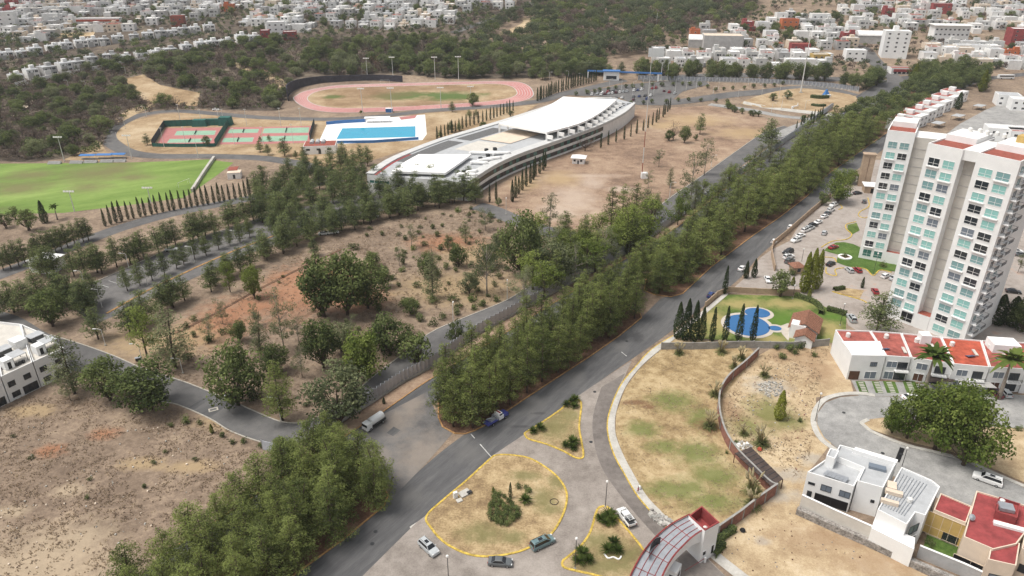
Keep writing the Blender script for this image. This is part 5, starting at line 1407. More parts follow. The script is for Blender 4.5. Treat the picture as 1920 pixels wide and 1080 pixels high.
for q in ls: box_part('post', lean, (q.x, q.y, 1.24), (.15, .15, 2.48), M['wood'])
for i in range(1, 9):
    a, b = ls[0].lerp(ls[3], i / 9), ls[1].lerp(ls[2], i / 9)
    d, L, rz = wall_frame(a, b); m = (a + b) / 2
    box_part('sheet_rib', lean, (m.x, m.y, 2.69), (L, .12, .05), M['dark_metal'], rz)

# ================================================================== houses near the camera
def block(parent, name, px, z0, z1, mat, roof=None, par=0.0, roofname='roof', zt=None):
    pts = ccw([land(x, y, zt if zt is not None else z1) for x, y in px])
    part_prism(name, parent, pts, z0, z1, mat, mat)
    P = [Vector((p.x, p.y, 0)) for p in pts]
    o = parent.location
    r = MB(); I = inset_poly(P, .18 if par else .0)
    r.face([(p[0] - o[0], p[1] - o[1], z1 + .015) for p in I], roof or mat); r.child(roofname, parent)
    if par: parapet(parent, pts, z1 + .003, z1 + par, mat, .2)
    return pts
def wpx(parent, x0, y0, x1, y1, z, u, zz, w, h, gl, nx=2, ny=1, fr=None, name='window'):
    """window on the wall whose top edge at height z the photo shows from (x0,y0) to (x1,y1)"""
    a, b = land(x0, y0, z), land(x1, y1, z)
    L = (Vector((b.x, b.y, 0)) - Vector((a.x, a.y, 0))).length
    return window(parent, a, b, L * u, zz, w, h, gl, nx, ny, fr, name)
def houses_right():
    # 1: white modern house
    hz = 7.0
    h1 = thing('white_house', [land(1560, 900), land(1650, 930)], 'white modern house with stepped grey roof terraces by the cul-de-sac', 'house')
    front = [(1513, 888), (1552, 862), (1618, 878), (1604, 906), (1636, 916)]
    block(h1, 'wall', [(1563, 857), (1574, 837), (1681, 867), (1655, 918), (1607, 905), (1619, 880)], -.4, hz, M['white_b'], M['greyroof'], .5)
    block(h1, 'wall', [(1513, 889), (1549, 864), (1562, 858), (1618, 881), (1606, 905), (1600, 916)], -.4, hz - .8, M['white_b'], M['greyroof'], .6)
    block(h1, 'stair_tower', [(1549, 856), (1556, 842), (1573, 847), (1565, 862)], hz - 2, hz + 1.6, M['white_b'], M['greyroof'], .3)
    block(h1, 'wall', [(1600, 843), (1604, 838), (1684, 862), (1681, 868)], -.4, hz + .9, M['white_b'], M['white_b'])
    sk = land(1645, 876, hz + .4); box_part('skylight', h1, (sk.x, sk.y, hz + .35), (3.2, 1.3, .6), M['bluglass'], R(-25))
    gp = [land(x, y, hz - .1) for x, y in [(1551, 881), (1593, 896), (1586, 905), (1543, 889)]]
    for k in range(6):
        a, b = gp[0].lerp(gp[1], k / 6), gp[3].lerp(gp[2], k / 6); a2, b2 = gp[0].lerp(gp[1], (k + .9) / 6), gp[3].lerp(gp[2], (k + .9) / 6)
        part_prism('glass_roof_pane', h1, [a, a2, b2, b], hz - .12, hz - .06, M['steel'])
    A = (1513, 889, 1600, 916)
    wpx(h1, *A, hz - .8, .14, 4.3, 1.3, .6, M['dkglass'], 2, 1, M['dark_metal'])
    wpx(h1, *A, hz - .8, .46, 4.2, 2.0, 1.5, M['bluglass'], 2, 1, M['dark_metal'])
    wpx(h1, *A, hz - .8, .86, 4.2, 2.0, 1.5, M['bluglass'], 2, 1, M['dark_metal'])
    wpx(h1, *A, hz - .8, .14, 1.4, .9, 1.9, M['dkglass'], 1, 1, M['dark_metal'], 'door')
    wpx(h1, *A, hz - .8, .62, 1.3, 6.2, 2.2, M['black'], 2, 1, M['dark_metal'])
    wpx(h1, 1607, 905, 1655, 918, hz, .75, 3.6, .7, .7, M['dkglass'], 1, 1, M['dark_metal'])
    # beige garden wall on its stone base
    wallrun('garden_wall', lands([(1497, 958), (1560, 988), (1626, 1018)]), 4.2, .3, M['beige_panel'], 'plain beige garden wall of the white modern house', 'wall', M['white_b'])
    wallrun('retaining_wall', lands([(1493, 962), (1558, 992), (1626, 1022), (1720, 1066), (1800, 1100)]), 1.5, 1.0, M['stone'], 'rubble stone base under the garden walls of the lower right houses', 'retaining wall', None)
    # 2: grey roofed house with the blank white flank
    hz = 7.0
    h2 = thing('white_house', [land(1680, 985), land(1740, 960)], 'white house with ribbed grey roof and a blank sloping flank', 'house')
    block(h2, 'wall', [(1645, 957), (1690, 877), (1747, 902), (1762, 914), (1735, 968), (1716, 962), (1700, 985)], -.4, hz, M['white_b'], M['greyroof'], .25)
    block(h2, 'wall', [(1645, 958), (1700, 986), (1695, 1000), (1716, 1008), (1714, 1030), (1634, 990)], -.4, hz - 2.6, M['white_b'], M['white_b'], zt=hz - 2.6)
    for k in range(9):
        a, b = land(1652 + k * 5, 952 + k * 2.4, hz), land(1690 + k * 6.2, 884 + k * 2.7, hz)
        d, L, rz = wall_frame(a, b); m = (a + b) / 2
        box_part('roof_rib', h2, (m.x, m.y, hz + .1), (L * .9, .12, .14), M['steel'], rz)
    for (x, y, sx, sy) in [(1672, 912, 1.6, 2.2), (1676, 924, 3.0, 1.0), (1668, 942, 3.0, .8)]:
        p = land(x, y, hz + .4); box_part('skylight', h2, (p.x, p.y, hz + .45), (sx, sy, .8), M['cream'], R(-25))
    tank(h2, land(1705, 941, hz), hz + .05, .5, 1.0)
    wpx(h2, 1700, 985, 1735, 968, hz, .5, 5.0, 2.6, 2.0, M['bluglass'], 2, 1, M['dark_metal'])
    wpx(h2, 1700, 985, 1735, 968, hz, .5, 1.9, 3.0, 2.2, M['dkglass'], 3, 2, M['white_b'])
    # 3: cream house with red roofs
    hz = 6.6
    h3 = thing('cream_house', [land(1800, 990), land(1860, 1040)], 'cream house with dark red flat roofs and a small back lawn', 'house')
    block(h3, 'wall', [(1763, 926), (1822, 951), (1811, 982), (1750, 957)], -.4, hz - .6, M['cream'], M['brickred'], .25)
    block(h3, 'wall', [(1830, 922), (1925, 950), (1930, 990), (1905, 1022), (1862, 1032), (1806, 1008)], -.4, hz, M['cream'], M['brickred'], .3)
    block(h3, 'wall', [(1862, 1006), (1912, 1020), (1905, 1062), (1852, 1050)], -.4, hz - .2, M['cream'], M['brickred'], .2)
    block(h3, 'roof_room', [(1872, 935), (1912, 948), (1906, 975), (1866, 962)], hz - .5, hz + 1.2, M['brickred'], M['brickred'], .5)
    p = land(1885, 955, hz + 1.2); box_part('skylight', h3, (p.x, p.y, hz + 1.7), (2.4, 2.0, .7), M['steel'], R(-20))
    tank(h3, land(1877, 945, hz + 1), hz + 1.2, .45, 1.0)
    p = land(1893, 990, hz); box_part('skylight', h3, (p.x, p.y, hz + .3), (5.2, 1.0, .5), M['white_b'], R(-25))
    ds = MB(); ds.tube([(0, 0, 0), (0, 0, .9)], .05, M['steel'], 6); ds.tube([(0, -.1, .9), (0, -.22, 1.0)], [.6, .1], M['steel'], 12)
    p = land(1820, 976, hz); ds.child('satellite_dish', h3, (p.x - h3.location.x, p.y - h3.location.y, hz))
    wpx(h3, 1750, 957, 1811, 982, hz - .6, .5, 3.0, 7.5, 5.2, M['yellow_wall'], 5, 2, M['cream'], 'glazed_wall')
    wpx(h3, 1750, 957, 1811, 982, hz - .6, .72, 1.3, 2.6, 2.0, M['dkglass'], 2, 1, M['dark_metal'], 'door')
    wpx(h3, 1806, 1008, 1862, 1032, hz, .5, 1.3, 5.6, 2.4, M['black'], 2, 1, M['cream'])
    wpx(h3, 1852, 1050, 1905, 1062, hz - .2, .5, 2.8, 2.4, 1.6, M['bluglass'], 2, 1, M['dark_metal'])
    sheet('lawn', lands([(1742, 990), (1808, 1015), (1800, 1062), (1730, 1030)]), .12, M['garden_green'])
    wallrun('garden_wall', lands([(1718, 1044), (1800, 1078), (1890, 1120)]), 2.8, .3, M['greywall'], 'grey concrete garden wall of the cream house', 'wall', M['white_b'])
    plant('shrub', land(1742, 1022), 1.6, 'yellowish bush on the small back lawn of the cream house', None, 1.1)
    h4 = thing('cream_house', [land(1925, 1010), land(1940, 1020)], 'partly seen cream house with red roof at the right edge', 'house')
    block(h4, 'wall', [(1932, 945), (2010, 975), (1990, 1060), (1915, 1030)], -.4, 6.4, M['cream'], M['brickred'], .3)
    wpx(h4, 1915, 1030, 1990, 1060, 6.4, .3, 2.5, 2.4, 1.8, M['dkglass'], 2, 1, M['dark_metal'])
houses_right()

def terrace_right():
    """the red-roofed row behind the cul-de-sac: one house for each roof"""
    hz = 6.6
    rear = [(1566, 620), (1632, 622), (1690, 626), (1765, 634), (1840, 640), (1925, 644), (2010, 650)]
    frnt = [(1597, 668), (1662, 669), (1709, 672), (1788, 684), (1856, 690), (1925, 694), (2010, 700)]
    lab = ['white end house of the red roofed terrace, with a white roof deck', 'second house of the red roofed terrace, with twin roof skylights', 'third house of the red roofed terrace, with a balcony behind the palm', 'fourth house of the red roofed terrace, brightest red roof', 'fifth house of the red roofed terrace, behind the right palm', 'partly seen house at the right end of the red roofed terrace']
    for i in range(6):
        h = thing('terrace_house', [land(*frnt[i]), land(*frnt[i + 1])], lab[i], 'house', 'red roofed terrace')
        px = [rear[i], (rear[i + 1][0] - 1.2, rear[i + 1][1]), (frnt[i + 1][0] - 1.2, frnt[i + 1][1]), frnt[i]]
        zt = hz + (.5 if i == 0 else .0 + .25 * (i % 2))
        pts = block(h, 'wall', px, -.3, zt, M['white_b'], [M['redroof'], M['redroof'], M['redroof'], M['redroof2'], M['redroof'], M['redroof']][i], .35)
        fa, fb = land(*frnt[i], zt), land(frnt[i + 1][0] - 1.2, frnt[i + 1][1], zt)
        L = (fb - fa).length
        if i == 0:
            deck = [land(x, y, zt + .05) for x, y in [(1578, 640), (1650, 640), (1661, 667), (1598, 666)]]
            part_prism('roof_deck', h, deck, zt + .02, zt + .12, M['white_b'])
            window(h, fa, fb, L * .7, 4.8, 1.7, 1.3, M['bluglass'], 3, 1, M['dark_metal'])
            window(h, fa, fb, L * .2, 1.4, 2.6, 2.5, M['wood'], 2, 1, M['wood'], 'garage_door')
            window(h, fa, fb, L * .68, 1.5, 3.0, 2.2, M['bluglass'], 2, 1, M['white_b'])
        else:
            window(h, fa, fb, L * .3, 4.7, 2.6, 1.9, M['bluglass'], 2, 1, M['white_b'])
            window(h, fa, fb, L * .74, 4.5, 2.4, 2.1, M['dkglass'], 2, 1, M['dark_metal'])
            window(h, fa, fb, L * .28, 1.4, 2.4, 2.3, M['bluglass'] if i % 2 else M['wood'], 2, 1, M['white_b'])
            window(h, fa, fb, L * .72, 1.4, 2.8, 2.3, M['dkglass'], 2, 1, M['dark_metal'], 'garage_door')
            d, _, rz = wall_frame(fa, fb); n_ = Vector((d.y, -d.x, 0))
            m = fa + d * L * .74 + n_ * .6
            bo = box_part('balcony', h, (m.x, m.y, 3.1), (3.4, 1.2, .2), M['white_b'], rz)
            rl = MB()
            for k in range(12): rl.box((-1.65 + k * .3, -.55, .55), (.05, .05, .9), M['dark_metal'])
            rl.box((0, -.55, 1.02), (3.4, .07, .07), M['dark_metal']); child('railing', rl.mesh('railing'), bo)
        cc = (land(*px[0], zt) + land(*px[2], zt)) / 2
        tank(h, (cc.x + rng.uniform(-2, 2), cc.y + 3.5, 0), zt + .02, .6, 1.3)
        if i in (1, 2, 3, 4):
            for k in range(2):
                q = cc + Vector((rng.uniform(-3, 3), rng.uniform(-3.5, 1), 0))
                box_part('solar_panel' if k else 'skylight', h, (q.x, q.y, zt + .35), (2.2, 1.2, .1) if k else (.7, 3.0, .25), M['solar'] if k else M['beige_panel'], R(-12 + 20 * k), R(-18 if k else 0))
            q = cc + Vector((1.5, 4.5, 0))
            if i == 2: box_part('stair_tower', h, (q.x - .5, q.y - 1, zt + 1.3), (2.6, 2.6, 2.6), M['white_b'], R(-8))
        if i == 4:
            q = cc + Vector((1.5, 3, 0)); box_part('stair_tower', h, (q.x, q.y, zt + 1.2), (6.5, 4.5, 2.4), M['white_b'], R(-8))
    # drives with grass strips and paving, parking shades
    sheet('paving', lands([(1596, 713), (1700, 717), (1925, 742), (1925, 748), (1700, 744), (1610, 742)]), .06, M['grey_concrete'])
    for k, (x0, x1) in enumerate([(1604, 1621), (1634, 1648), (1655, 1678), (1692, 1716)]):
        sheet('lawn_strip', lands([(x0, 715), (x1, 716), (x1 + 8, 738), (x0 + 8, 737)]), .09, M['garden_green'])
        for j in range(7):
            c = land(x0 + 5 + j * 1.3 + (x1 - x0) * .3, 717.5 + j * 3, .1); s_ = MB(); s_.box((0, 0, 0), (1.3, .35, .06), M['sidewalk'])
            st = s_.top('stepping_stone', kind='structure', loc=(c.x, c.y, .1))
    for k, px in enumerate([[(1738, 703), (1785, 703), (1792, 716), (1742, 716)], [(1794, 706), (1850, 712), (1870, 728), (1800, 724)]]):
        ca = thing('carport', [land(*px[0]), land(*px[2])], ['grey shade roof over the drive of the third terrace house', 'wide grey shade roof over the drive of the fourth terrace house'][k], 'carport', 'drive shades')
        P = [land(x, y, 2.6) for x, y in px]
        part_prism('roof', ca, P, 2.55, 2.66, M['rust'] if k == 0 else M['greywall'], None, True)
        for q in P: box_part('post', ca, (q.x, q.y, 1.27), (.12, .12, 2.54), M['dark_metal'])
terrace_right()

def houses_left():
    hz = 6.8
    lab = ['white terrace house with rooftop terrace nearest the ragged tree', 'white terrace house with pergola, second from the ragged tree', 'white terrace house cut by the left edge of the photo']
    F_ = [(121, 657), (62, 684), (2, 712), (-70, 745)]; B_ = [(92, 634), (40, 612), (-14, 606), (-90, 616)]
    for i in range(3):
        h = thing('white_terrace_house', [land(*F_[i]), land(*F_[i + 1])], lab[i], 'house', 'white terrace on the left')
        px = [B_[i], F_[i], (F_[i + 1][0] + 1.5, F_[i + 1][1] - .7), (B_[i + 1][0] + 1.5, B_[i + 1][1])]
        block(h, 'wall', px, -.3, hz, M['white_b'], M['beige_panel'], .8)
        fa, fb = land(F_[i + 1][0] + 1.5, F_[i + 1][1] - .7, hz), land(*F_[i], hz)
        L = (fb - fa).length
        for u in (.22, .72):
            window(h, fa, fb, L * u, 4.6, 1.7, 1.5, M['dkglass'], 2, 2, M['dark_metal'])
        window(h, fa, fb, L * .25, 1.5, 1.9, 1.5, M['dkglass'], 2, 1, M['dark_metal'])
        window(h, fa, fb, L * .72, 1.3, 3.6, 2.2, M['dkglass'], 3, 1, M['dark_metal'])
        d, _, rz = wall_frame(fa, fb); inn = Vector((-d.y, d.x, 0))
        c = fa + d * L * .5 + inn * 4.2
        st = box_part('stair_tower', h, (c.x, c.y, hz + 1.3), (2.2, 2.6, 2.6), M['white_b'], rz)
        dr = MB(); dr.box((0, -1.33, -.3), (.8, .05, 1.8), M['black']); child('door', dr.mesh('door'), st)
        pg = c + d * 2.9 + inn * .8
        pe = box_part('pergola_roof', h, (pg.x, pg.y, hz + 2.3), (3.4, 3.6, .12), M['greyroof'], rz)
        for sx, sy in ((-1.6, -1.7), (1.6, -1.7), (1.6, 1.7), (-1.6, 1.7)):
            pp = MB(); pp.box((sx, sy, -1.2), (.12, .12, 2.28), M['dark_metal']); child('post', pp.mesh('post'), pe)
        c2 = c + inn * 8 - d * .8
        box_part('stair_tower', h, (c2.x, c2.y, hz + 1.2), (3.0, 3.4, 2.4), M['white_b'], rz)
        c2 = c + inn * 7.2 + d * 3.2
        box_part('pergola_roof', h, (c2.x, c2.y, hz + 1.9), (3.6, 3.0, .14), M['greyroof'], rz)
        box_part('roof_room', h, (c2.x, c2.y, hz + .9), (3.0, 2.4, 1.7), M['dkglass'], rz)
        if i < 2:
            for k in range(3):
                q = c + d * (1.6 + k * .8) - inn * 1.2
                box_part('roof_furniture', h, (q.x, q.y, hz + .42), (.6, .6, .75), M['dark_metal'], rz + k)
    wallrun('garden_wall', lands([(-60, 778), (0, 755), (60, 730), (104, 705)]), .9, .25, M['greywall'], 'low grey wall at the foot of the white terrace', 'wall')
houses_left()

# ================================================================== the estate gatehouse: an arched roof across the drive
def gatehouse():
    zt = 6.2
    g = thing('gatehouse', [land(1260, 1040), land(1320, 1010)], 'white gatehouse with curved grey and red ribbed roof spanning the drive', 'gatehouse')
    o = g.location
    far = smooth_path([land(x, y, z) for x, y, z in [(1293, 966, 7.4), (1262, 982, 7.3), (1235, 1003, 7.1), (1212, 1028, 6.9), (1192, 1060, 6.7), (1176, 1095, 6.5), (1165, 1130, 6.3)]], 6)
    near = smooth_path([land(x, y, z) for x, y, z in [(1322, 993, 7.2), (1300, 1007, 7.1), (1281, 1025, 6.9), (1262, 1046, 6.7), (1245, 1075, 6.5), (1232, 1110, 6.3), (1225, 1145, 6.2)]], 6)
    N = 36; far, near = resample(far, N), resample(near, N)
    # roof panels between red ribs
    for r in range(4):
        for s in range(6):
            i0, i1 = s * 6, min(N - 1, s * 6 + 6)
            pb = MB(); mm = pb.mi(M['steel'])
            for i in range(i0, i1 + 1):
                for v in (r / 4 + .01, (r + 1) / 4 - .01):
                    q = far[i].lerp(near[i], v); pb.v.append((q.x - o.x, q.y - o.y, q.z))
            for i in range(i1 - i0): pb.f.append((2 * i, 2 * i + 1, 2 * i + 3, 2 * i + 2)); pb.m.append(mm)
            me = pb.mesh('roof_panel')
            if me.polygons[0].normal.z < 0: me.flip_normals()
            child('roof_panel', me, g)
    for r in range(5):
        rb = MB(); rb.tube([tuple(far[i].lerp(near[i], min(.995, max(.005, r / 4))) - o + Vector((0, 0, .06 + (.25 if r in (0, 4) else 0)))) for i in range(0, N, 2)], .065 if r in (1, 2, 3) else .15, M['brickred'], 4)
        rb.child('roof_rib', g)
    for i in (6, 12, 18, 24, 30):
        rb = MB(); rb.tube([tuple(far[i] - o + Vector((0, 0, .07))), tuple(near[i] - o + Vector((0, 0, .07)))], .06, M['brickred'], 4); rb.child('cross_rib', g)
    # white edge beams curving down
    for E, nm in ((near, 'front_beam'), (far, 'rear_beam')):
        eb = MB(); mm = eb.mi(M['white_b'])
        for i in range(N):
            d = 1.5 + 1.3 * (abs(i - 15) / 15) ** 2
            eb.v += [(E[i].x - o.x, E[i].y - o.y, E[i].z - d), (E[i].x - o.x, E[i].y - o.y, E[i].z + .05)]
        for i in range(N - 1): eb.f.append((2 * i, 2 * i + 2, 2 * i + 3, 2 * i + 1)); eb.m.append(mm)
        eb.child(nm, g)
    # end block with its open red topped tank bay
    T = [land(x, y, 8.2) for x, y in [(1292, 966), (1316, 948), (1349, 979), (1322, 994)]]
    ep = part_prism('end_block', g, T, 0, 5.7, M['white_b'], M['brickred'])
    parapet(g, T, 5.71, 8.2, M['brickred'], .25, 'red_parapet')
    outer = [Vector((p.x, p.y, 0)) for p in ccw(T)]
    c = sum(outer, Vector()) / 4
    outer = [p + (p - c).normalized() * .03 for p in outer]
    sk = MB(); mm = sk.mi(M['white_b'])
    for i in range(4):
        a, b = outer[i], outer[(i + 1) % 4]
        sk.face([(a.x - o.x, a.y - o.y, 5.6), (b.x - o.x, b.y - o.y, 5.6), (b.x - o.x, b.y - o.y, 8.05), (a.x - o.x, a.y - o.y, 8.05)], M['white_b'])
    sk.child('parapet_face', g)
    tank(g, (c.x + .4, c.y - .4, 0), 5.72, .4, .9)
    a, b = land(1322, 994, 8.2), land(1349, 979, 8.2)
    L = (Vector((b.x, b.y, 0)) - Vector((a.x, a.y, 0))).length
    window(g, a, b, L * .78, 2.0, .8, 2.2, M['black'], 1, 1, M['white_b'], 'door')
    window(g, a, b, L * .2, 2.2, .9, 1.1, M['black'], 1, 1, M['white_b'])
    # guard booth in the middle
    bp = land(1254, 1085, 0); bo = box_part('guard_booth', g, (bp.x, bp.y, 1.7), (3.2, 2.6, 3.4), M['white_b'], R(-32))
    for x, gl in ((-.8, M['black']), (.8, M['dkglass'])):
        wm = MB(); wm.box((x, -1.31, .2), (.9, .05, 1.2), gl); child('window', wm.mesh('window'), bo)
    wm = MB(); wm.box((1.61, 0, .2), (.05, 1.4, 1.2), M['dkglass']); child('window', wm.mesh('window'), bo)
    # curved screen standing on the roof
    sc_ = MB(); mm = sc_.mi(M['dark_metal']); P = [land(x, y, 7.4) for x, y in [(1238, 1016), (1228, 1020), (1220, 1030), (1216, 1046)]]
    P = smooth_path(P, 4)
    for p in P: sc_.v += [(p.x - o.x, p.y - o.y, 6.9), (p.x - o.x, p.y - o.y, 8.6)]
    for i in range(len(P) - 1): sc_.f.append((2 * i, 2 * i + 2, 2 * i + 3, 2 * i + 1)); sc_.m.append(mm)
    sc_.child('sign_screen', g)
    # barrier arm
    br = empty('barrier_gate', land(1321, 1054), 0, 'striped barrier arm beside the gatehouse drive', 'barrier')
    q = land(1283, 1078, 1.0) - land(1321, 1054, 1.0)
    MB().tube([(0, 0, 1.0), (q.x, q.y, 1.05)], .06, M['brickred'], 6).child('arm', br)
    MB().box((0, 0, .6), (.4, .4, 1.2), M['white_b']).child('post', br)
    hd = [(1290, 1045), (1340, 1010)]
    for k, (px, lb_) in enumerate([([(1332, 1032), (1352, 1012), (1376, 995)], 'long clipped green hedge beside the gatehouse'), ([(1336, 1046), (1344, 1036), (1356, 1024)], 'short clipped green hedge beside the gatehouse')]):
        hedge(lands(px), 1.4, 1.2, lb_)
def hedge(line, h, w, label, mat=None, cat='hedge', per=55):
    C = smooth_path(line, 4); nr = np.random.default_rng(int(abs(line[0].x) * 10) + 5)
    n = max(40, int(sum((b - a).length for a, b in zip(C, C[1:])) * per * (h + w) / 2))
    t = nr.uniform(0, len(C) - 1.001, n); i = t.astype(int); f = t - i
    A = np.array([(p.x, p.y) for p in C]); base = A[i] * (1 - f)[:, None] + A[i + 1] * f[:, None]
    d = A[i + 1] - A[i]; d /= np.linalg.norm(d, axis=1, keepdims=True) + 1e-9
    side = nr.integers(0, 3, n); off = np.where(side == 0, -1, np.where(side == 1, 1, nr.uniform(-1, 1, n))) * w / 2
    z = np.where(side == 2, h, nr.uniform(.05, h, n)) + nr.normal(0, .05, n)
    c = np.stack([base[:, 0] - d[:, 1] * off, base[:, 1] + d[:, 0] * off, np.maximum(z, .05)], 1)
    nn = np.stack([-d[:, 1] * np.sign(off) * (side != 2), d[:, 0] * np.sign(off) * (side != 2), np.full(n, .5)], 1) + nr.normal(0, .3, (n, 3)); nn /= np.linalg.norm(nn, axis=1, keepdims=True)
    o = C[0]
    v, tt = quads(c - np.array([o.x, o.y, 0]), nn, .34 * nr.uniform(.7, 1.3, n), .7, nr, np.clip(nr.normal(.5, .2, n), 0, 1))
    core = MB(); CC = [p - o for p in C]
    e = empty('clipped_hedge', (o.x, o.y, hill(o.y)), 0, label, cat)
    child('foliage', leaf_mesh('foliage', v, tt, mat or LM['oak']), e)
    L_, R_ = offset_path(CC, w * .42), offset_path(CC, -w * .42); mm = core.mi(M['hedge_core'])
    for k in range(len(CC)):
        for q, zz in ((L_[k], 0), (L_[k], h * .92), (R_[k], h * .92), (R_[k], 0)): core.v.append((q.x, q.y, zz))
    for k in range(len(CC) - 1):
        for j in range(3): core.f.append((k * 4 + j, k * 4 + j + 1, k * 4 + j + 5, k * 4 + j + 4)); core.m.append(mm)
    core.child('stems', e)
M['hedge_core'] = plain('hedge_stems', (.035,.05,.018), .95)
gatehouse()

# ================================================================== the far town
PROTOS = []
def house_proto(seed, wallm, roofm, win, label_look):
    r = random.Random(seed)
    w, d, h = r.uniform(8, 12), r.uniform(9, 13), r.choice([3.6, 6.3, 6.5, 6.8, 7.0])
    e = empty('town_house', (0, 0, 0))
    mb = MB(); mb.box((0, 0, h / 2 - 1.5), (w, d, h + 3), wallm); mb.child('wall', e)
    rm = MB(); rm.box((0, 0, h + .06), (w - .4, d - .4, .1), roofm); rm.child('roof', e)
    P = [Vector((-w / 2, -d / 2, 0)), Vector((w / 2, -d / 2, 0)), Vector((w / 2, d / 2, 0)), Vector((-w / 2, d / 2, 0))]
    parapet(e, P, h + .002, h + .6, wallm, .25)
    if r.random() < .75:
        sx = r.choice([-1, 1]); a, b = w * r.uniform(.3, .5), d * r.uniform(.25, .5); hh = r.uniform(2.3, 3.0)
        m2 = MB(); m2.box((sx * (w / 2 - a / 2 - .3), r.uniform(-.1, .3) * d, h + hh / 2 + .12), (a, b, hh), wallm); m2.child('stair_tower', e)
    if r.random() < .6:
        a, b, hh = w * r.uniform(.4, .9), r.uniform(2.5, 4.5), r.uniform(2.8, 3.4)
        m2 = MB(); m2.box((r.uniform(-.2, .2) * w, -d / 2 - b / 2 + .02, hh / 2 - 1.2), (a, b, hh + 2.4), wallm); m2.child('annex', e)
    tk = MB(); tk.tube([(0, 0, 0), (0, 0, .9), (0, 0, 1.2)], [.5, .5, .2], M['tank'], 8); tk.child('water_tank', e, (r.uniform(-.3, .3) * w, r.uniform(0, .3) * d, h + .12))
    rows = [1.6] if h < 4 else [1.5, 4.7]
    for z in rows:
        for side in range(4):
            n = r.choice([1, 2, 2, 3]) if side in (0, 2) else r.choice([0, 1, 1])
            L = w if side in (0, 2) else d
            for k in range(n):
                u = (k + .5) / n - .5 + r.uniform(-.06, .06)
                ww = r.choice([1.2, 1.8, 2.4]); hh = r.choice([1.2, 1.4, 1.9])
                f, g = window_mesh(ww, hh, 1 if ww < 1.5 else 2, 1, win, M['white'] if wallm is not M['white_b'] else M['greywall'])
                rz = side * math.pi / 2
                c = Vector((u * (L - 2.6), -(d if side in (0, 2) else w) / 2, 0)); c.rotate(Matrix.Rotation(rz, 3, 'Z'))
                o = child('window', f, e, (c.x, c.y, z), rz); child('pane', g, o)
    e['look'] = label_look
    PROTOS.append(e)
    return e
for k in range(7): house_proto(201 + k, M['white'] if k % 3 else M['palegrey'], [M['white'], M['greyroof'], M['white_b'], M['beige_panel'], M['white'], M['greyroof'], M['white']][k], M['dkglass'], 'white flat roofed')
for k in range(3): house_proto(221 + k, M['white'], M['terracotta'], M['dkglass'], 'white red roofed')
for k in range(2): house_proto(231 + k, M['cream'], M['beige_panel'], M['dkglass'], 'cream coloured')
for k in range(2): house_proto(241 + k, M['greywall'], M['greyroof'], M['dkglass'], 'grey rendered')
house_proto(251, M['brickred'], M['white'], M['dkglass'], 'dark red')
house_proto(252, M['orange'], M['terracotta'], M['dkglass'], 'orange')
W_PR = [7, 7, 7, 7, 7, 7, 7, 4, 4, 4, 2, 2, 2, 2, 1, 1]
town_pts = []; house_pts = []; extra = []
def town(px, angle, sx, sy, where, group, prob=.82, trees=True, seed=1, limit=120):
    r = random.Random(seed)
    poly = lands(px); n = 0
    c = sum(poly, Vector()) / len(poly); ca, sa = math.cos(R(angle)), math.sin(R(angle))
    cells = [(i, j) for i in range(-40, 41) for j in range(-40, 41)]; r.shuffle(cells)
    for i, j in cells:
            u, v = i * sx + (2.5 if j % 2 else 0), j * sy + (5 if j % 3 == 0 else 0)
            x, y = c.x + ca * u - sa * v, c.y + sa * u + ca * v
            if not in_poly(x, y, poly): continue
            if any((x - q[0]) ** 2 + (y - q[1]) ** 2 < q[2] ** 2 for q in town_pts): continue
            if n >= limit and r.random() < .85:
                extra.append((x, y, R(angle))); house_pts.append((x, y, 7.5)); continue
            if r.random() > prob or n >= limit:
                if trees and r.random() < .75: plant('oak', (x + r.uniform(-3, 3), y + r.uniform(-3, 3)), r.uniform(5, 9), f'dark tree in the {where}', group + ' trees', 1.15, name='town_tree')
                continue
            p = r.choices(PROTOS, W_PR)[0]
            h = copy_tree(p); n += 1; house_pts.append((x, y, 7.5))
            del h['look']
            h.location = (x + r.uniform(-1, 1), y + r.uniform(-1, 1), hill(y) - .1)
            h.rotation_euler = (0, 0, R(angle) + r.choice([0, 0, math.pi / 2, math.pi]) + r.uniform(-.04, .04))
            tag(h, f"{p['look']} house in the {where}", 'house', group)
# buildings one can single out come first so that the rest keeps clear of them
def slab_house(name, px, w, d, h, rz, wallm, roofm, label, cat='building', floors=0, cols=0, win=None, par=.6, rows_skip=0):
    p = land(*px); e = empty(name, (p.x, p.y, p.z), R(rz), label, cat)
    town_pts.append((p.x, p.y, max(w, d) * .5 + 7))
    MB().box((0, 0, h / 2 - 1.5), (w, d, h + 3), wallm).child('wall', e)
    MB().box((0, 0, h + .06), (w - .4, d - .4, .1), roofm).child('roof', e)
    P = [Vector((-w / 2, -d / 2, 0)), Vector((w / 2, -d / 2, 0)), Vector((w / 2, d / 2, 0)), Vector((-w / 2, d / 2, 0))]
    if par:
        o = e.location.copy(); e.location = (0, 0, 0); parapet(e, P, h + .002, h + par, wallm, .3); e.location = o
    for f in range(rows_skip, floors):
        for k in range(cols):
            fm, g = window_mesh(1.7, 1.3, 2, 1, win or M['dkglass'], M['greywall'])
            o = child('window', fm, e, (-w / 2 + w * (k + .5) / cols, -d / 2, 1.7 + f * h / max(1, floors)), 0); child('pane', g, o)
    return e
b = slab_house('office_block', (1672, 106), 20, 13, 21, -14, M['white_b'], M['white'], 'white five storey block with small dark windows at the far junction', 'building', 6, 3, rows_skip=1)
MB().box((-1, 2, 23), (4, 5, 4), M['white_b']).child('stair_tower', b)
b = slab_house('corner_shop', (1690, 137), 20, 9, 4, -4, M['white'], M['terracotta'], 'low shop with a red front below the white block', 'shop')
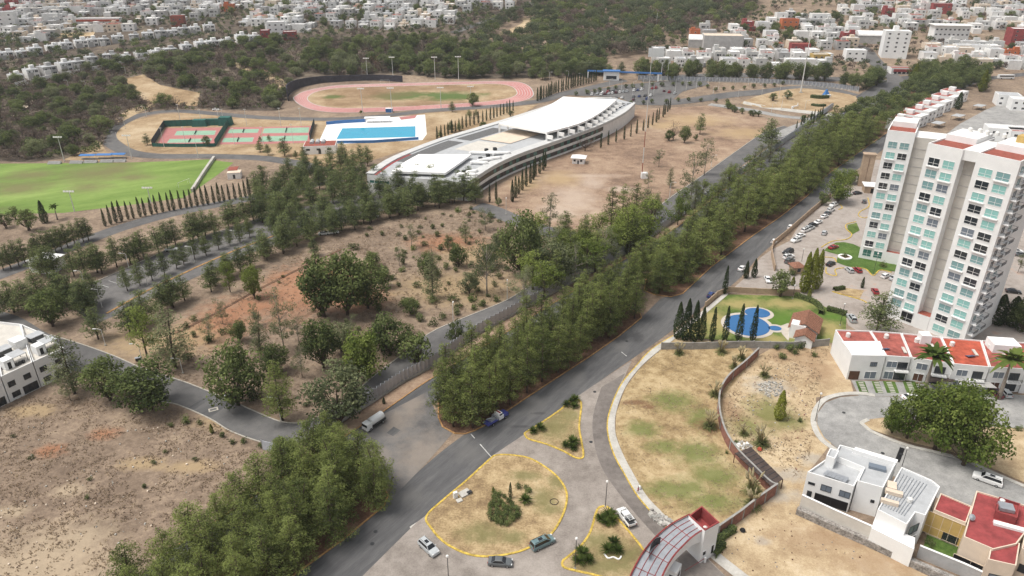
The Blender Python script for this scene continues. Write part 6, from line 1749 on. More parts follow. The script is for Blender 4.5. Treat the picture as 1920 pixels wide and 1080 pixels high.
MB().box((0, -4.6, 2.6), (17, .3, 2.2), M['brickred']).child('shop_front', b)
for k in range(5): MB().box((-7 + k * 3.4, -4.7, .9), (2.4, .12, 1.5), M['dkglass']).child('shop_window', b)
b = slab_house('office_block', (1775, 76), 30, 15, 13, -10, M['white_b'], M['white'], 'white office with dark ribbon windows and a thin flat roof', 'building', 3, 8)
MB().box((0, -1, 14), (33, 19, .5), M['white']).child('roof_slab', b)
slab_house('warehouse', (1352, 92), 34, 22, 12, -8, M['greywall'], M['cream'], 'large grey windowless box building above the far houses', 'warehouse')
for px, ww, lb_ in [((1322, 86), 30, 'white arched roof warehouse left of the grey box building'), ((1636, 78), 30, 'white arched roof warehouse beside the far side road')]:
    p = land(*px); e = empty('warehouse', p, R(-12), lb_, 'warehouse', 'arched warehouses'); town_pts.append((p.x, p.y, 22))
    MB().box((0, 0, 2), (ww, 18, 8), M['greywall']).child('wall', e)
    rf = MB(); mm = rf.mi(M['white'])
    for x in (-ww / 2 - .3, ww / 2 + .3):
        for k in range(13):
            a = math.pi * k / 12; rf.v.append((x, 9.4 * math.cos(a), 6.0 + 3.6 * math.sin(a)))
    for k in range(12): rf.f.append((k, k + 1, 14 + k, 13 + k)); rf.m.append(mm)
    rf.f.append(tuple(range(13))); rf.m.append(mm); rf.f.append(tuple(range(25, 12, -1))); rf.m.append(mm)
    rf.child('roof', e)
slab_house('red_building', (1908, 84), 20, 14, 14, -8, M['brickred'], M['white'], 'big dark red building at the right edge of the far town', 'building', 4, 3)
slab_house('red_building', (1762, 24), 18, 10, 9, -12, M['brickred'], M['white'], 'small dark red building high in the right town', 'building', 2, 3)
slab_house('red_building', (1497, 100), 16, 10, 8, -6, M['brickred'], M['terracotta'], 'dark red house among the white ones behind the boundary trees', 'house', 2, 2)
slab_house('white_house', (520, 66), 16, 11, 12, 12, M['white_b'], M['white'], 'white three storey house between two dark red walls, top left', 'house', 3, 3)
slab_house('red_house', (499, 76), 8, 9, 9, 12, M['brickred'], M['white'], 'dark red house block left of the tall white house', 'house', 2, 2)
slab_house('red_house', (545, 74), 12, 9, 7, 12, M['brickred'], M['white'], 'dark red house block right of the tall white house', 'house', 2, 2)
slab_house('red_house', (336, 48), 12, 9, 9, 8, M['terracotta'], M['redroof'], 'brown red house beside the long white houses, top left', 'house', 2, 2)
b = slab_house('long_shop', (188, 44), 42, 8, 5, 4, M['white'], M['white'], 'long low building with a red front strip, top left', 'shop')
MB().box((0, -4.2, 3.2), (42, .3, 2.0), M['redroof2']).child('red_strip', b)
slab_house('orange_house', (1478, 52), 16, 11, 8, -4, M['orange'], M['terracotta'], 'orange house on the edge of the wooded hill', 'house', 2, 3)
slab_house('white_house', (1535, 42), 18, 12, 8, -6, M['white_b'], M['beige_panel'], 'white house with a pergola on the edge of the wooded hill', 'house', 2, 3)
slab_house('white_house', (18, 55), 16, 12, 16, 20, M['white'], M['greyroof'], 'pale tall house at the left edge of the photo', 'house', 4, 2)
slab_house('white_house', (1600, 112), 16, 11, 8, -8, M['white_b'], M['white'], 'stepped white house left of the side road', 'house', 2, 3)
slab_house('yellow_house', (1535, 118), 14, 9, 7, 0, M['yellow_wall'], M['beige_panel'], 'ochre house behind the boundary trees', 'house', 2, 3)

# ---- terraces of the gated estate, one house per unit
def terrace(line, n, rz, where, group, seed):
    r = random.Random(seed)
    pr = []
    for v in range(3):
        e = empty('terrace_house', (0, 0, 0)); wm = [M['white'], M['greywall'], M['white']][v]
        MB().box((0, 0, 1.6), (10.4, 11, 9.2), wm).child('wall', e)
        MB().box((0, 0, 6.26), (10, 10.6, .1), M['greyroof']).child('roof', e)
        MB().box((-2.6, -5.9, 1.2), (4.6, 1.6, 6), M['white'] if v == 1 else M['greywall']).child('front_block', e)
        MB().box((2, 1.5, 7.4), (3.6, 4, 2.3), wm).child('stair_tower', e)
        for x, z, w_, h_ in ((-3.4, 4.9, 1.6, 1.3), (2.8, 4.8, 2.6, 1.6), (2.8, 1.5, 3.0, 2.1), (.4, 4.9, .8, 1.6)):
            f, g = window_mesh(w_, h_, 2 if w_ > 1 else 1, 1, M['dkglass'], M['white_b'])
            o = child('window', f, e, (x, -5.5 if x > -1 else -6.72, z)); child('pane', g, o)
        MB().tube([(0, 0, 0), (0, 0, 1.2)], [.55, .45], M['tank'], 8).child('water_tank', e, (-3, 3, 6.33))
        pr.append(e)
    pts = resample(lands(line), n)
    for i, p in enumerate(pts):
        h = copy_tree(pr[r.choice([0, 0, 1, 2])])
        q = pts[min(n - 1, i + 1)] - pts[max(0, i - 1)]
        h.location = (p.x + r.uniform(-1, 1), p.y + r.uniform(-4, 4), p.z - r.uniform(0, 1.2)); h.rotation_euler = (0, 0, math.atan2(q.y, q.x) + r.uniform(-.06, .06)); h.scale = (r.uniform(.82, 1.1), r.uniform(.85, 1.1), r.uniform(.8, 1.15))
        tag(h, f'{ordinal(i)} grey and white house from the left in the {where}', 'house', group)
        town_pts.append((p.x, p.y, 13))
    for e in pr: drop(e)
def drop(e):
    for c in KIDS.pop(e.name, ()): drop(c)
    bpy.data.objects.remove(e)
terrace([(-10, 112), (60, 102), (120, 92), (225, 78), (300, 70), (390, 60)], 17, 0, 'upper terrace row, top left', 'upper terrace row', 3)
terrace([(30, 152), (110, 135), (180, 118), (245, 112), (330, 98), (420, 84), (480, 76)], 17, 0, 'lower terrace row, top left', 'lower terrace row', 4)
kerb('retaining_wall', lands([(30, 163), (110, 145), (250, 119), (330, 105)]), M['white'], .5, 3.2, smooth=False, kind=None, label='long pale retaining wall below the lower terrace row', cat='wall', n=40)

town([(-40, 60), (-40, 0), (120, -6), (300, -6), (500, -6), (500, 12), (420, 34), (300, 46), (230, 60), (140, 66), (60, 80)], 8, 13.5, 17.5, 'hillside town at the top left', 'top left town', .8, True, 11, 72)
town([(440, 48), (520, 0), (580, -8), (980, -8), (960, 22), (900, 20), (840, 45), (760, 62), (700, 56), (640, 50), (560, 62), (480, 62)], -6, 13.5, 17, 'hillside town at the top centre', 'top centre town', .78, True, 12, 70)
town([(1215, 98), (1290, 100), (1330, 100), (1420, 100), (1560, 106), (1570, 128), (1500, 134), (1400, 134), (1300, 134), (1215, 126)], -3, 13, 16, 'dense quarter behind the boundary trees', 'boundary quarter', .9, True, 13, 58)
town([(1270, 60), (1440, 50), (1460, 30), (1560, 30), (1620, 70), (1590, 96), (1440, 96), (1280, 92)], -5, 14, 18, 'scattered quarter below the wooded hill', 'hill foot quarter', .6, True, 14, 30)
town([(1600, 60), (1560, 10), (1700, -10), (1960, -14), (1960, 60), (1840, 66), (1740, 56), (1660, 62)], -8, 15, 20, 'upper town at the top right', 'top right town', .7, True, 15, 52)
town([(1730, 90), (1830, 84), (1960, 84), (1960, 135), (1860, 132), (1790, 122), (1730, 118)], -8, 12.5, 16, 'white quarter right of the far junction', 'junction quarter', .9, True, 16, 42)
for e in PROTOS: drop(e)
xm = MB(); xr = random.Random(9)
for x, y, a in extra:
    w, d, h = xr.uniform(8, 12), xr.uniform(9, 13), xr.choice([3.6, 6.3, 6.8]); wm = xr.choice([M['white'], M['palegrey'], M['white'], M['cream'], M['greywall']]); z = hill(y)
    a += xr.uniform(-.05, .05); xm.box((x, y, z + h / 2 - 1.5), (w, d, h + 3), wm, a); xm.box((x, y, z + h + .08), (w - .5, d - .5, .15), xr.choice([M['white'], M['greyroof'], M['terracotta'], M['beige_panel']]), a)
    q = Vector((xr.uniform(-2, 2), xr.uniform(0, 3), 0)); q.rotate(Matrix.Rotation(a, 3, 'Z')); xm.box((x + q.x, y + q.y, z + h + 1.2), (3.4, 4, 2.4), wm, a)
    for k in range(4):
        q = Vector((-w / 2 + w * (k % 2 + .5) / 2, -d / 2 - .03, 0)); q.rotate(Matrix.Rotation(a, 3, 'Z'))
        if k < 2 or h > 5: xm.box((x + q.x, y + q.y, z + 1.5 + 3.2 * (k // 2)), (1.8, .1, 1.3), M['dkglass'], a)
if extra: xm.top('far_houses', 'smallest white houses packed into the far town', 'houses', kind='stuff')
green = []
for px, sp in [([(-60, 165), (-60, -5), (500, -8), (1000, -8), (1010, 20), (900, 60), (860, 85), (700, 90), (560, 90), (430, 95), (300, 112), (120, 140)], 6.0), ([(1205, 130), (1200, 95), (1290, 50), (1420, 20), (1500, -14), (1960, -18), (1960, 140), (1760, 128), (1640, 140), (1560, 136)], 7.5)]:
    keep = [q for q in house_pts] + [(a, b_, c_ - 5) for a, b_, c_ in town_pts]
    green += [p for p in scatter(lands(px), sp, 71, 12000) if not any((p.x - a) ** 2 + (p.y - b_) ** 2 < c_ * c_ for a, b_, c_ in keep) and mnoise.noise((p.x * .012, p.y * .02, 3)) > -.28]
mass_of_trees('town_greenery', green, (3.5, 8), (.45, .65), [(LM['hillwood'], .55), (LM['oak'], .3), (LM['dryleaf'], .15)], 'trees and hedges filling the gaps between the far houses', 44, .85, 8)
# roads and clearings of the far slopes
ribbon('road', lands([(0, 78), (40, 70), (58, 52), (45, 35), (30, 25)]), 9, .3, M['grey_concrete'], 30)
ribbon('road', lands([(490, 10), (505, 0), (520, 20), (530, 40)]), 12, .3, M['grey_concrete'], 20)
ribbon('road', lands([(740, 50), (775, 42), (795, 28), (785, 15), (740, 5), (735, -8)]), 9, .3, M['grey_concrete'], 30)
ribbon('road', lands([(850, 62), (890, 48), (940, 32), (985, 18), (1000, 5)]), 9, .3, M['asphalt_mid'], 30)
ribbon('path', lands([(925, 75), (950, 62), (975, 52), (990, 42), (985, 35)]), 10, .3, M['dirt'], 20)
ribbon('path', lands([(25, 218), (45, 202), (62, 190), (80, 182)]), 4, .3, M['cream'], 12)
sheet('clearing', clear1, .2, M['infield'])
sheet('clearing', lands([(60, 62), (100, 56), (180, 58), (175, 68), (110, 72), (65, 74)]), .3, M['dirt'])
sheet('clearing', lands([(445, 8), (480, -2), (500, 8), (480, 20), (455, 16)]), .3, M['dirt'])
sheet('clearing', lands([(120, 300), (150, 285), (185, 262), (200, 285), (240, 296), (200, 303)]), .1, M['infield'])
sheet('clearing', lands([(330, 208), (340, 196), (300, 196), (260, 212), (222, 232), (215, 222), (240, 205), (290, 190), (340, 188)]), .1, M['dirt'])
sheet('clearing', lands([(440, 118), (480, 122), (530, 150), (545, 165), (520, 172), (490, 145), (445, 128)]), .2, M['dirt'])

sheet('road', lands([(1760, 262), (1800, 232), (1850, 205), (1900, 186), (1960, 190), (1960, 300), (1850, 300)]), .03, M['grey_concrete'])
# ---- the row of red roofed houses behind the tower
for i in range(7):
    t = i / 6
    f0 = (1690 + 95 * t, 243 - 55 * t); lab_ = f'{ordinal(i)} red roofed house from the front in the row behind the tower'
    p = land(*f0); e = empty('row_house', p, R(40), lab_, 'house', 'row behind the tower')
    h_ = 7
    MB().box((0, 0, h_ / 2 - .5), (11, 15, h_ + 1), M['white_b']).child('wall', e)
    MB().box((0, 2, h_ + .06), (10, 10, .1), M['redroof']).child('roof', e)
    MB().box((0, -5, h_ + .06), (10, 3.4, .1), M['white']).child('terrace', e)
    MB().box((-2 + i % 3, 1, h_ + 1.3), (3.2, 4, 2.4), M['white_b']).child('stair_tower', e)
    MB().tube([(0, 0, 0), (0, 0, 1.2)], [.6, .5], M['tank'], 8).child('water_tank', e, (3.2, 4, h_ + .12))
    for x in (-3, 2.6):
        f, g = window_mesh(2.2, 1.5, 2, 1, M['dkglass'], M['white'])
        o = child('window', f, e, (x, -7.5, 5)); child('pane', g, o)
        o = child('window', f, e, (x, -7.5, 1.6)); child('pane', g, o)
for i, (x, y) in enumerate([(1722, 238), (1760, 224), (1800, 205)]):
    p = land(x + 35, y); e = empty('carport', p, R(40), f'{ordinal(i)} grey car shade from the front in the street behind the tower', 'carport', 'car shades behind the tower')
    MB().box((0, 0, 2.7), (9, 5.5, .12), M['greyroof']).child('roof', e)
    for sx in (-4.2, 4.2):
        for sy in (-2.5, 2.5): MB().box((sx, sy, 1.3), (.12, .12, 2.6), M['dark_metal']).child('post', e)
ribbon('road', lands([(1810, 262), (1840, 235), (1875, 212), (1910, 196), (1960, 180)]), 11, .05, M['grey_concrete'], 20)
for i, (x, y, w_) in enumerate([(1885, 196, 14), (1912, 205, 14), (1880, 262, 20), (1915, 268, 16)]):
    slab_house('modern_house', (x, y), w_, 12, 7, -20, M['white_b'], [M['greyroof'], M['white'], M['white'], M['redroof']][i], ['grey and white modern house right of the far terrace street', 'second modern house right of the far terrace street', 'white flat roofed house just behind the tower top', 'white house with red roof at the right edge behind the tower'][i], 'house', 2, 3)

# ================================================================== vehicles
def paint(name, col): return plain(name, col, .3, 0, .6)
PAINT = {'white': paint('car_white', (.78,.78,.77)), 'silver': paint('car_silver', (.45,.47,.48)), 'grey': paint('car_grey', (.11,.12,.125)), 'black': paint('car_black', (.018,.019,.022)), 'red': paint('car_red', (.28,.022,.028)), 'blue': paint('car_blue', (.02,.045,.16)), 'teal': paint('car_teal', (.13,.20,.21)), 'maroon': paint('car_maroon', (.10,.02,.03)), 'tow_blue': paint('truck_blue', (.055,.065,.26))}
M['tyre'] = plain('tyre_rubber', (.02,.02,.02), .9)
M['rim'] = plain('alloy_rim', (.42,.43,.44), .35, .7)
M['carglass'] = glass('car_glass', (.015,.018,.022), .08)
M['headlight'] = glass('headlight_lens', (.65,.66,.65), .15)
M['taillight'] = glass('tail_light_lens', (.30,.015,.015), .2)
_wheel = None
def wheel_meshes():
    global _wheel
    if _wheel is None:
        t = MB(); t.tube([(0, -.11, 0), (0, -.09, 0), (0, .09, 0), (0, .11, 0)], [.28, .33, .33, .28], M['tyre'], 14)
        r = MB(); r.tube([(0, -.125, 0), (0, .125, 0)], .19, M['rim'], 10)
        _wheel = (t.mesh('wheel', False), r.mesh('rim'))
    return _wheel
_car = {}
SHAPES = {  # length, width, roof height, lower top line [(x, z)], cabin (rear base, front base, rear top, front top), belt
 'sedan': (4.55, 1.80, 1.46, [(-2.27, .62), (-2.2, .92), (-1.45, 1.0), (.9, .97), (1.7, .86), (2.15, .74), (2.27, .55)], (-1.62, 1.05, -.85, .28)),
 'hatch': (4.0, 1.74, 1.50, [(-2.0, .70), (-1.95, .98), (-1.4, 1.02), (.85, .98), (1.5, .88), (1.9, .75), (2.0, .55)], (-1.9, 1.0, -1.55, .25)),
 'suv': (4.75, 1.88, 1.74, [(-2.37, .75), (-2.32, 1.1), (-1.5, 1.15), (.95, 1.12), (1.85, 1.02), (2.28, .88), (2.37, .6)], (-2.3, 1.1, -2.0, .35)),
 'van': (5.0, 1.92, 1.80, [(-2.5, .75), (-2.46, 1.1), (-1.5, 1.12), (1.3, 1.06), (1.95, .96), (2.4, .82), (2.5, .6)], (-2.44, 1.55, -2.2, .55)),
 'bigsuv': (5.5, 2.02, 1.92, [(-2.75, .8), (-2.7, 1.2), (-1.7, 1.24), (1.1, 1.2), (2.1, 1.12), (2.65, .98), (2.75, .65)], (-2.68, 1.3, -2.4, .55)),
}
def car_meshes(shape, colour, simple):
    key = (shape, colour, simple)
    if key in _car: return _car[key]
    L, Wd, Hh, topl, (rb, fb, rt, ft) = SHAPES[shape]; pm = PAINT[colour]
    b = MB(); m = b.mi(pm); hw = Wd / 2; n = len(topl)
    for i, (x, z) in enumerate(topl):
        k = .88 if i in (0, n - 1) else (.96 if i in (1, n - 2) else 1.0)
        w = hw * k; zl = .24 if 0 < i < n - 1 else .36
        for (yy, zz) in ((-w * .92, zl), (-w, zl + .18), (-w, z - .16), (-w * .93, z), (-w * .5, z + .025), (w * .5, z + .025), (w * .93, z), (w, z - .16), (w, zl + .18), (w * .92, zl)): b.v.append((x, yy, zz))
    for i in range(n - 1):
        for j in range(10):
            l = (j + 1) % 10
            b.f.append((i * 10 + j, i * 10 + l, (i + 1) * 10 + l, (i + 1) * 10 + j)); b.m.append(m)
    b.f.append(tuple(range(9, -1, -1))); b.m.append(m); e = (n - 1) * 10; b.f.append(tuple(e + j for j in range(10))); b.m.append(m)
    zb = max(z for _, z in topl) - .03; wb, wt = hw * .90, hw * .70
    def cab(x0, x1, w, z, zs): return [(x0, -w, z), (x1, -w, z), (x1, w, z), (x0, w, z)]
    lo, hi = cab(rb, fb, wb, zb, 0), cab(rt, ft, wt, Hh, 0)
    i0 = len(b.v); b.v += lo + [(rt - .03, -wt, Hh - .06), (ft + .08, -wt, Hh - .06), (ft + .08, wt, Hh - .06), (rt - .03, wt, Hh - .06)] + [(rt + .15, -wt * .8, Hh), (ft - .12, -wt * .8, Hh), (ft - .12, wt * .8, Hh), (rt + .15, wt * .8, Hh)]
    for a in (0, 4):
        for j in range(4):
            l = (j + 1) % 4; b.f.append((i0 + a + j, i0 + a + l, i0 + a + 4 + l, i0 + a + 4 + j)); b.m.append(m)
    b.f.append(tuple(i0 + 8 + j for j in range(4))); b.m.append(m)
    hi2 = [Vector(v) for v in b.v[i0 + 4:i0 + 8]]; lo2 = [Vector(v) for v in lo]
    def pane(a, c, d, f, push, ins=.07):
        q = MB(); cen = (a + c + d + f) / 4
        q.face([p.lerp(cen, ins) + push for p in (a, c, d, f)], M['carglass']); return q
    parts = [('body', b.mesh('body', False)),
             ('windscreen', pane(lo2[1], lo2[2], hi2[2], hi2[1], Vector((.02, 0, .015)), .08).mesh('windscreen')),
             ('rear_window', pane(lo2[3], lo2[0], hi2[0], hi2[3], Vector((-.02, 0, .015)), .1).mesh('rear_window')),
             ('side_window', pane(lo2[0], lo2[1], hi2[1], hi2[0], Vector((0, -.015, .01)), .1).mesh('side_window')),
             ('side_window', pane(lo2[2], lo2[3], hi2[3], hi2[2], Vector((0, .015, .01)), .1).mesh('side_window'))]
    if not simple:
        for s in (-1, 1):
            q = MB(); q.box((L / 2 - .14, s * hw * .66, .70 if shape in ('sedan', 'hatch') else .86), (.22, .36, .15), M['headlight']); parts.append(('headlight', q.mesh('headlight')))
            q = MB(); q.box((-L / 2 + .06, s * hw * .70, .82 if shape in ('sedan', 'hatch') else .98), (.14, .32, .17), M['taillight']); parts.append(('tail_light', q.mesh('tail_light')))
            q = MB(); q.box((fb - .25, s * (hw + .09), zb + .08), (.16, .2, .13), pm); parts.append(('mirror', q.mesh('mirror')))
        if shape in ('suv', 'bigsuv', 'van'):
            q = MB()
            for s in (-1, 1): q.box(((rt + ft) / 2, s * wt * .82, Hh + .05), ((ft - rt) * .85, .06, .06), M['dark_metal'])
            parts.append(('roof_rails', q.mesh('roof_rails')))
            q = MB(); q.box(((rt + ft) / 2 + .3, 0, Hh + .006), (.9, wt * 1.0, .02), M['carglass']); parts.append(('sunroof', q.mesh('sunroof')))
    _car[key] = parts
    return parts
def car(shape, colour, px, heading, label, group=None, simple=False, cat='car', name=None, z=None):
    """heading in degrees, 0 = towards +X"""
    p = land(*px)
    e = empty(name or {'sedan': 'sedan_car', 'hatch': 'hatchback_car', 'suv': 'suv_car', 'van': 'minivan', 'bigsuv': 'suv_car'}[shape], (p.x, p.y, p.z + .05), R(heading), label, cat, group)
    for nm, me in car_meshes(shape, colour, simple): child(nm, me, e)
    L, Wd = SHAPES[shape][:2]; wt, wr = wheel_meshes()
    for sx in (-.31, .30):
        for sy in (-1, 1):
            o = child('wheel', wt, e, (sx * L, sy * (Wd / 2 - .10), .33))
            if not simple: child('rim', wr, o)
    return e
def heading_px(x0, y0, x1, y1):
    a, b = land(x0, y0), land(x1, y1); return math.degrees(math.atan2(b.y - a.y, b.x - a.x))
car('suv', 'silver', (804, 1031), heading_px(790, 1018, 818, 1044), 'silver suv rounding the teardrop island at its lower left')
car('sedan', 'grey', (938, 1058), heading_px(918, 1057, 960, 1060), 'dark grey sedan passing below the teardrop island')
car('van', 'teal', (1017, 1022), heading_px(998, 1030, 1036, 1012), 'pale teal minivan at the lower right of the teardrop island', cat='minivan')
car('bigsuv', 'white', (1850, 903), heading_px(1878, 912, 1824, 893), 'large white suv parked on the cul-de-sac street')
car('hatch', 'blue', (1333, 556), heading_px(1325, 565, 1342, 548), 'dark blue car on the boulevard by the pool garden')
car('sedan', 'white', (1391, 506), heading_px(1380, 515, 1402, 497), 'white car parked half hidden behind the conifer pair')
car('sedan', 'white', (1439, 527), heading_px(1434, 518, 1443, 536), 'white car entering the tower car park')
car('hatch', 'white', (1452, 455), heading_px(1444, 462, 1460, 447), 'white car on the boulevard beside the beige wall, nearer one')
car('hatch', 'white', (1482, 428), heading_px(1474, 435, 1490, 420), 'white car on the boulevard beside the beige wall, farther one')
lot = heading_px(1500, 436, 1522, 428)
for i, (x, y, sh, co, lb_) in enumerate([(1477, 475, 'suv', 'black', 'black suv in the short row by the car park wall, farthest'), (1478, 484, 'suv', 'white', 'white suv in the short row by the car park wall, middle'), (1480, 492, 'suv', 'grey', 'dark grey suv in the short row by the car park wall, nearest'),
    (1492, 453, 'suv', 'white', 'white suv nearest in the long car park row'), (1510, 434, 'suv', 'white', 'white suv second in the long car park row'), (1524, 425, 'suv', 'black', 'black pickup like suv in the long car park row'), (1533, 419, 'sedan', 'white', 'white sedan behind the black suv in the long row'), (1545, 408, 'sedan', 'white', 'white sedan alone in the middle of the long row'), (1557, 396, 'suv', 'white', 'white suv before the last of the long row'), (1562, 387, 'suv', 'white', 'white suv last in the long row'),
    (1562, 466, 'sedan', 'red', 'red sedan beside the tower lawn'), (1557, 497, 'sedan', 'black', 'black sedan at the corner of the tower lawn')]):
    car(sh, co, (x, y), lot + rng.uniform(-6, 6) + (180 if i % 3 == 0 else 0), lb_, 'cars in the tower car park')
for x, y, sh, co, a, lb_ in [(1545, 439, 'hatch', 'silver', heading_px(1540, 446, 1550, 432), 'silver car driving through the tower car park'), (1592, 509, 'hatch', 'silver', 95, 'silver car left of the red one below the tower lawn'), (1607, 509, 'hatch', 'red', 95, 'red car below the tower lawn'), (1640, 549, 'hatch', 'red', 80, 'red car at the foot of the tower'), (1596, 600, 'suv', 'silver', 85, 'silver car half under the pine by the tower'), (1620, 380, 'hatch', 'grey', 60, 'grey car by the far kerb loop of the car park'), (1607, 364, 'sedan', 'black', 20, 'black car beside the guard house of the tower'), (1888, 462, 'suv', 'white', -8, 'white suv parked right of the tower, left one'), (1904, 474, 'suv', 'white', -8, 'white car parked right of the tower, middle one'), (1914, 480, 'sedan', 'grey', -8, 'grey car parked right of the tower, right one'), (1899, 549, 'sedan', 'black', -18, 'black sedan driving right of the tower'), (1865, 740, 'suv', 'maroon', 85, 'maroon car under the wide shade roof'), (1884, 740, 'hatch', 'silver', 85, 'silver car beside the maroon one on the terrace drive'), (1706, 748, 'sedan', 'white', 10, 'white car half hidden behind the big leafy clump')]:
    car(sh, co, (x, y), a, lb_, 'parked cars of the right side')
for x, y, sh, co in [(1500, 444, 'sedan', 'white'), (1518, 430, 'suv', 'silver'), (1551, 402, 'sedan', 'grey'), (1660, 520, 'hatch', 'white'), (1676, 524, 'sedan', 'silver'), (1575, 374, 'suv', 'grey'), (1590, 366, 'sedan', 'white')]:
    car(sh, co, (x, y), lot + rng.uniform(-6, 6), f'{co} car squeezed among the tower car park rows', 'extra cars of the tower car park')
cols = ['white', 'silver', 'red', 'grey', 'white', 'blue', 'black', 'white', 'maroon', 'silver']
n_ = 0
for (x0, y0, x1, y1, n) in [(1128, 178, 1230, 166, 16), (1145, 186, 1220, 180, 8), (1175, 189, 1225, 186, 5), (1110, 178, 1150, 172, 5), (1245, 172, 1275, 178, 4)]:
    for k in range(n):
        t = k / max(1, n - 1)
        if rng.random() < .15: continue
        car(rng.choice(['sedan', 'hatch', 'suv']), rng.choice(cols), (x0 + (x1 - x0) * t, y0 + (y1 - y0) * t), 70 + rng.uniform(-4, 4), 'small parked car in the crowded far campus car park', 'cars of the far campus car park', True)
for x, y, lb_ in [(322, 470, 'white car in the long campus car park'), (608, 440, 'white car under the car park pines, left'), (625, 438, 'white car under the car park pines, right'), (700, 408, 'white car under the grove beside the slope')]:
    car('sedan', 'white', (x, y), 15, lb_, 'cars of the long car park', True)
for x, y, co in [(1655, 141, 'white'), (1678, 139, 'white'), (1695, 138, 'black'), (405, 207, 'white'), (135, 50, 'white'), (205, 54, 'white')]:
    car('sedan', co, (x, y), 10, f'{co} car seen small on a far street', 'cars on far streets', True)

def truck(kind, px, heading, label):
    p = land(*px); e = empty('tow_truck' if kind == 'tow' else 'box_truck' if kind == 'box' else 'pickup_truck', (p.x, p.y, .05), R(heading), label, 'truck')
    wt, wr = wheel_meshes()
    def wheels(xs, y, s):
        for x in xs:
            for sy in (-1, 1):
                o = child('wheel', wt, e, (x, sy * y, .33 * s), 0, (s, 1.2, s)); child('rim', wr, o)
    if kind == 'tow':
        b1, wh = PAINT['tow_blue'], PAINT['white']
        MB().box((2.3, 0, .95), (1.7, 1.95, .75), b1, 0, .96).child('hood', e)
        MB().box((.75, 0, 1.05), (1.5, 2.0, 1.0), wh).child('cab', e)
        MB().box((.65, 0, 1.85), (1.35, 1.75, .62), wh, 0, .86).child('cab_roof', e)
        MB().box((1.36, 0, 1.82), (.05, 1.5, .45), M['carglass']).child('windscreen', e)
        for s in (-1, 1):
            MB().box((.7, s * .86, 1.82), (.9, .05, .4), M['carglass']).child('side_window', e)
            MB().box((3.16, s * .7, 1.0), (.06, .35, .2), M['headlight']).child('headlight', e)
        MB().box((.7, 0, 2.22), (.3, 1.3, .13), M['taillight']).child('light_bar', e)
        MB().box((-1.9, 0, .85), (3.4, 1.9, .35), b1).child('bed', e)
        MB().box((-.5, 0, 1.35), (.35, 1.9, .7), M['steel']).child('toolbox', e)
        bm_ = MB(); bm_.tube([(-.8, 0, 1.1), (-2.2, 0, 1.9), (-3.3, 0, 2.1)], .13, M['steel'], 6); bm_.box((-1.6, 0, 1.2), (1.6, 1.2, .4), M['steel']); bm_.child('tow_boom', e)
        wheels((2.1, -2.0), .92, 1.15)
    elif kind == 'box':
        wh = PAINT['white']
        MB().box((2.5, 0, 1.3), (1.6, 2.0, 1.7), wh, 0, .92).child('cab', e)
        MB().box((3.2, 0, 1.7), (.3, 1.7, .6), M['carglass']).child('windscreen', e)
        tk = MB(); tk.tube([(-2.4, 0, 1.75), (-2.2, 0, 1.75), (1.4, 0, 1.75), (1.6, 0, 1.75)], [.75, 1.0, 1.0, .75], wh, 12); tk.child('cargo_body', e)
        MB().box((-.4, 0, .85), (4.4, 2.0, .35), M['dark_metal']).child('chassis', e)
        MB().box((-2.5, 0, 1.0), (.15, 1.9, .5), PAINT['grey']).child('tail_board', e)
        wheels((2.3, -1.6), .9, 1.25)
    else:
        wh = PAINT['white']
        MB().box((1.75, 0, .85), (1.5, 1.8, .6), wh, 0, .95).child('hood', e)
        MB().box((.4, 0, .9), (1.6, 1.85, .8), wh).child('cab', e)
        MB().box((.3, 0, 1.55), (1.5, 1.65, .55), wh, 0, .84).child('cab_roof', e)
        MB().box((1.02, 0, 1.5), (.05, 1.4, .4), M['carglass']).child('windscreen', e)
        for s in (-1, 1):
            MB().box((.35, s * .82, 1.52), (1.1, .05, .36), M['carglass']).child('side_window', e)
            MB().box((-1.4, s * .86, 1.0), (2.0, .1, .5), wh).child('bed_side', e)
            MB().box((-2.42, s * .75, .95), (.06, .2, .35), M['taillight']).child('tail_light', e)
            MB().box((2.48, s * .65, .9), (.06, .3, .18), M['headlight']).child('headlight', e)
        MB().box((-1.4, 0, .7), (2.0, 1.8, .2), M['dark_metal']).child('bed', e)
        MB().box((-2.4, 0, 1.0), (.08, 1.8, .5), wh).child('tail_gate', e)
        lr = MB()
        for y_ in (-.5, .5): lr.box((-.3, y_, 1.98), (3.6, .07, .07), wh)
        for k in range(8): lr.box((-1.9 + k * .45, 0, 1.98), (.05, 1.0, .05), wh)
        for x_ in (-2.0, 1.0): lr.box((x_, 0, 1.75), (.06, 1.5, .4), M['dark_metal'])
        lr.child('roof_ladder', e)
        wheels((1.5, -1.5), .84, 1.0)
truck('tow', (931, 789), heading_px(908, 802, 951, 776), 'blue and white tow truck parked against the median grove')
truck('box', (704, 797), heading_px(722, 785, 690, 806), 'white truck with a rounded body partly hidden by pines')
truck('pickup', (1174, 976), heading_px(1184, 988, 1164, 962), 'white pickup with a ladder rack beside the lower island')
p = land(1885, 148); e = empty('coach_bus', p, R(-2), 'white coach with dark windows on the far road', 'bus')
MB().box((0, 0, 1.9), (12, 2.5, 2.8), PAINT['white'], 0, .98).child('body', e)
MB().box((0, -1.26, 2.3), (11, .05, .9), M['carglass']).child('window_band', e); MB().box((6.0, 0, 2.2), (.06, 2.2, 1.3), M['carglass']).child('windscreen', e)
for x in (-3.8, 3.8):
    for y in (-1.15, 1.15): child('wheel', wheel_meshes()[0], e, (x, y, .45), 0, (1.4, 1.4, 1.4))

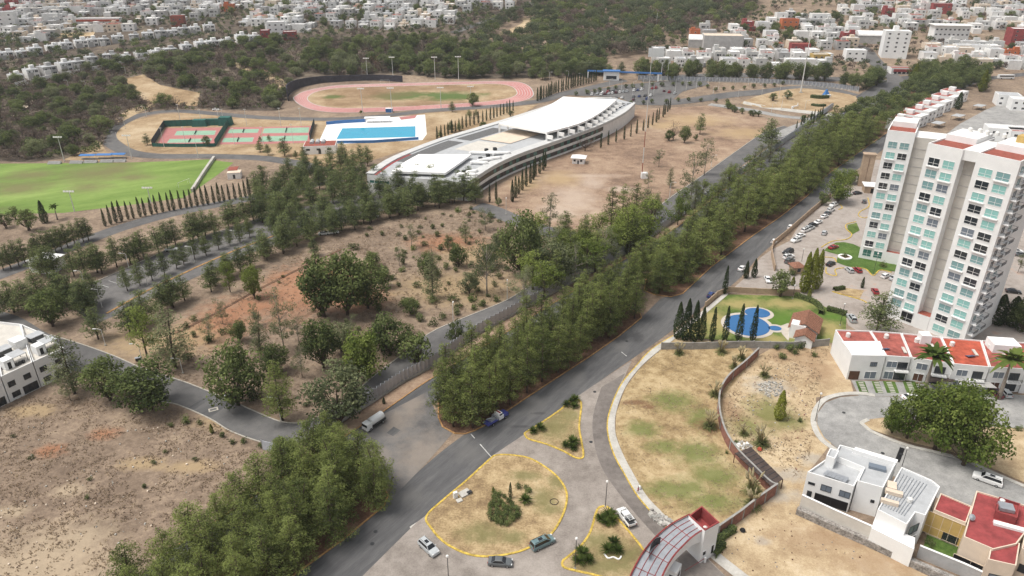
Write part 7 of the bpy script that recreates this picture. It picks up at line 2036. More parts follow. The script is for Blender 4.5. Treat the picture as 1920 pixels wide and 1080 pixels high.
# ================================================================== lamps and masts
def lamp(bx, by, ty, label, group, style='arm', rz=0.0):
    p = land(bx, by); h = height_at(p, ty)
    e = empty('street_lamp', p, rz, label, 'street lamp', group)
    if style == 'arm':
        MB().tube([(0, 0, 0), (0, 0, h * .6), (0, 0, h * .96)], [.11, .09, .07], M['pole'], 6).child('pole', e)
        MB().tube([(0, 0, h * .955), (.6, 0, h), (1.6, 0, h + .05)], .05, M['pole'], 5).child('arm', e)
        MB().box((1.9, 0, h + .04), (.9, .32, .16), M['tank']).child('lamp_head', e)
        MB().box((0, 0, .15), (.5, .5, .3), M['kerb']).child('footing', e)
    elif style == 'globe':
        MB().tube([(0, 0, 0), (0, 0, h - .3)], [.08, .06], M['dark_metal'], 6).child('pole', e)
        g = MB(); g.tube([(0, 0, -.3), (0, 0, -.2), (0, 0, 0), (0, 0, .2), (0, 0, .28)], [.08, .24, .3, .22, .04], M['tank'], 8); g.child('globe', e, (0, 0, h))
        MB().box((0, 0, .12), (.4, .4, .24), M['kerb']).child('footing', e)
    elif style == 'flood':
        MB().tube([(0, 0, 0), (0, 0, h)], [.22, .13], M['pole'], 6).child('pole', e)
        MB().box((0, 0, h), (4.2, .14, .16), M['pole']).child('crossbar', e)
        for k in range(4): MB().box((-1.8 + k * 1.2, -.2, h + .35), (.85, .35, .7), M['tank'], 0, 1, R(-20)).child('floodlight', e)
    else:
        MB().tube([(0, 0, 0), (0, 0, h)], [.16, .08], M['pole'], 6).child('pole', e)
        MB().box((0, 0, h), (1.4, .3, .2), M['tank']).child('lamp_head', e)
    return e
near_l = [(198, 648, 617, 180, 'lamp post at the mouth of the campus car park road'), (267, 677, 645, 180, 'lamp post beside the yellow green slender tree'), (343, 700, 672, 180, 'lamp post beside the tall open pine'), (527, 790, 745, 180, 'lamp post on the inside of the road bend'), (437, 752, 712, 180, 'lamp post hidden beside the rounded green pine'), (850, 608, 572, 90, 'lamp post by the lollipop tree'), (951, 563, 530, 90, 'lamp post by the pale eucalyptus'), (1255, 372, 342, 0, 'lamp post beside the narrow tree at the field'), (1160, 430, 405, 0, 'lamp post before the clump on the field edge'), (949, 402, 374, 90, 'lamp post by the small round tree at the cross street'), (1333, 314, 291, 0, 'lamp post at the far part of the inner road'), (192, 577, 542, 180, 'lamp post in the planted car park strip, left'), (277, 535, 500, 180, 'lamp post in the planted car park strip, middle'), (365, 493, 462, 180, 'lamp post in the planted car park strip, right'), (242, 503, 475, 180, 'lamp post on the upper kerb of the car park, right'), (158, 532, 508, 180, 'lamp post on the upper kerb of the car park, left'), (17, 584, 555, 180, 'lamp post at the left edge of the campus road'), (425, 420, 405, 180, 'lamp post among the pines above the car park'), (445, 452, 432, 180, 'lamp post at the far part of the planted strip')]
for x, y, t, a, lb_ in near_l: lamp(x, y, t, lb_, 'campus lamp posts', 'arm', R(a))
for x, y, t, lb_ in [(1135, 950, 903, 'globe lamp post at the tip of the lower island'), (1078, 1066, 1010, 'globe lamp post at the left corner of the lower island'), (841, 1086, 1043, 'globe lamp post at the bottom edge below the teardrop island'), (1528, 790, 738, 'globe lamp post beside the cul-de-sac kerb'), (1690, 878, 840, 'globe lamp post between the white houses and the street'), (1486, 560, 535, 'small lamp post in the pool garden by the round tree'), (1575, 610, 570, 'small lamp post behind the pool house'), (1637, 515, 475, 'lamp post on the tower lawn'), (1503, 490, 467, 'lamp post by the car park entrance')]:
    lamp(x, y, t, lb_, 'globe lamps', 'globe')
for i, (x, y, t) in enumerate([(680, 210, 167), (735, 211, 166), (827, 203, 165), (883, 198, 163), (689, 143, 110), (737, 145, 108), (816, 150, 108), (860, 149, 107)]):
    lamp(x, y, t, f'{ordinal(i % 4)} floodlight mast from the left on the {"near" if i < 4 else "far"} side of the running track', 'track floodlights', 'flood')
for x, y, t, lb_ in [(121, 303, 258, 'floodlight mast behind the pitch, left'), (247, 297, 255, 'floodlight mast behind the pitch, right'), (140, 397, 360, 'floodlight mast before the pitch, left'), (283, 381, 353, 'floodlight mast before the pitch, right')]:
    lamp(x, y, t, lb_, 'pitch floodlights', 'flood')
for i, (x, y, t) in enumerate([(308, 276, 240), (349, 275, 238), (372, 296, 252), (340, 236, 196), (378, 233, 206), (418, 224, 205), (412, 234, 207), (440, 271, 241), (463, 236, 205), (494, 272, 238), (527, 237, 203), (550, 269, 233), (565, 236, 203)]):
    lamp(x, y, t, f'{ordinal(i)} slim light pole from the left around the sports courts', 'court light poles', 'slim')
for x, y, t in [(275, 219, 199), (235, 241, 221), (220, 263, 247), (163, 170, 152), (130, 168, 150), (237, 143, 126), (286, 131, 115), (52, 196, 192), (90, 178, 170)]:
    lamp(x, y, t, 'white lamp post along the wooded loop road', 'loop road lamps', 'arm', R(200))
for x, y, t in [(1030, 150, 135), (1066, 148, 133), (1090, 150, 138), (1142, 170, 148), (1165, 172, 147), (1186, 180, 152), (1205, 172, 147), (1225, 180, 155), (1266, 172, 147), (1286, 172, 153), (1305, 168, 147), (1328, 160, 147), (1347, 168, 148), (1378, 160, 150), (1403, 160, 147), (1384, 182, 168), (1428, 178, 158), (1337, 176, 162), (1460, 186, 160), (1465, 204, 180), (1446, 212, 193), (1509, 206, 188)]:
    lamp(x, y, t, 'white lamp post around the far campus car park', 'far car park lamps', 'arm', R(rng.choice([0, 180])))
def mast(bx, by, ty, r, label, cat, banded=False):
    p = land(bx, by); h = height_at(p, ty); e = empty('mast', p, 0, label, cat)
    if banded:
        for k in range(8): MB().tube([(0, 0, h * k / 8), (0, 0, h * (k + 1) / 8)], r * (1 - k * .08), M['pole'] if k % 2 or k > 3 else M['terracotta'], 6).child('mast_section', e)
        MB().box((1.2, 0, 1.4), (3, 2.4, 2.8), M['white_b']).child('equipment_box', e)
    else:
        MB().tube([(0, 0, 0), (0, 0, h)], [r, r * .5], M['pole'], 8).child('pole', e); MB().box((0, 0, .3), (2.4, 2.4, .6), M['kerb']).child('footing', e)
    return e, h
mast(1203, 334, 88, .2, 'tall red and white mast standing in the campus field', 'mast', True)
mast(1501, 174, 60, .45, 'tall white flagpole on the flag lawn', 'flagpole')
e_, h_ = mast(1221, 141, 92, .5, 'white pole with a big sign panel at the far campus gate', 'pylon sign')
MB().box((2.4, 0, h_ - 2.5), (12, .6, 6.5), M['white_b']).child('sign_panel', e_)
for x, t in [(1239, 118), (1251, 116)]: mast(x, 152, t, .3, 'plain white pole at the far campus gate, ' + ('left' if x < 1245 else 'right'), 'pole')
mast(1230, 56, 24, .25, 'thin antenna mast in front of the wooded hill', 'mast')

# ================================================================== sports ground fittings
M['court_red'] = plain('court_red', (.42,.17,.16), .8, var=.12, scale=.3); M['court_green'] = plain('court_green', (.26,.42,.30), .8, var=.12, scale=.3)
for nm, red, greens in [('tennis_court', [(296, 268), (311, 240), (424, 239), (406, 273)], [[(327, 254), (332, 246), (405, 245), (402, 253)], [(313, 268), (318, 261), (398, 260), (394, 267)]]),
                        ('tennis_court', [(411, 271), (427, 239), (494, 238), (482, 270)], [[(427, 250), (430, 243), (486, 242), (483, 249)], [(416, 267), (420, 259), (476, 258), (473, 266)]]),
                        ('basketball_court', [(484, 270), (496, 238), (586, 236), (580, 268)], [[(492, 250), (496, 241), (580, 239), (578, 249)], [(488, 266), (491, 256), (578, 254), (576, 264)]])]:
    sheet(nm, lands(red), .06, M['court_red'])
    for g in greens:
        P = lands(g); sheet('court_surface', P, .08, M['court_green'])
        kerb('court_line', P, M['white_line'], .14, .012, True, False, dz=.085)
        a, b = (P[0] + P[3]) / 2, (P[1] + P[2]) / 2
        net = empty('court_net', (a + b) / 2, 0, 'low dark net across a green sports court', 'net', 'court nets')
        d = (b - a); L = d.length; rz = math.atan2(d.y, d.x)
        q0, q1 = P[0].lerp(P[3], .5), P[1].lerp(P[2], .5)
        MB().box((0, 0, .5), (L, .06, .9), M['dark_fence'], rz).child('netting', net)
def mesh_fence(px, h, mat, label, n=8):
    P = resample(lands(px), n); e = empty('mesh_fence', P[0], 0, label, 'fence', 'court fences')
    for i in range(n - 1):
        a, b = P[i], P[i + 1]; d = b - a; m = (a + b) / 2 - P[0]
        MB().box((m.x, m.y, h / 2), (d.length, .06, h - .1), mat, math.atan2(d.y, d.x)).child('fence_panel', e)
    for p in P: MB().box((p.x - P[0].x, p.y - P[0].y, h / 2), (.12, .12, h + .2), M['dark_metal']).child('post', e)
mesh_fence([(286, 275), (309, 238)], 4, M['dark_fence'], 'dark mesh fence on the left of the tennis courts')
mesh_fence([(309, 238), (365, 236), (424, 235)], 4, M['green_fence'], 'green windscreen fence behind the tennis courts', 12)
mesh_fence([(286, 275), (340, 276), (404, 275)], 2.0, M['green_fence'], 'low green fence in front of the tennis courts', 12)
mesh_fence([(404, 275), (428, 236)], 4, M['green_fence'], 'green mesh fence between the two pairs of tennis courts')
mesh_fence([(581, 262), (590, 233)], 4, M['dark_fence'], 'dark mesh fence right of the ball courts')
gs = empty('green_stand', land(398, 232), 0, 'dark green clubhouse stand behind the tennis courts', 'stand')
for (x, y, w, d, h) in [(376, 236, 9, 5, 4), (403, 232, 20, 4, 3), (424, 234, 8, 6, 5)]:
    p = land(x, y) - gs.location
    MB().box((p.x, p.y, h / 2), (w, d, h), M['green_fence'], .1, .85).child('stand_block', gs)
for i, (x, y, bl) in enumerate([(166, 299, 1), (197, 298, 1), (222, 297, 1), (142, 307, 0), (169, 306, 0), (199, 305, 0), (223, 304, 0), (101, 308, 0)]):
    e = empty('spectator_stand', land(x, y), R(2), f'{"blue roofed bench shelter" if bl else "grey bench block"} {ordinal(i if bl else i - 3)} from the left behind the pitch'.replace('fifth', 'by the corner'), 'stand', 'pitch stands')
    if bl:
        MB().box((0, 0, 2.4), (8, 2.6, .15), M['blue'], 0, 1, R(8)).child('roof', e)
        for x_ in (-3.8, 0, 3.8): MB().box((x_, 1, 1.2), (.1, .1, 2.4), M['pole']).child('post', e)
        MB().box((0, .4, .4), (7.6, .6, .5), M['greywall']).child('bench', e)
    else:
        for k in range(3): MB().box((0, k * .7, .2 + .2 * k), (6.5, .68, .4 + .4 * k), M['greywall']).child('step', e)
wallrun('spectator_wall', lands([(402, 298), (382, 327), (361, 360)]), 1.6, 1.2, M['sidewalk'], 'pale concrete stand wall at the right end of the pitch', 'wall', None)
wallrun('retaining_wall', [Vector((p.x, p.y, 0)) for p in lands([(541, 190), (540, 182), (548, 172), (567, 163), (600, 156), (630, 154), (660, 152), (705, 151), (755, 154)])], 9.5, .6, plain('dark_stone', (.05,.05,.065), .95, var=.4), 'dark curved retaining wall behind the running track', 'wall', None, z0=-1, smooth=True)
bk = []
goal = empty('football_goal', land(346, 348), R(70), 'white football goal at the right end of the pitch', 'goal')
MB().tube([(-3.6, 0, 0), (-3.6, 0, 2.4), (3.6, 0, 2.4), (3.6, 0, 0)], .07, M['pole'], 5).child('frame', goal)
for x in (-3.6, 3.6): MB().tube([(x, 0, 2.4), (x, 1.6, 0)], .04, M['pole'], 4).child('stay', goal)
goal = empty('football_goal', land(722, 156), 0, 'white football goal at the far side of the running track', 'goal')
MB().tube([(-3.6, 0, 0), (-3.6, 0, 2.4), (3.6, 0, 2.4), (3.6, 0, 0)], .07, M['pole'], 5).child('frame', goal)
sh = empty('pitch_kiosk', land(441, 333), R(12), 'small maroon roofed kiosk by the end of the pitch', 'kiosk')
MB().box((0, 0, 1.5), (6, 5, 3), M['white']).child('wall', sh); MB().box((-1, 4.6, 1.6), (4, 6, 3.2), M['white']).child('wall', sh)
MB().box((-1, 4.6, 3.28), (4.4, 6.4, .14), M['terracotta']).child('roof', sh); MB().box((0, 0, 3.06), (6.2, 5.2, .12), M['cream']).child('roof', sh)
MB().box((0, -2.53, 1.2), (1, .06, 2), M['dkglass']).child('door', sh)
bs = empty('blue_storage_box', land(730, 210), 0, 'small blue storage box at the edge of the running track', 'box')
MB().box((0, 0, 1.2), (4.5, 3, 2.4), M['blue']).child('box_body', bs); MB().box((0, 0, 2.46), (4.7, 3.2, .1), M['white']).child('lid', bs)
# swimming pool
deck = lands([(596, 270), (614, 231), (640, 228), (797, 215), (800, 252), (792, 263), (640, 270)])
sheet('pool_deck', deck, .1, M['white_b'])
sheet('swimming_pool', lands([(631, 261), (642, 241), (779, 237), (779, 257)]), .16, M['poolwater'])
for k in range(1, 8):
    a, b = land(631 + 11 * k / 8, 261 - 20 * k / 8), land(779, 257 - 20 * k / 8); kerb('lane_rope', [a, a.lerp(b, .5), b], M['blue'], .3, .02, False, False, dz=.17)
wallrun('pool_wall', lands([(612, 234), (640, 231.5), (686, 229)]), 2.0, .4, M['blue'], 'low blue wall behind the swimming pool', 'wall')
wallrun('pool_wall', lands([(628, 269), (700, 268), (785, 262)]), 1.6, .4, M['blue'], 'low blue wall in front of the swimming pool', 'wall')
pc = empty('pool_shelter', land(708, 229), R(6), 'white roofed shelter beside the swimming pool', 'shelter')
MB().box((0, 0, 3.0), (16, 5, .25), M['white_b']).child('roof', pc)
for x in (-7.5, -2.5, 2.5, 7.5): MB().box((x, -2, 1.45), (.2, .2, 2.9), M['pole']).child('post', pc)
sheet('red_terrace', lands([(752, 225), (778, 222), (782, 216), (748, 220)]), .14, M['court_red'])
ch = empty('changing_rooms', land(602, 284), R(8), 'white pool changing building with three grey vaults', 'building')
MB().box((0, 0, 2.2), (17, 11, 4.4), M['white_b']).child('wall', ch); MB().box((0, 0, 4.46), (16.4, 10.4, .1), M['terracotta']).child('roof', ch)
for k in range(3):
    t_ = MB(); t_.tube([(0, -3, 0), (0, 3, 0)], 1.1, M['greyroof'], 10); t_.child('vault', ch, (-4.5 + k * 3, 2.2, 4.7))
MB().box((0, -5.53, 1.4), (1.4, .06, 2.4), M['dkglass']).child('door', ch)
for k in range(3): MB().box((-6 + k * 5.5, -5.53, 2.6), (2, .06, 1), M['dkglass']).child('window', ch)
# small white huts
for (x, y, s, lb_) in [(1085, 305, 5.2, 'white hut with pyramid roof in the campus field'), (92, 505, 7.0, 'small white cube building left of the car park')]:
    e = empty('white_hut', land(x, y), R(-12), lb_, 'hut')
    MB().box((0, 0, s * .3), (s * 1.2, s, s * .6), M['white_b']).child('wall', e)
    if s < 6:
        r_ = MB(); r_.box((0, 0, s * .6 + .5), (s * 1.5, s * 1.3, 1.0), M['white_b'], 0, .25); r_.child('roof', e)
    else: MB().box((0, 0, s * .6 + .15), (s * 1.3, s * 1.1, .3), M['white_b']).child('roof', e)
    for x_ in (-s * .35, s * .3): MB().box((x_, -s / 2 - .02, s * .34), (1.1, .06, 1.0), M['dkglass']).child('window', e)
    MB().box((0, -s / 2 - .02, .95), (.8, .06, 1.8), M['dkglass']).child('door', e)
# campus gate
cg = empty('campus_gate', land(1165, 150), R(-6), 'blue and white entrance gate of the campus', 'gate')
MB().box((2, 0, 6), (58, 1.0, 1.2), M['blue'], R(-7)).child('beam', cg); MB().box((-8, 0, 3.3), (12, 6, 6.6), M['white_b']).child('gate_building', cg)
MB().box((-8, 0, 6.9), (13.5, 7.5, .6), M['blue']).child('gate_roof', cg)
for x in (-26, 28): MB().box((x, (2 - x) * .12, 2.7), (1.2, 1.0, 5.4), M['white_b']).child('pillar', cg)
MB().box((-8, -3.04, 2.2), (8, .08, 2.6), M['dkglass']).child('window', cg)
# flag lawn hedges and the little aeroplane-like monument
hedge(lands([(1520, 183), (1535, 185), (1552, 184)]), 2.2, 3.5, 'oval clipped hedge on the flag lawn', None, 'hedge', 14)
hedge(lands([(1522, 198), (1535, 200), (1546, 199)]), 1.6, 3.0, 'low dark hedge on the flag lawn', None, 'hedge', 14)
mo = empty('white_monument', land(1490, 203), R(35), 'white slanted monument beside the flag lawn path', 'monument')
MB().box((0, 0, 1.4), (7, .7, .6), M['white_b'], 0, 1, 0).child('beam', mo); MB().box((-2.6, 0, .55), (.8, 1.2, 1.1), M['white_b']).child('base', mo); MB().box((2.8, 0, 2.4), (1.2, .4, 2.0), M['white_b'], .3, .5).child('fin', mo)
bs = empty('blue_monument', land(1548, 181), 0, 'blue and white pointed monument on the flag lawn', 'monument')
MB().box((0, 0, 2.6), (5, 4, 5.2), M['blue'], .3, .15).child('wedge', bs); MB().box((0, -2.6, .9), (5.6, 1.2, 1.8), M['white_b'], .3).child('base', bs)

# ================================================================== tower grounds
lawn1 = lands([(1545, 470), (1568, 455), (1600, 458), (1640, 478), (1690, 495), (1690, 510), (1650, 507), (1637, 516), (1623, 505), (1600, 502), (1568, 492), (1572, 478)])
sheet('lawn', lawn1, .1, M['garden_green'], 2)
for px in ([(1627, 371), (1629, 387), (1613, 397), (1610, 405), (1623, 409), (1634, 402)], [(1605, 416), (1587, 421), (1587, 430), (1597, 440), (1587, 449), (1560, 453), (1540, 464)], [(1537, 482), (1563, 484), (1568, 492)], [(1549, 502), (1550, 513), (1568, 517), (1567, 505), (1600, 502), (1623, 505), (1637, 517), (1650, 507), (1672, 511)], [(1560, 547), (1580, 553), (1613, 562), (1625, 568)], [(1575, 383), (1579, 390), (1572, 393)]):
    kerb('kerb', lands(px), M['yellow'], .35, .2)
sheet('planted_bed', lands([(1562, 546), (1585, 540), (1620, 545), (1612, 560), (1580, 553)]), .1, M['tan_grass'])
sheet('planted_bed', lands([(1589, 422), (1606, 418), (1612, 432), (1598, 440), (1589, 430)]), .1, M['lawn'])
pl = empty('round_planter', land(1584, 483), 0, 'white rimmed round planter on the tower lawn', 'planter')
t_ = MB(); t_.tube([(0, 0, .05), (0, 0, .5)], [2.4, 2.4], M['white_b'], 20); t_.child('rim', pl); MB().box((0, 0, .52), (2.6, 2.6, .1), M['litter'], .4).child('soil', pl)
plant('greenshrub', land(1584, 483), 1.7, 'dark shrub in the white rimmed planter', None, 1.4, z=.5)
plant('greenshrub', land(1655, 500), 2.2, 'green bush against the tower porch', None, 1.3)
hedge(lands([(1490, 556), (1510, 563), (1530, 572), (1540, 585), (1538, 590)]), 1.5, 1.4, 'curving clipped hedge between pool garden and car park')
hedge(lands([(1550, 582), (1570, 587), (1586, 592)]), 1.5, 1.4, 'straight clipped hedge beside the car park drive')
hedge(lands([(1563, 545), (1572, 544), (1582, 542)]), 1.2, 1.4, 'small clipped hedge on the car park island')
plant('conifer', land(1616, 540), 4.0, 'little pointed conifer on the car park island', None, .8)
plant('thuja', land(1517, 556), 2.6, 'round yellow bush by the thuja trio', None, 1.6)
plant('greenshrub', land(1484, 515), 2.4, 'dark bush beside the round tree at the car park', None, 1.4)
plant('thuja', land(1486, 535), 3.2, 'yellowish bush by the garden wall', None, 1.5)
plant('twiggy', land(1480, 500), 3.4, 'reddish bush by the car park entrance hut', None, .9)
gh = empty('entrance_hut', land(1492, 510), R(10), 'small tiled entrance hut at the tower car park', 'hut')
MB().box((0, 0, 1.3), (3.4, 3.4, 2.6), M['beigewall']).child('wall', gh); MB().box((0, 0, 3.1), (4.6, 4.6, 1.0), M['tile'], 0, .3).child('roof', gh); MB().box((0, -1.73, 1.4), (1.2, .06, 1.2), M['dkglass']).child('window', gh)
py = empty('stone_pylon', land(1618, 348), R(-15), 'tall beige pylon beside the tower', 'pylon')
MB().box((0, 0, 7.5), (5.0, 3.4, 15), M['beigewall'], 0, .97).child('shaft', py); MB().box((0, 0, 15.2), (5.6, 4.0, .4), M['beigewall']).child('cap', py)
MB().box((0, -1.76, 7.5), (.12, .06, 13.5), M['wood']).child('groove', py)
gu = empty('guard_house', land(1640, 360), R(-15), 'low guard house with white roof beside the pylon', 'guard house')
MB().box((0, 0, 1.6), (10, 6, 3.2), M['beigewall']).child('wall', gu); MB().box((0, 0, 3.35), (11, 7, .3), M['white_b']).child('roof', gu); MB().box((0, -3.03, 1.3), (5, .06, 2.2), M['black']).child('opening', gu)
# pool garden
cen = land(1401, 610)
def disc(name, px, r1, r2, dz, mat):
    c = land(*px); sheet(name, [Vector((c.x + r1 * math.cos(a * math.pi / 18), c.y + r2 * math.sin(a * math.pi / 18), 0)) for a in range(36)], dz, mat)
M['pool_rim'] = plain('pool_rim', (.50,.45,.39), .8, var=.15)
disc('pool_deck', (1401, 610), 7.6, 7.9, .10, M['pool_rim']); disc('pool_deck', (1420, 588), 4.9, 4.3, .096, M['pool_rim']); disc('pool_deck', (1453, 616), 2.9, 2.5, .092, M['pool_rim'])
disc('garden_pool', (1401, 610), 6.4, 6.7, .14, M['poolwater2']); disc('garden_pool', (1420, 587), 3.8, 3.2, .145, M['poolwater2']); disc('garden_pool', (1453, 616), 1.9, 1.5, .14, M['poolwater2'])
sheet('path', lands([(1462, 612), (1478, 606), (1484, 622), (1478, 640), (1466, 626)]), .11, M['pool_rim'])
def pool_house():
    e = empty('pool_house', land(1505, 630), R(62), 'white pool house with brown tiled gable roof', 'pool house')
    def gable(c, w, L, h, rise, name):
        MB().box((c[0], c[1], h / 2), (L, w, h), M['white_b']).child('wall', e)
        g = MB(); x0, x1 = c[0] - L / 2 - .5, c[0] + L / 2 + .5; y = w / 2 + .5; z0 = h - .15; z1 = h + rise
        for s in (-1, 1):
            a = [(x0, c[1] + s * y, z0), (x1, c[1] + s * y, z0), (x1, c[1], z1), (x0, c[1], z1)]
            g.face(a if s < 0 else a[::-1], M['tile'])
            b_ = [(p[0], p[1], p[2] - .18) for p in a]; g.face(b_[::-1] if s < 0 else b_, M['tile'])
        for xx in (c[0] - L / 2, c[0] + L / 2): g.face([(xx, c[1] - w / 2, h), (xx, c[1] + w / 2, h), (xx, c[1], z1 - .2)], M['white_b'])
        ro = g.child(name, e)
        rows = MB()
        n = int(L / .9)
        for k in range(n):
            for s in (-1, 1):
                xx = x0 + .45 + k * (x1 - x0 - .5) / n
                rows.tube([(xx, c[1] + s * y, z0 + .04), (xx, c[1] + s * .05, z1 + .04)], .09, M['tile'], 4)
        child('tile_ridges', rows.mesh('tile_ridges'), ro)['kind'] = 'stuff'
    gable((2.5, 0), 7.5, 9, 3.2, 2.0, 'roof')
    gable((-4.5, -.8), 4.6, 4.5, 2.8, 1.4, 'roof')
    MB().box((-1.2, 1.5, 2.2), (3.2, 4.0, 4.6), M['white_b']).child('wall', e)
    MB().box((-6.78, -.8, 1.0), (.06, 1.0, 2.0), M['wood']).child('door', e)
    for y in (-3.78,): 
        for x in (.5, 3.5): MB().box((x, y, 1.6), (1.2, .06, 1.2), M['dkglass']).child('window', e)
pool_house()

# ================================================================== small things
e = empty('utility_boxes', land(868, 930), R(38), 'white concrete utility covers on the teardrop island kerb', 'utility cover')
MB().box((.6, .2, .25), (2.4, 1.7, .45), M['sidewalk']).child('slab', e); MB().box((1.4, -.4, .55), (1.0, .7, .3), M['dark_metal']).child('hatch', e)
e = empty('utility_cabinet', land(854, 934), R(30), 'white utility cabinet beside the concrete covers', 'cabinet')
MB().box((0, 0, .85), (.8, .6, 1.5), M['white_b']).child('cabinet_body', e); MB().box((.3, -1.2, .2), (1.2, 1.0, .25), M['sidewalk']).child('plinth', e)
e = empty('metal_ring', land(1039, 942), 0, 'rusty ring lying on the teardrop island', 'ring')
t_ = MB(); t_.tube([(.85 * math.cos(a * .3307), .85 * math.sin(a * .3307), .22) for a in range(20)], .07, M['rust'], 5); t_.child('ring_body', e)
for x, y in [(400, 768)]:
    p = land(x, y); e = empty('drain_cover', (p.x, p.y, .055), R(28), 'pale rectangular drain cover in the dark road patch', 'drain cover')
    MB().box((0, 0, .01), (2.2, 1.5, .02), M['kerb']).child('frame', e); MB().box((0, 0, .024), (1.5, .8, .01), M['asphalt_mid']).child('grate', e)
for x, y in [(1115, 735), (1108, 829), (704, 997), (698, 1020), (1582, 774), (1655, 850), (1690, 852), (1232, 660), (1175, 640)]:
    p = land(x, y); e = empty('manhole_cover', (p.x, p.y, .066), 0, 'round dark manhole cover set in the road', 'manhole cover', 'manhole covers')
    t_ = MB(); t_.tube([(0, 0, 0), (0, 0, .012)], .42, M['dark_metal'], 12); t_.child('cover', e)
sheet('road_patch', lands([(725, 812), (738, 800), (751, 807), (737, 818)]), .05, M['asphalt'])
for px in ([(883, 814), (890, 822)], [(900, 833), (921, 857)], [(1165, 660), (1175, 668)]):
    a, b = lands(px); kerb('road_marking', [a, a.lerp(b, .5), b], M['white_line'], .2, .012, False, False, dz=.05)
sheet('road_crack_patch', lands([(768, 988), (782, 979), (785, 983), (770, 992)]), .052, M['sidewalk'])
kerb('bed_edging', lands([(1133, 1040), (1140, 1048), (1150, 1046), (1160, 1050), (1165, 1044)]), M['white_b'], .25, .3)
# car park bay lines
for t in range(16):
    x, y = 172 + t * 16, 541 - t * 7.2
    a, b = land(x, y), land(x + 16, y + 5)
    kerb('bay_line', [a, a.lerp(b, .5), b], M['white_line'], .14, .01, False, False, dz=.05)
kerb('kerb', lands([(155, 539), (253, 496), (333, 459), (423, 430), (520, 399)]), M['kerb'], .35, .18, smooth=False)
kerb('kerb', lands([(200, 588), (277, 545), (367, 502), (440, 470), (520, 440)]), M['ochre'], .8, .18, smooth=False)
kerb('kerb', lands([(330, 625), (400, 590), (480, 545), (560, 505), (640, 468)]), M['litter'], 1.0, .12, smooth=False)
# drainage channel across the cul-de-sac street
dc = lands([(1682, 866), (1692, 840)]); kerb('drain_channel', [dc[0], dc[0].lerp(dc[1], .5), dc[1]], M['black'], 1.0, .012, False, False, dz=.05)
# stone kerb scree by the sidewalk and rubble heaps
def rubble(name, px, n, seed, size, label, mats):
    P = lands(px); nr = random.Random(seed); mb = MB(); k = 0
    xs_, ys_ = [p.x for p in P], [p.y for p in P]
    while k < n:
        x, y = nr.uniform(min(xs_), max(xs_)), nr.uniform(min(ys_), max(ys_))
        if not in_poly(x, y, P): continue
        s = nr.uniform(*size); mb.box((x, y, s * .25 + .03), (s, s * nr.uniform(.5, 1), s * nr.uniform(.4, .8)), nr.choice(mats), nr.uniform(0, 3), nr.uniform(.5, .95)); k += 1
    return mb.top(name, label, 'rubble', kind='stuff')
rubble('rubble_heap', [(1420, 722), (1440, 715), (1470, 722), (1462, 742), (1440, 746), (1425, 735)], 130, 3, (.2, .7), 'heap of pale broken concrete in the rubble lot', [M['sidewalk'], M['kerb'], M['block']])
rubble('rubble_heap', [(1370, 830), (1395, 828), (1412, 838), (1405, 845), (1380, 842)], 90, 4, (.2, .7), 'white rubble dumped beside the rusty shed', [M['white'], M['kerb'], M['block']])
rubble('broken_stones', [(1214, 966), (1222, 958), (1266, 982), (1260, 992), (1240, 985)], 140, 5, (.4, 1.0), 'broken pale stones along the end of the sidewalk', [M['sidewalk'], M['block'], M['stone']])
rubble('scattered_stones', [(1360, 760), (1420, 690), (1540, 680), (1520, 740), (1500, 880), (1460, 890), (1380, 830)], 130, 6, (.12, .4), 'small stones scattered in the rubble lot', [M['sidewalk'], M['kerb'], M['stone'], M['brick']])
rubble('scattered_stones', [(0, 780), (300, 800), (460, 860), (300, 1000), (60, 1080), (0, 1080)], 120, 7, (.12, .45), 'pale stones scattered over the bottom left field', [M['sidewalk'], M['kerb'], M['cream']])
rubble('scattered_stones', [(1260, 1010), (1480, 960), (1700, 1070), (1400, 1075)], 60, 8, (.1, .3), 'small stones on the bare dirt lot', [M['stone'], M['wood']])
# litter bags and bits
for x, y, mt, lb_ in [(1392, 996, 'black', 'black rubbish bag by the brick wall end'), (1424, 844, 'redroof2', 'red plastic item beside the rubble'), (1385, 836, 'white', 'white sack on the rubble pile')]:
    p = land(x, y); e = empty('rubbish_bag', p, 0, lb_, 'bag')
    t_ = MB(); t_.tube([(0, 0, 0), (0, 0, .25), (.05, 0, .6), (.1, .05, .8)], [.45, .6, .42, .1], M[mt], 8); t_.child('sack', e)
for x, y, lb_ in [(428, 746, 'dark litter bin by the bend lamp post'), (260, 676, 'dark litter bin by the slender tree')]:
    p = land(x, y); e = empty('litter_bin', p, R(25), lb_, 'bin')
    MB().box((0, 0, .5), (1.5, .8, .8), M['dark_metal'], 0, .9).child('bin_body', e); MB().box((0, 0, .95), (1.6, .9, .1), M['steel']).child('lid', e)

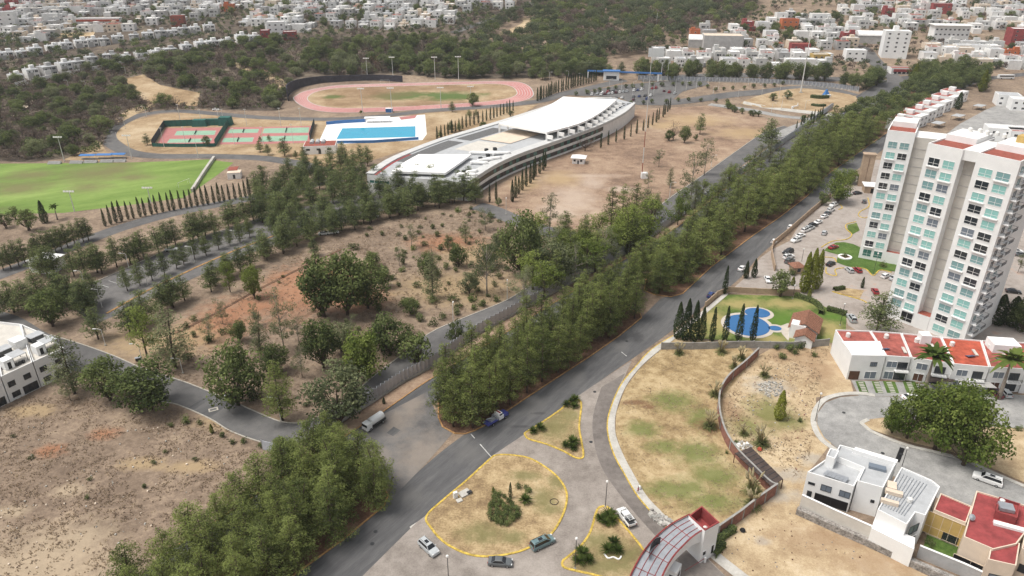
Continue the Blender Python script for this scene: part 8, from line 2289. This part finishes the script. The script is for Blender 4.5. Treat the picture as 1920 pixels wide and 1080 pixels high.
# ================================================================== people
def person(px, heading, label, top_c, leg_c, stride=.25, extra=None, z=.16):
    p = land(*px); me = bpy.data.meshes.new('body')
    V = [(0, 0, .93), (0, 0, 1.15), (0, 0, 1.40), (.02, 0, 1.52), (.04, 0, 1.68),               # pelvis .. head
         (0, .10, .88), (stride * .6, .10, .50), (stride, .10, .08), (stride + .14, .10, .04),      # left leg
         (0, -.10, .88), (-stride * .3, -.10, .50), (-stride, -.10, .10), (-stride + .12, -.10, .04),
         (0, .19, 1.38), (-.10, .24, 1.12), (.04, .25, .90), (.09, .25, .80), (0, -.19, 1.38), (.12, -.24, 1.12), (.22, -.23, .95), (.28, -.22, .87)]
    E = [(0, 1), (1, 2), (2, 3), (3, 4), (0, 5), (5, 6), (6, 7), (7, 8), (0, 9), (9, 10), (10, 11), (11, 12), (2, 13), (13, 14), (14, 15), (15, 16), (2, 17), (17, 18), (18, 19), (19, 20)]
    me.from_pydata(V, E, [])
    rad = [(.15, .12)] + [(.13, .11), (.16, .11), (.055, .055), (.10, .115)] + [(.085, .085), (.06, .06), (.042, .042), (.035, .03)] * 2 + [(.06, .06), (.042, .042), (.032, .032), (.03, .02)] * 2
    e = empty('person', (p.x, p.y, z), R(heading), label, 'person')
    o = child('body', me, e)
    md = o.modifiers.new('skin', 'SKIN'); sv = me.skin_vertices[0].data
    for k, rr in enumerate(rad): sv[k].radius = rr
    sv[0].use_root = True
    o.modifiers.new('smooth', 'SUBSURF').levels = 1
    o.modifiers['smooth'].render_levels = 1
    m, nt, b = new_mat('clothes_' + top_c[0]); b.inputs['Roughness'].default_value = .9
    tc = nt.nodes.new('ShaderNodeTexCoord'); sp = nt.nodes.new('ShaderNodeSeparateXYZ'); cr = nt.nodes.new('ShaderNodeValToRGB'); cr.color_ramp.interpolation = 'CONSTANT'
    dv = nt.nodes.new('ShaderNodeMath'); dv.operation = 'DIVIDE'; dv.inputs[1].default_value = 1.8
    nt.links.new(tc.outputs['Object'], sp.inputs[0]); nt.links.new(sp.outputs['Z'], dv.inputs[0]); nt.links.new(dv.outputs[0], cr.inputs['Fac']); nt.links.new(cr.outputs[0], b.inputs['Base Color'])
    el = cr.color_ramp.elements; el[0].position = 0; el[0].color = (.03,.03,.03,1); el[1].position = .05; el[1].color = (*leg_c, 1)
    for ps, c in ((.52, top_c[1]), (.82, (.34,.20,.14))): q = el.new(ps); q.color = (*c, 1)
    me.materials.append(m)
    hr = MB(); hr.tube([(.01, 0, 1.66), (.02, 0, 1.74), (.02, 0, 1.79)], [.115, .115, .06], M['black'], 10); hr.child('hair', e)
    return e
person((1196, 926), 120, 'person in a pink top walking on the curved sidewalk', ('pink', (.42,.08,.14)), (.25,.07,.10), .22)
person((1320, 1050), 200, 'person in a white shirt standing by the barrier', ('white', (.75,.75,.73)), (.03,.03,.035), .06)
pb = empty('white_bundle', land(1199, 918), 0, 'white sack carried beside the walking person', 'sack')
t_ = MB(); t_.tube([(0, 0, .16), (0, 0, .4), (.03, 0, .9), (.05, 0, 1.15)], [.2, .32, .26, .06], M['white_b'], 8); t_.child('sack', pb)

# ================================================================== the air
hz = MB(); hz.box((0, 640, 125), (2600, 1700, 254), M['white'])
hm = bpy.data.materials.new('haze'); hm.use_nodes = True; nt = hm.node_tree; nt.nodes.clear()
ho = nt.nodes.new('ShaderNodeOutputMaterial'); hv = nt.nodes.new('ShaderNodeVolumePrincipled')
hv.inputs['Color'].default_value = (.86, .90, .95, 1); hv.inputs['Density'].default_value = .00008; hv.inputs['Anisotropy'].default_value = .1
nt.links.new(hv.outputs[0], ho.inputs['Volume'])
hme = hz.mesh('haze'); hme.materials.clear(); hme.materials.append(hm)
top('haze', hme, kind='stuff', label='thin pale haze over the whole land', cat='haze')

# ================================================================== look-alikes told apart by their place, counted from the left
same = {}
for o in COL.objects:
    if o.parent is None and o.get('label') and o.get('kind') is None: same.setdefault(o['label'], []).append(o)
for lb_, os_ in same.items():
    if len(os_) < 2: continue
    os_.sort(key=lambda o: o.location.x / max(1.0, o.location.y))
    for i, o in enumerate(os_):
        o['label'] = f'{lb_}, {ordinal(i)} from left'
        if not o.get('group'): o['group'] = lb_
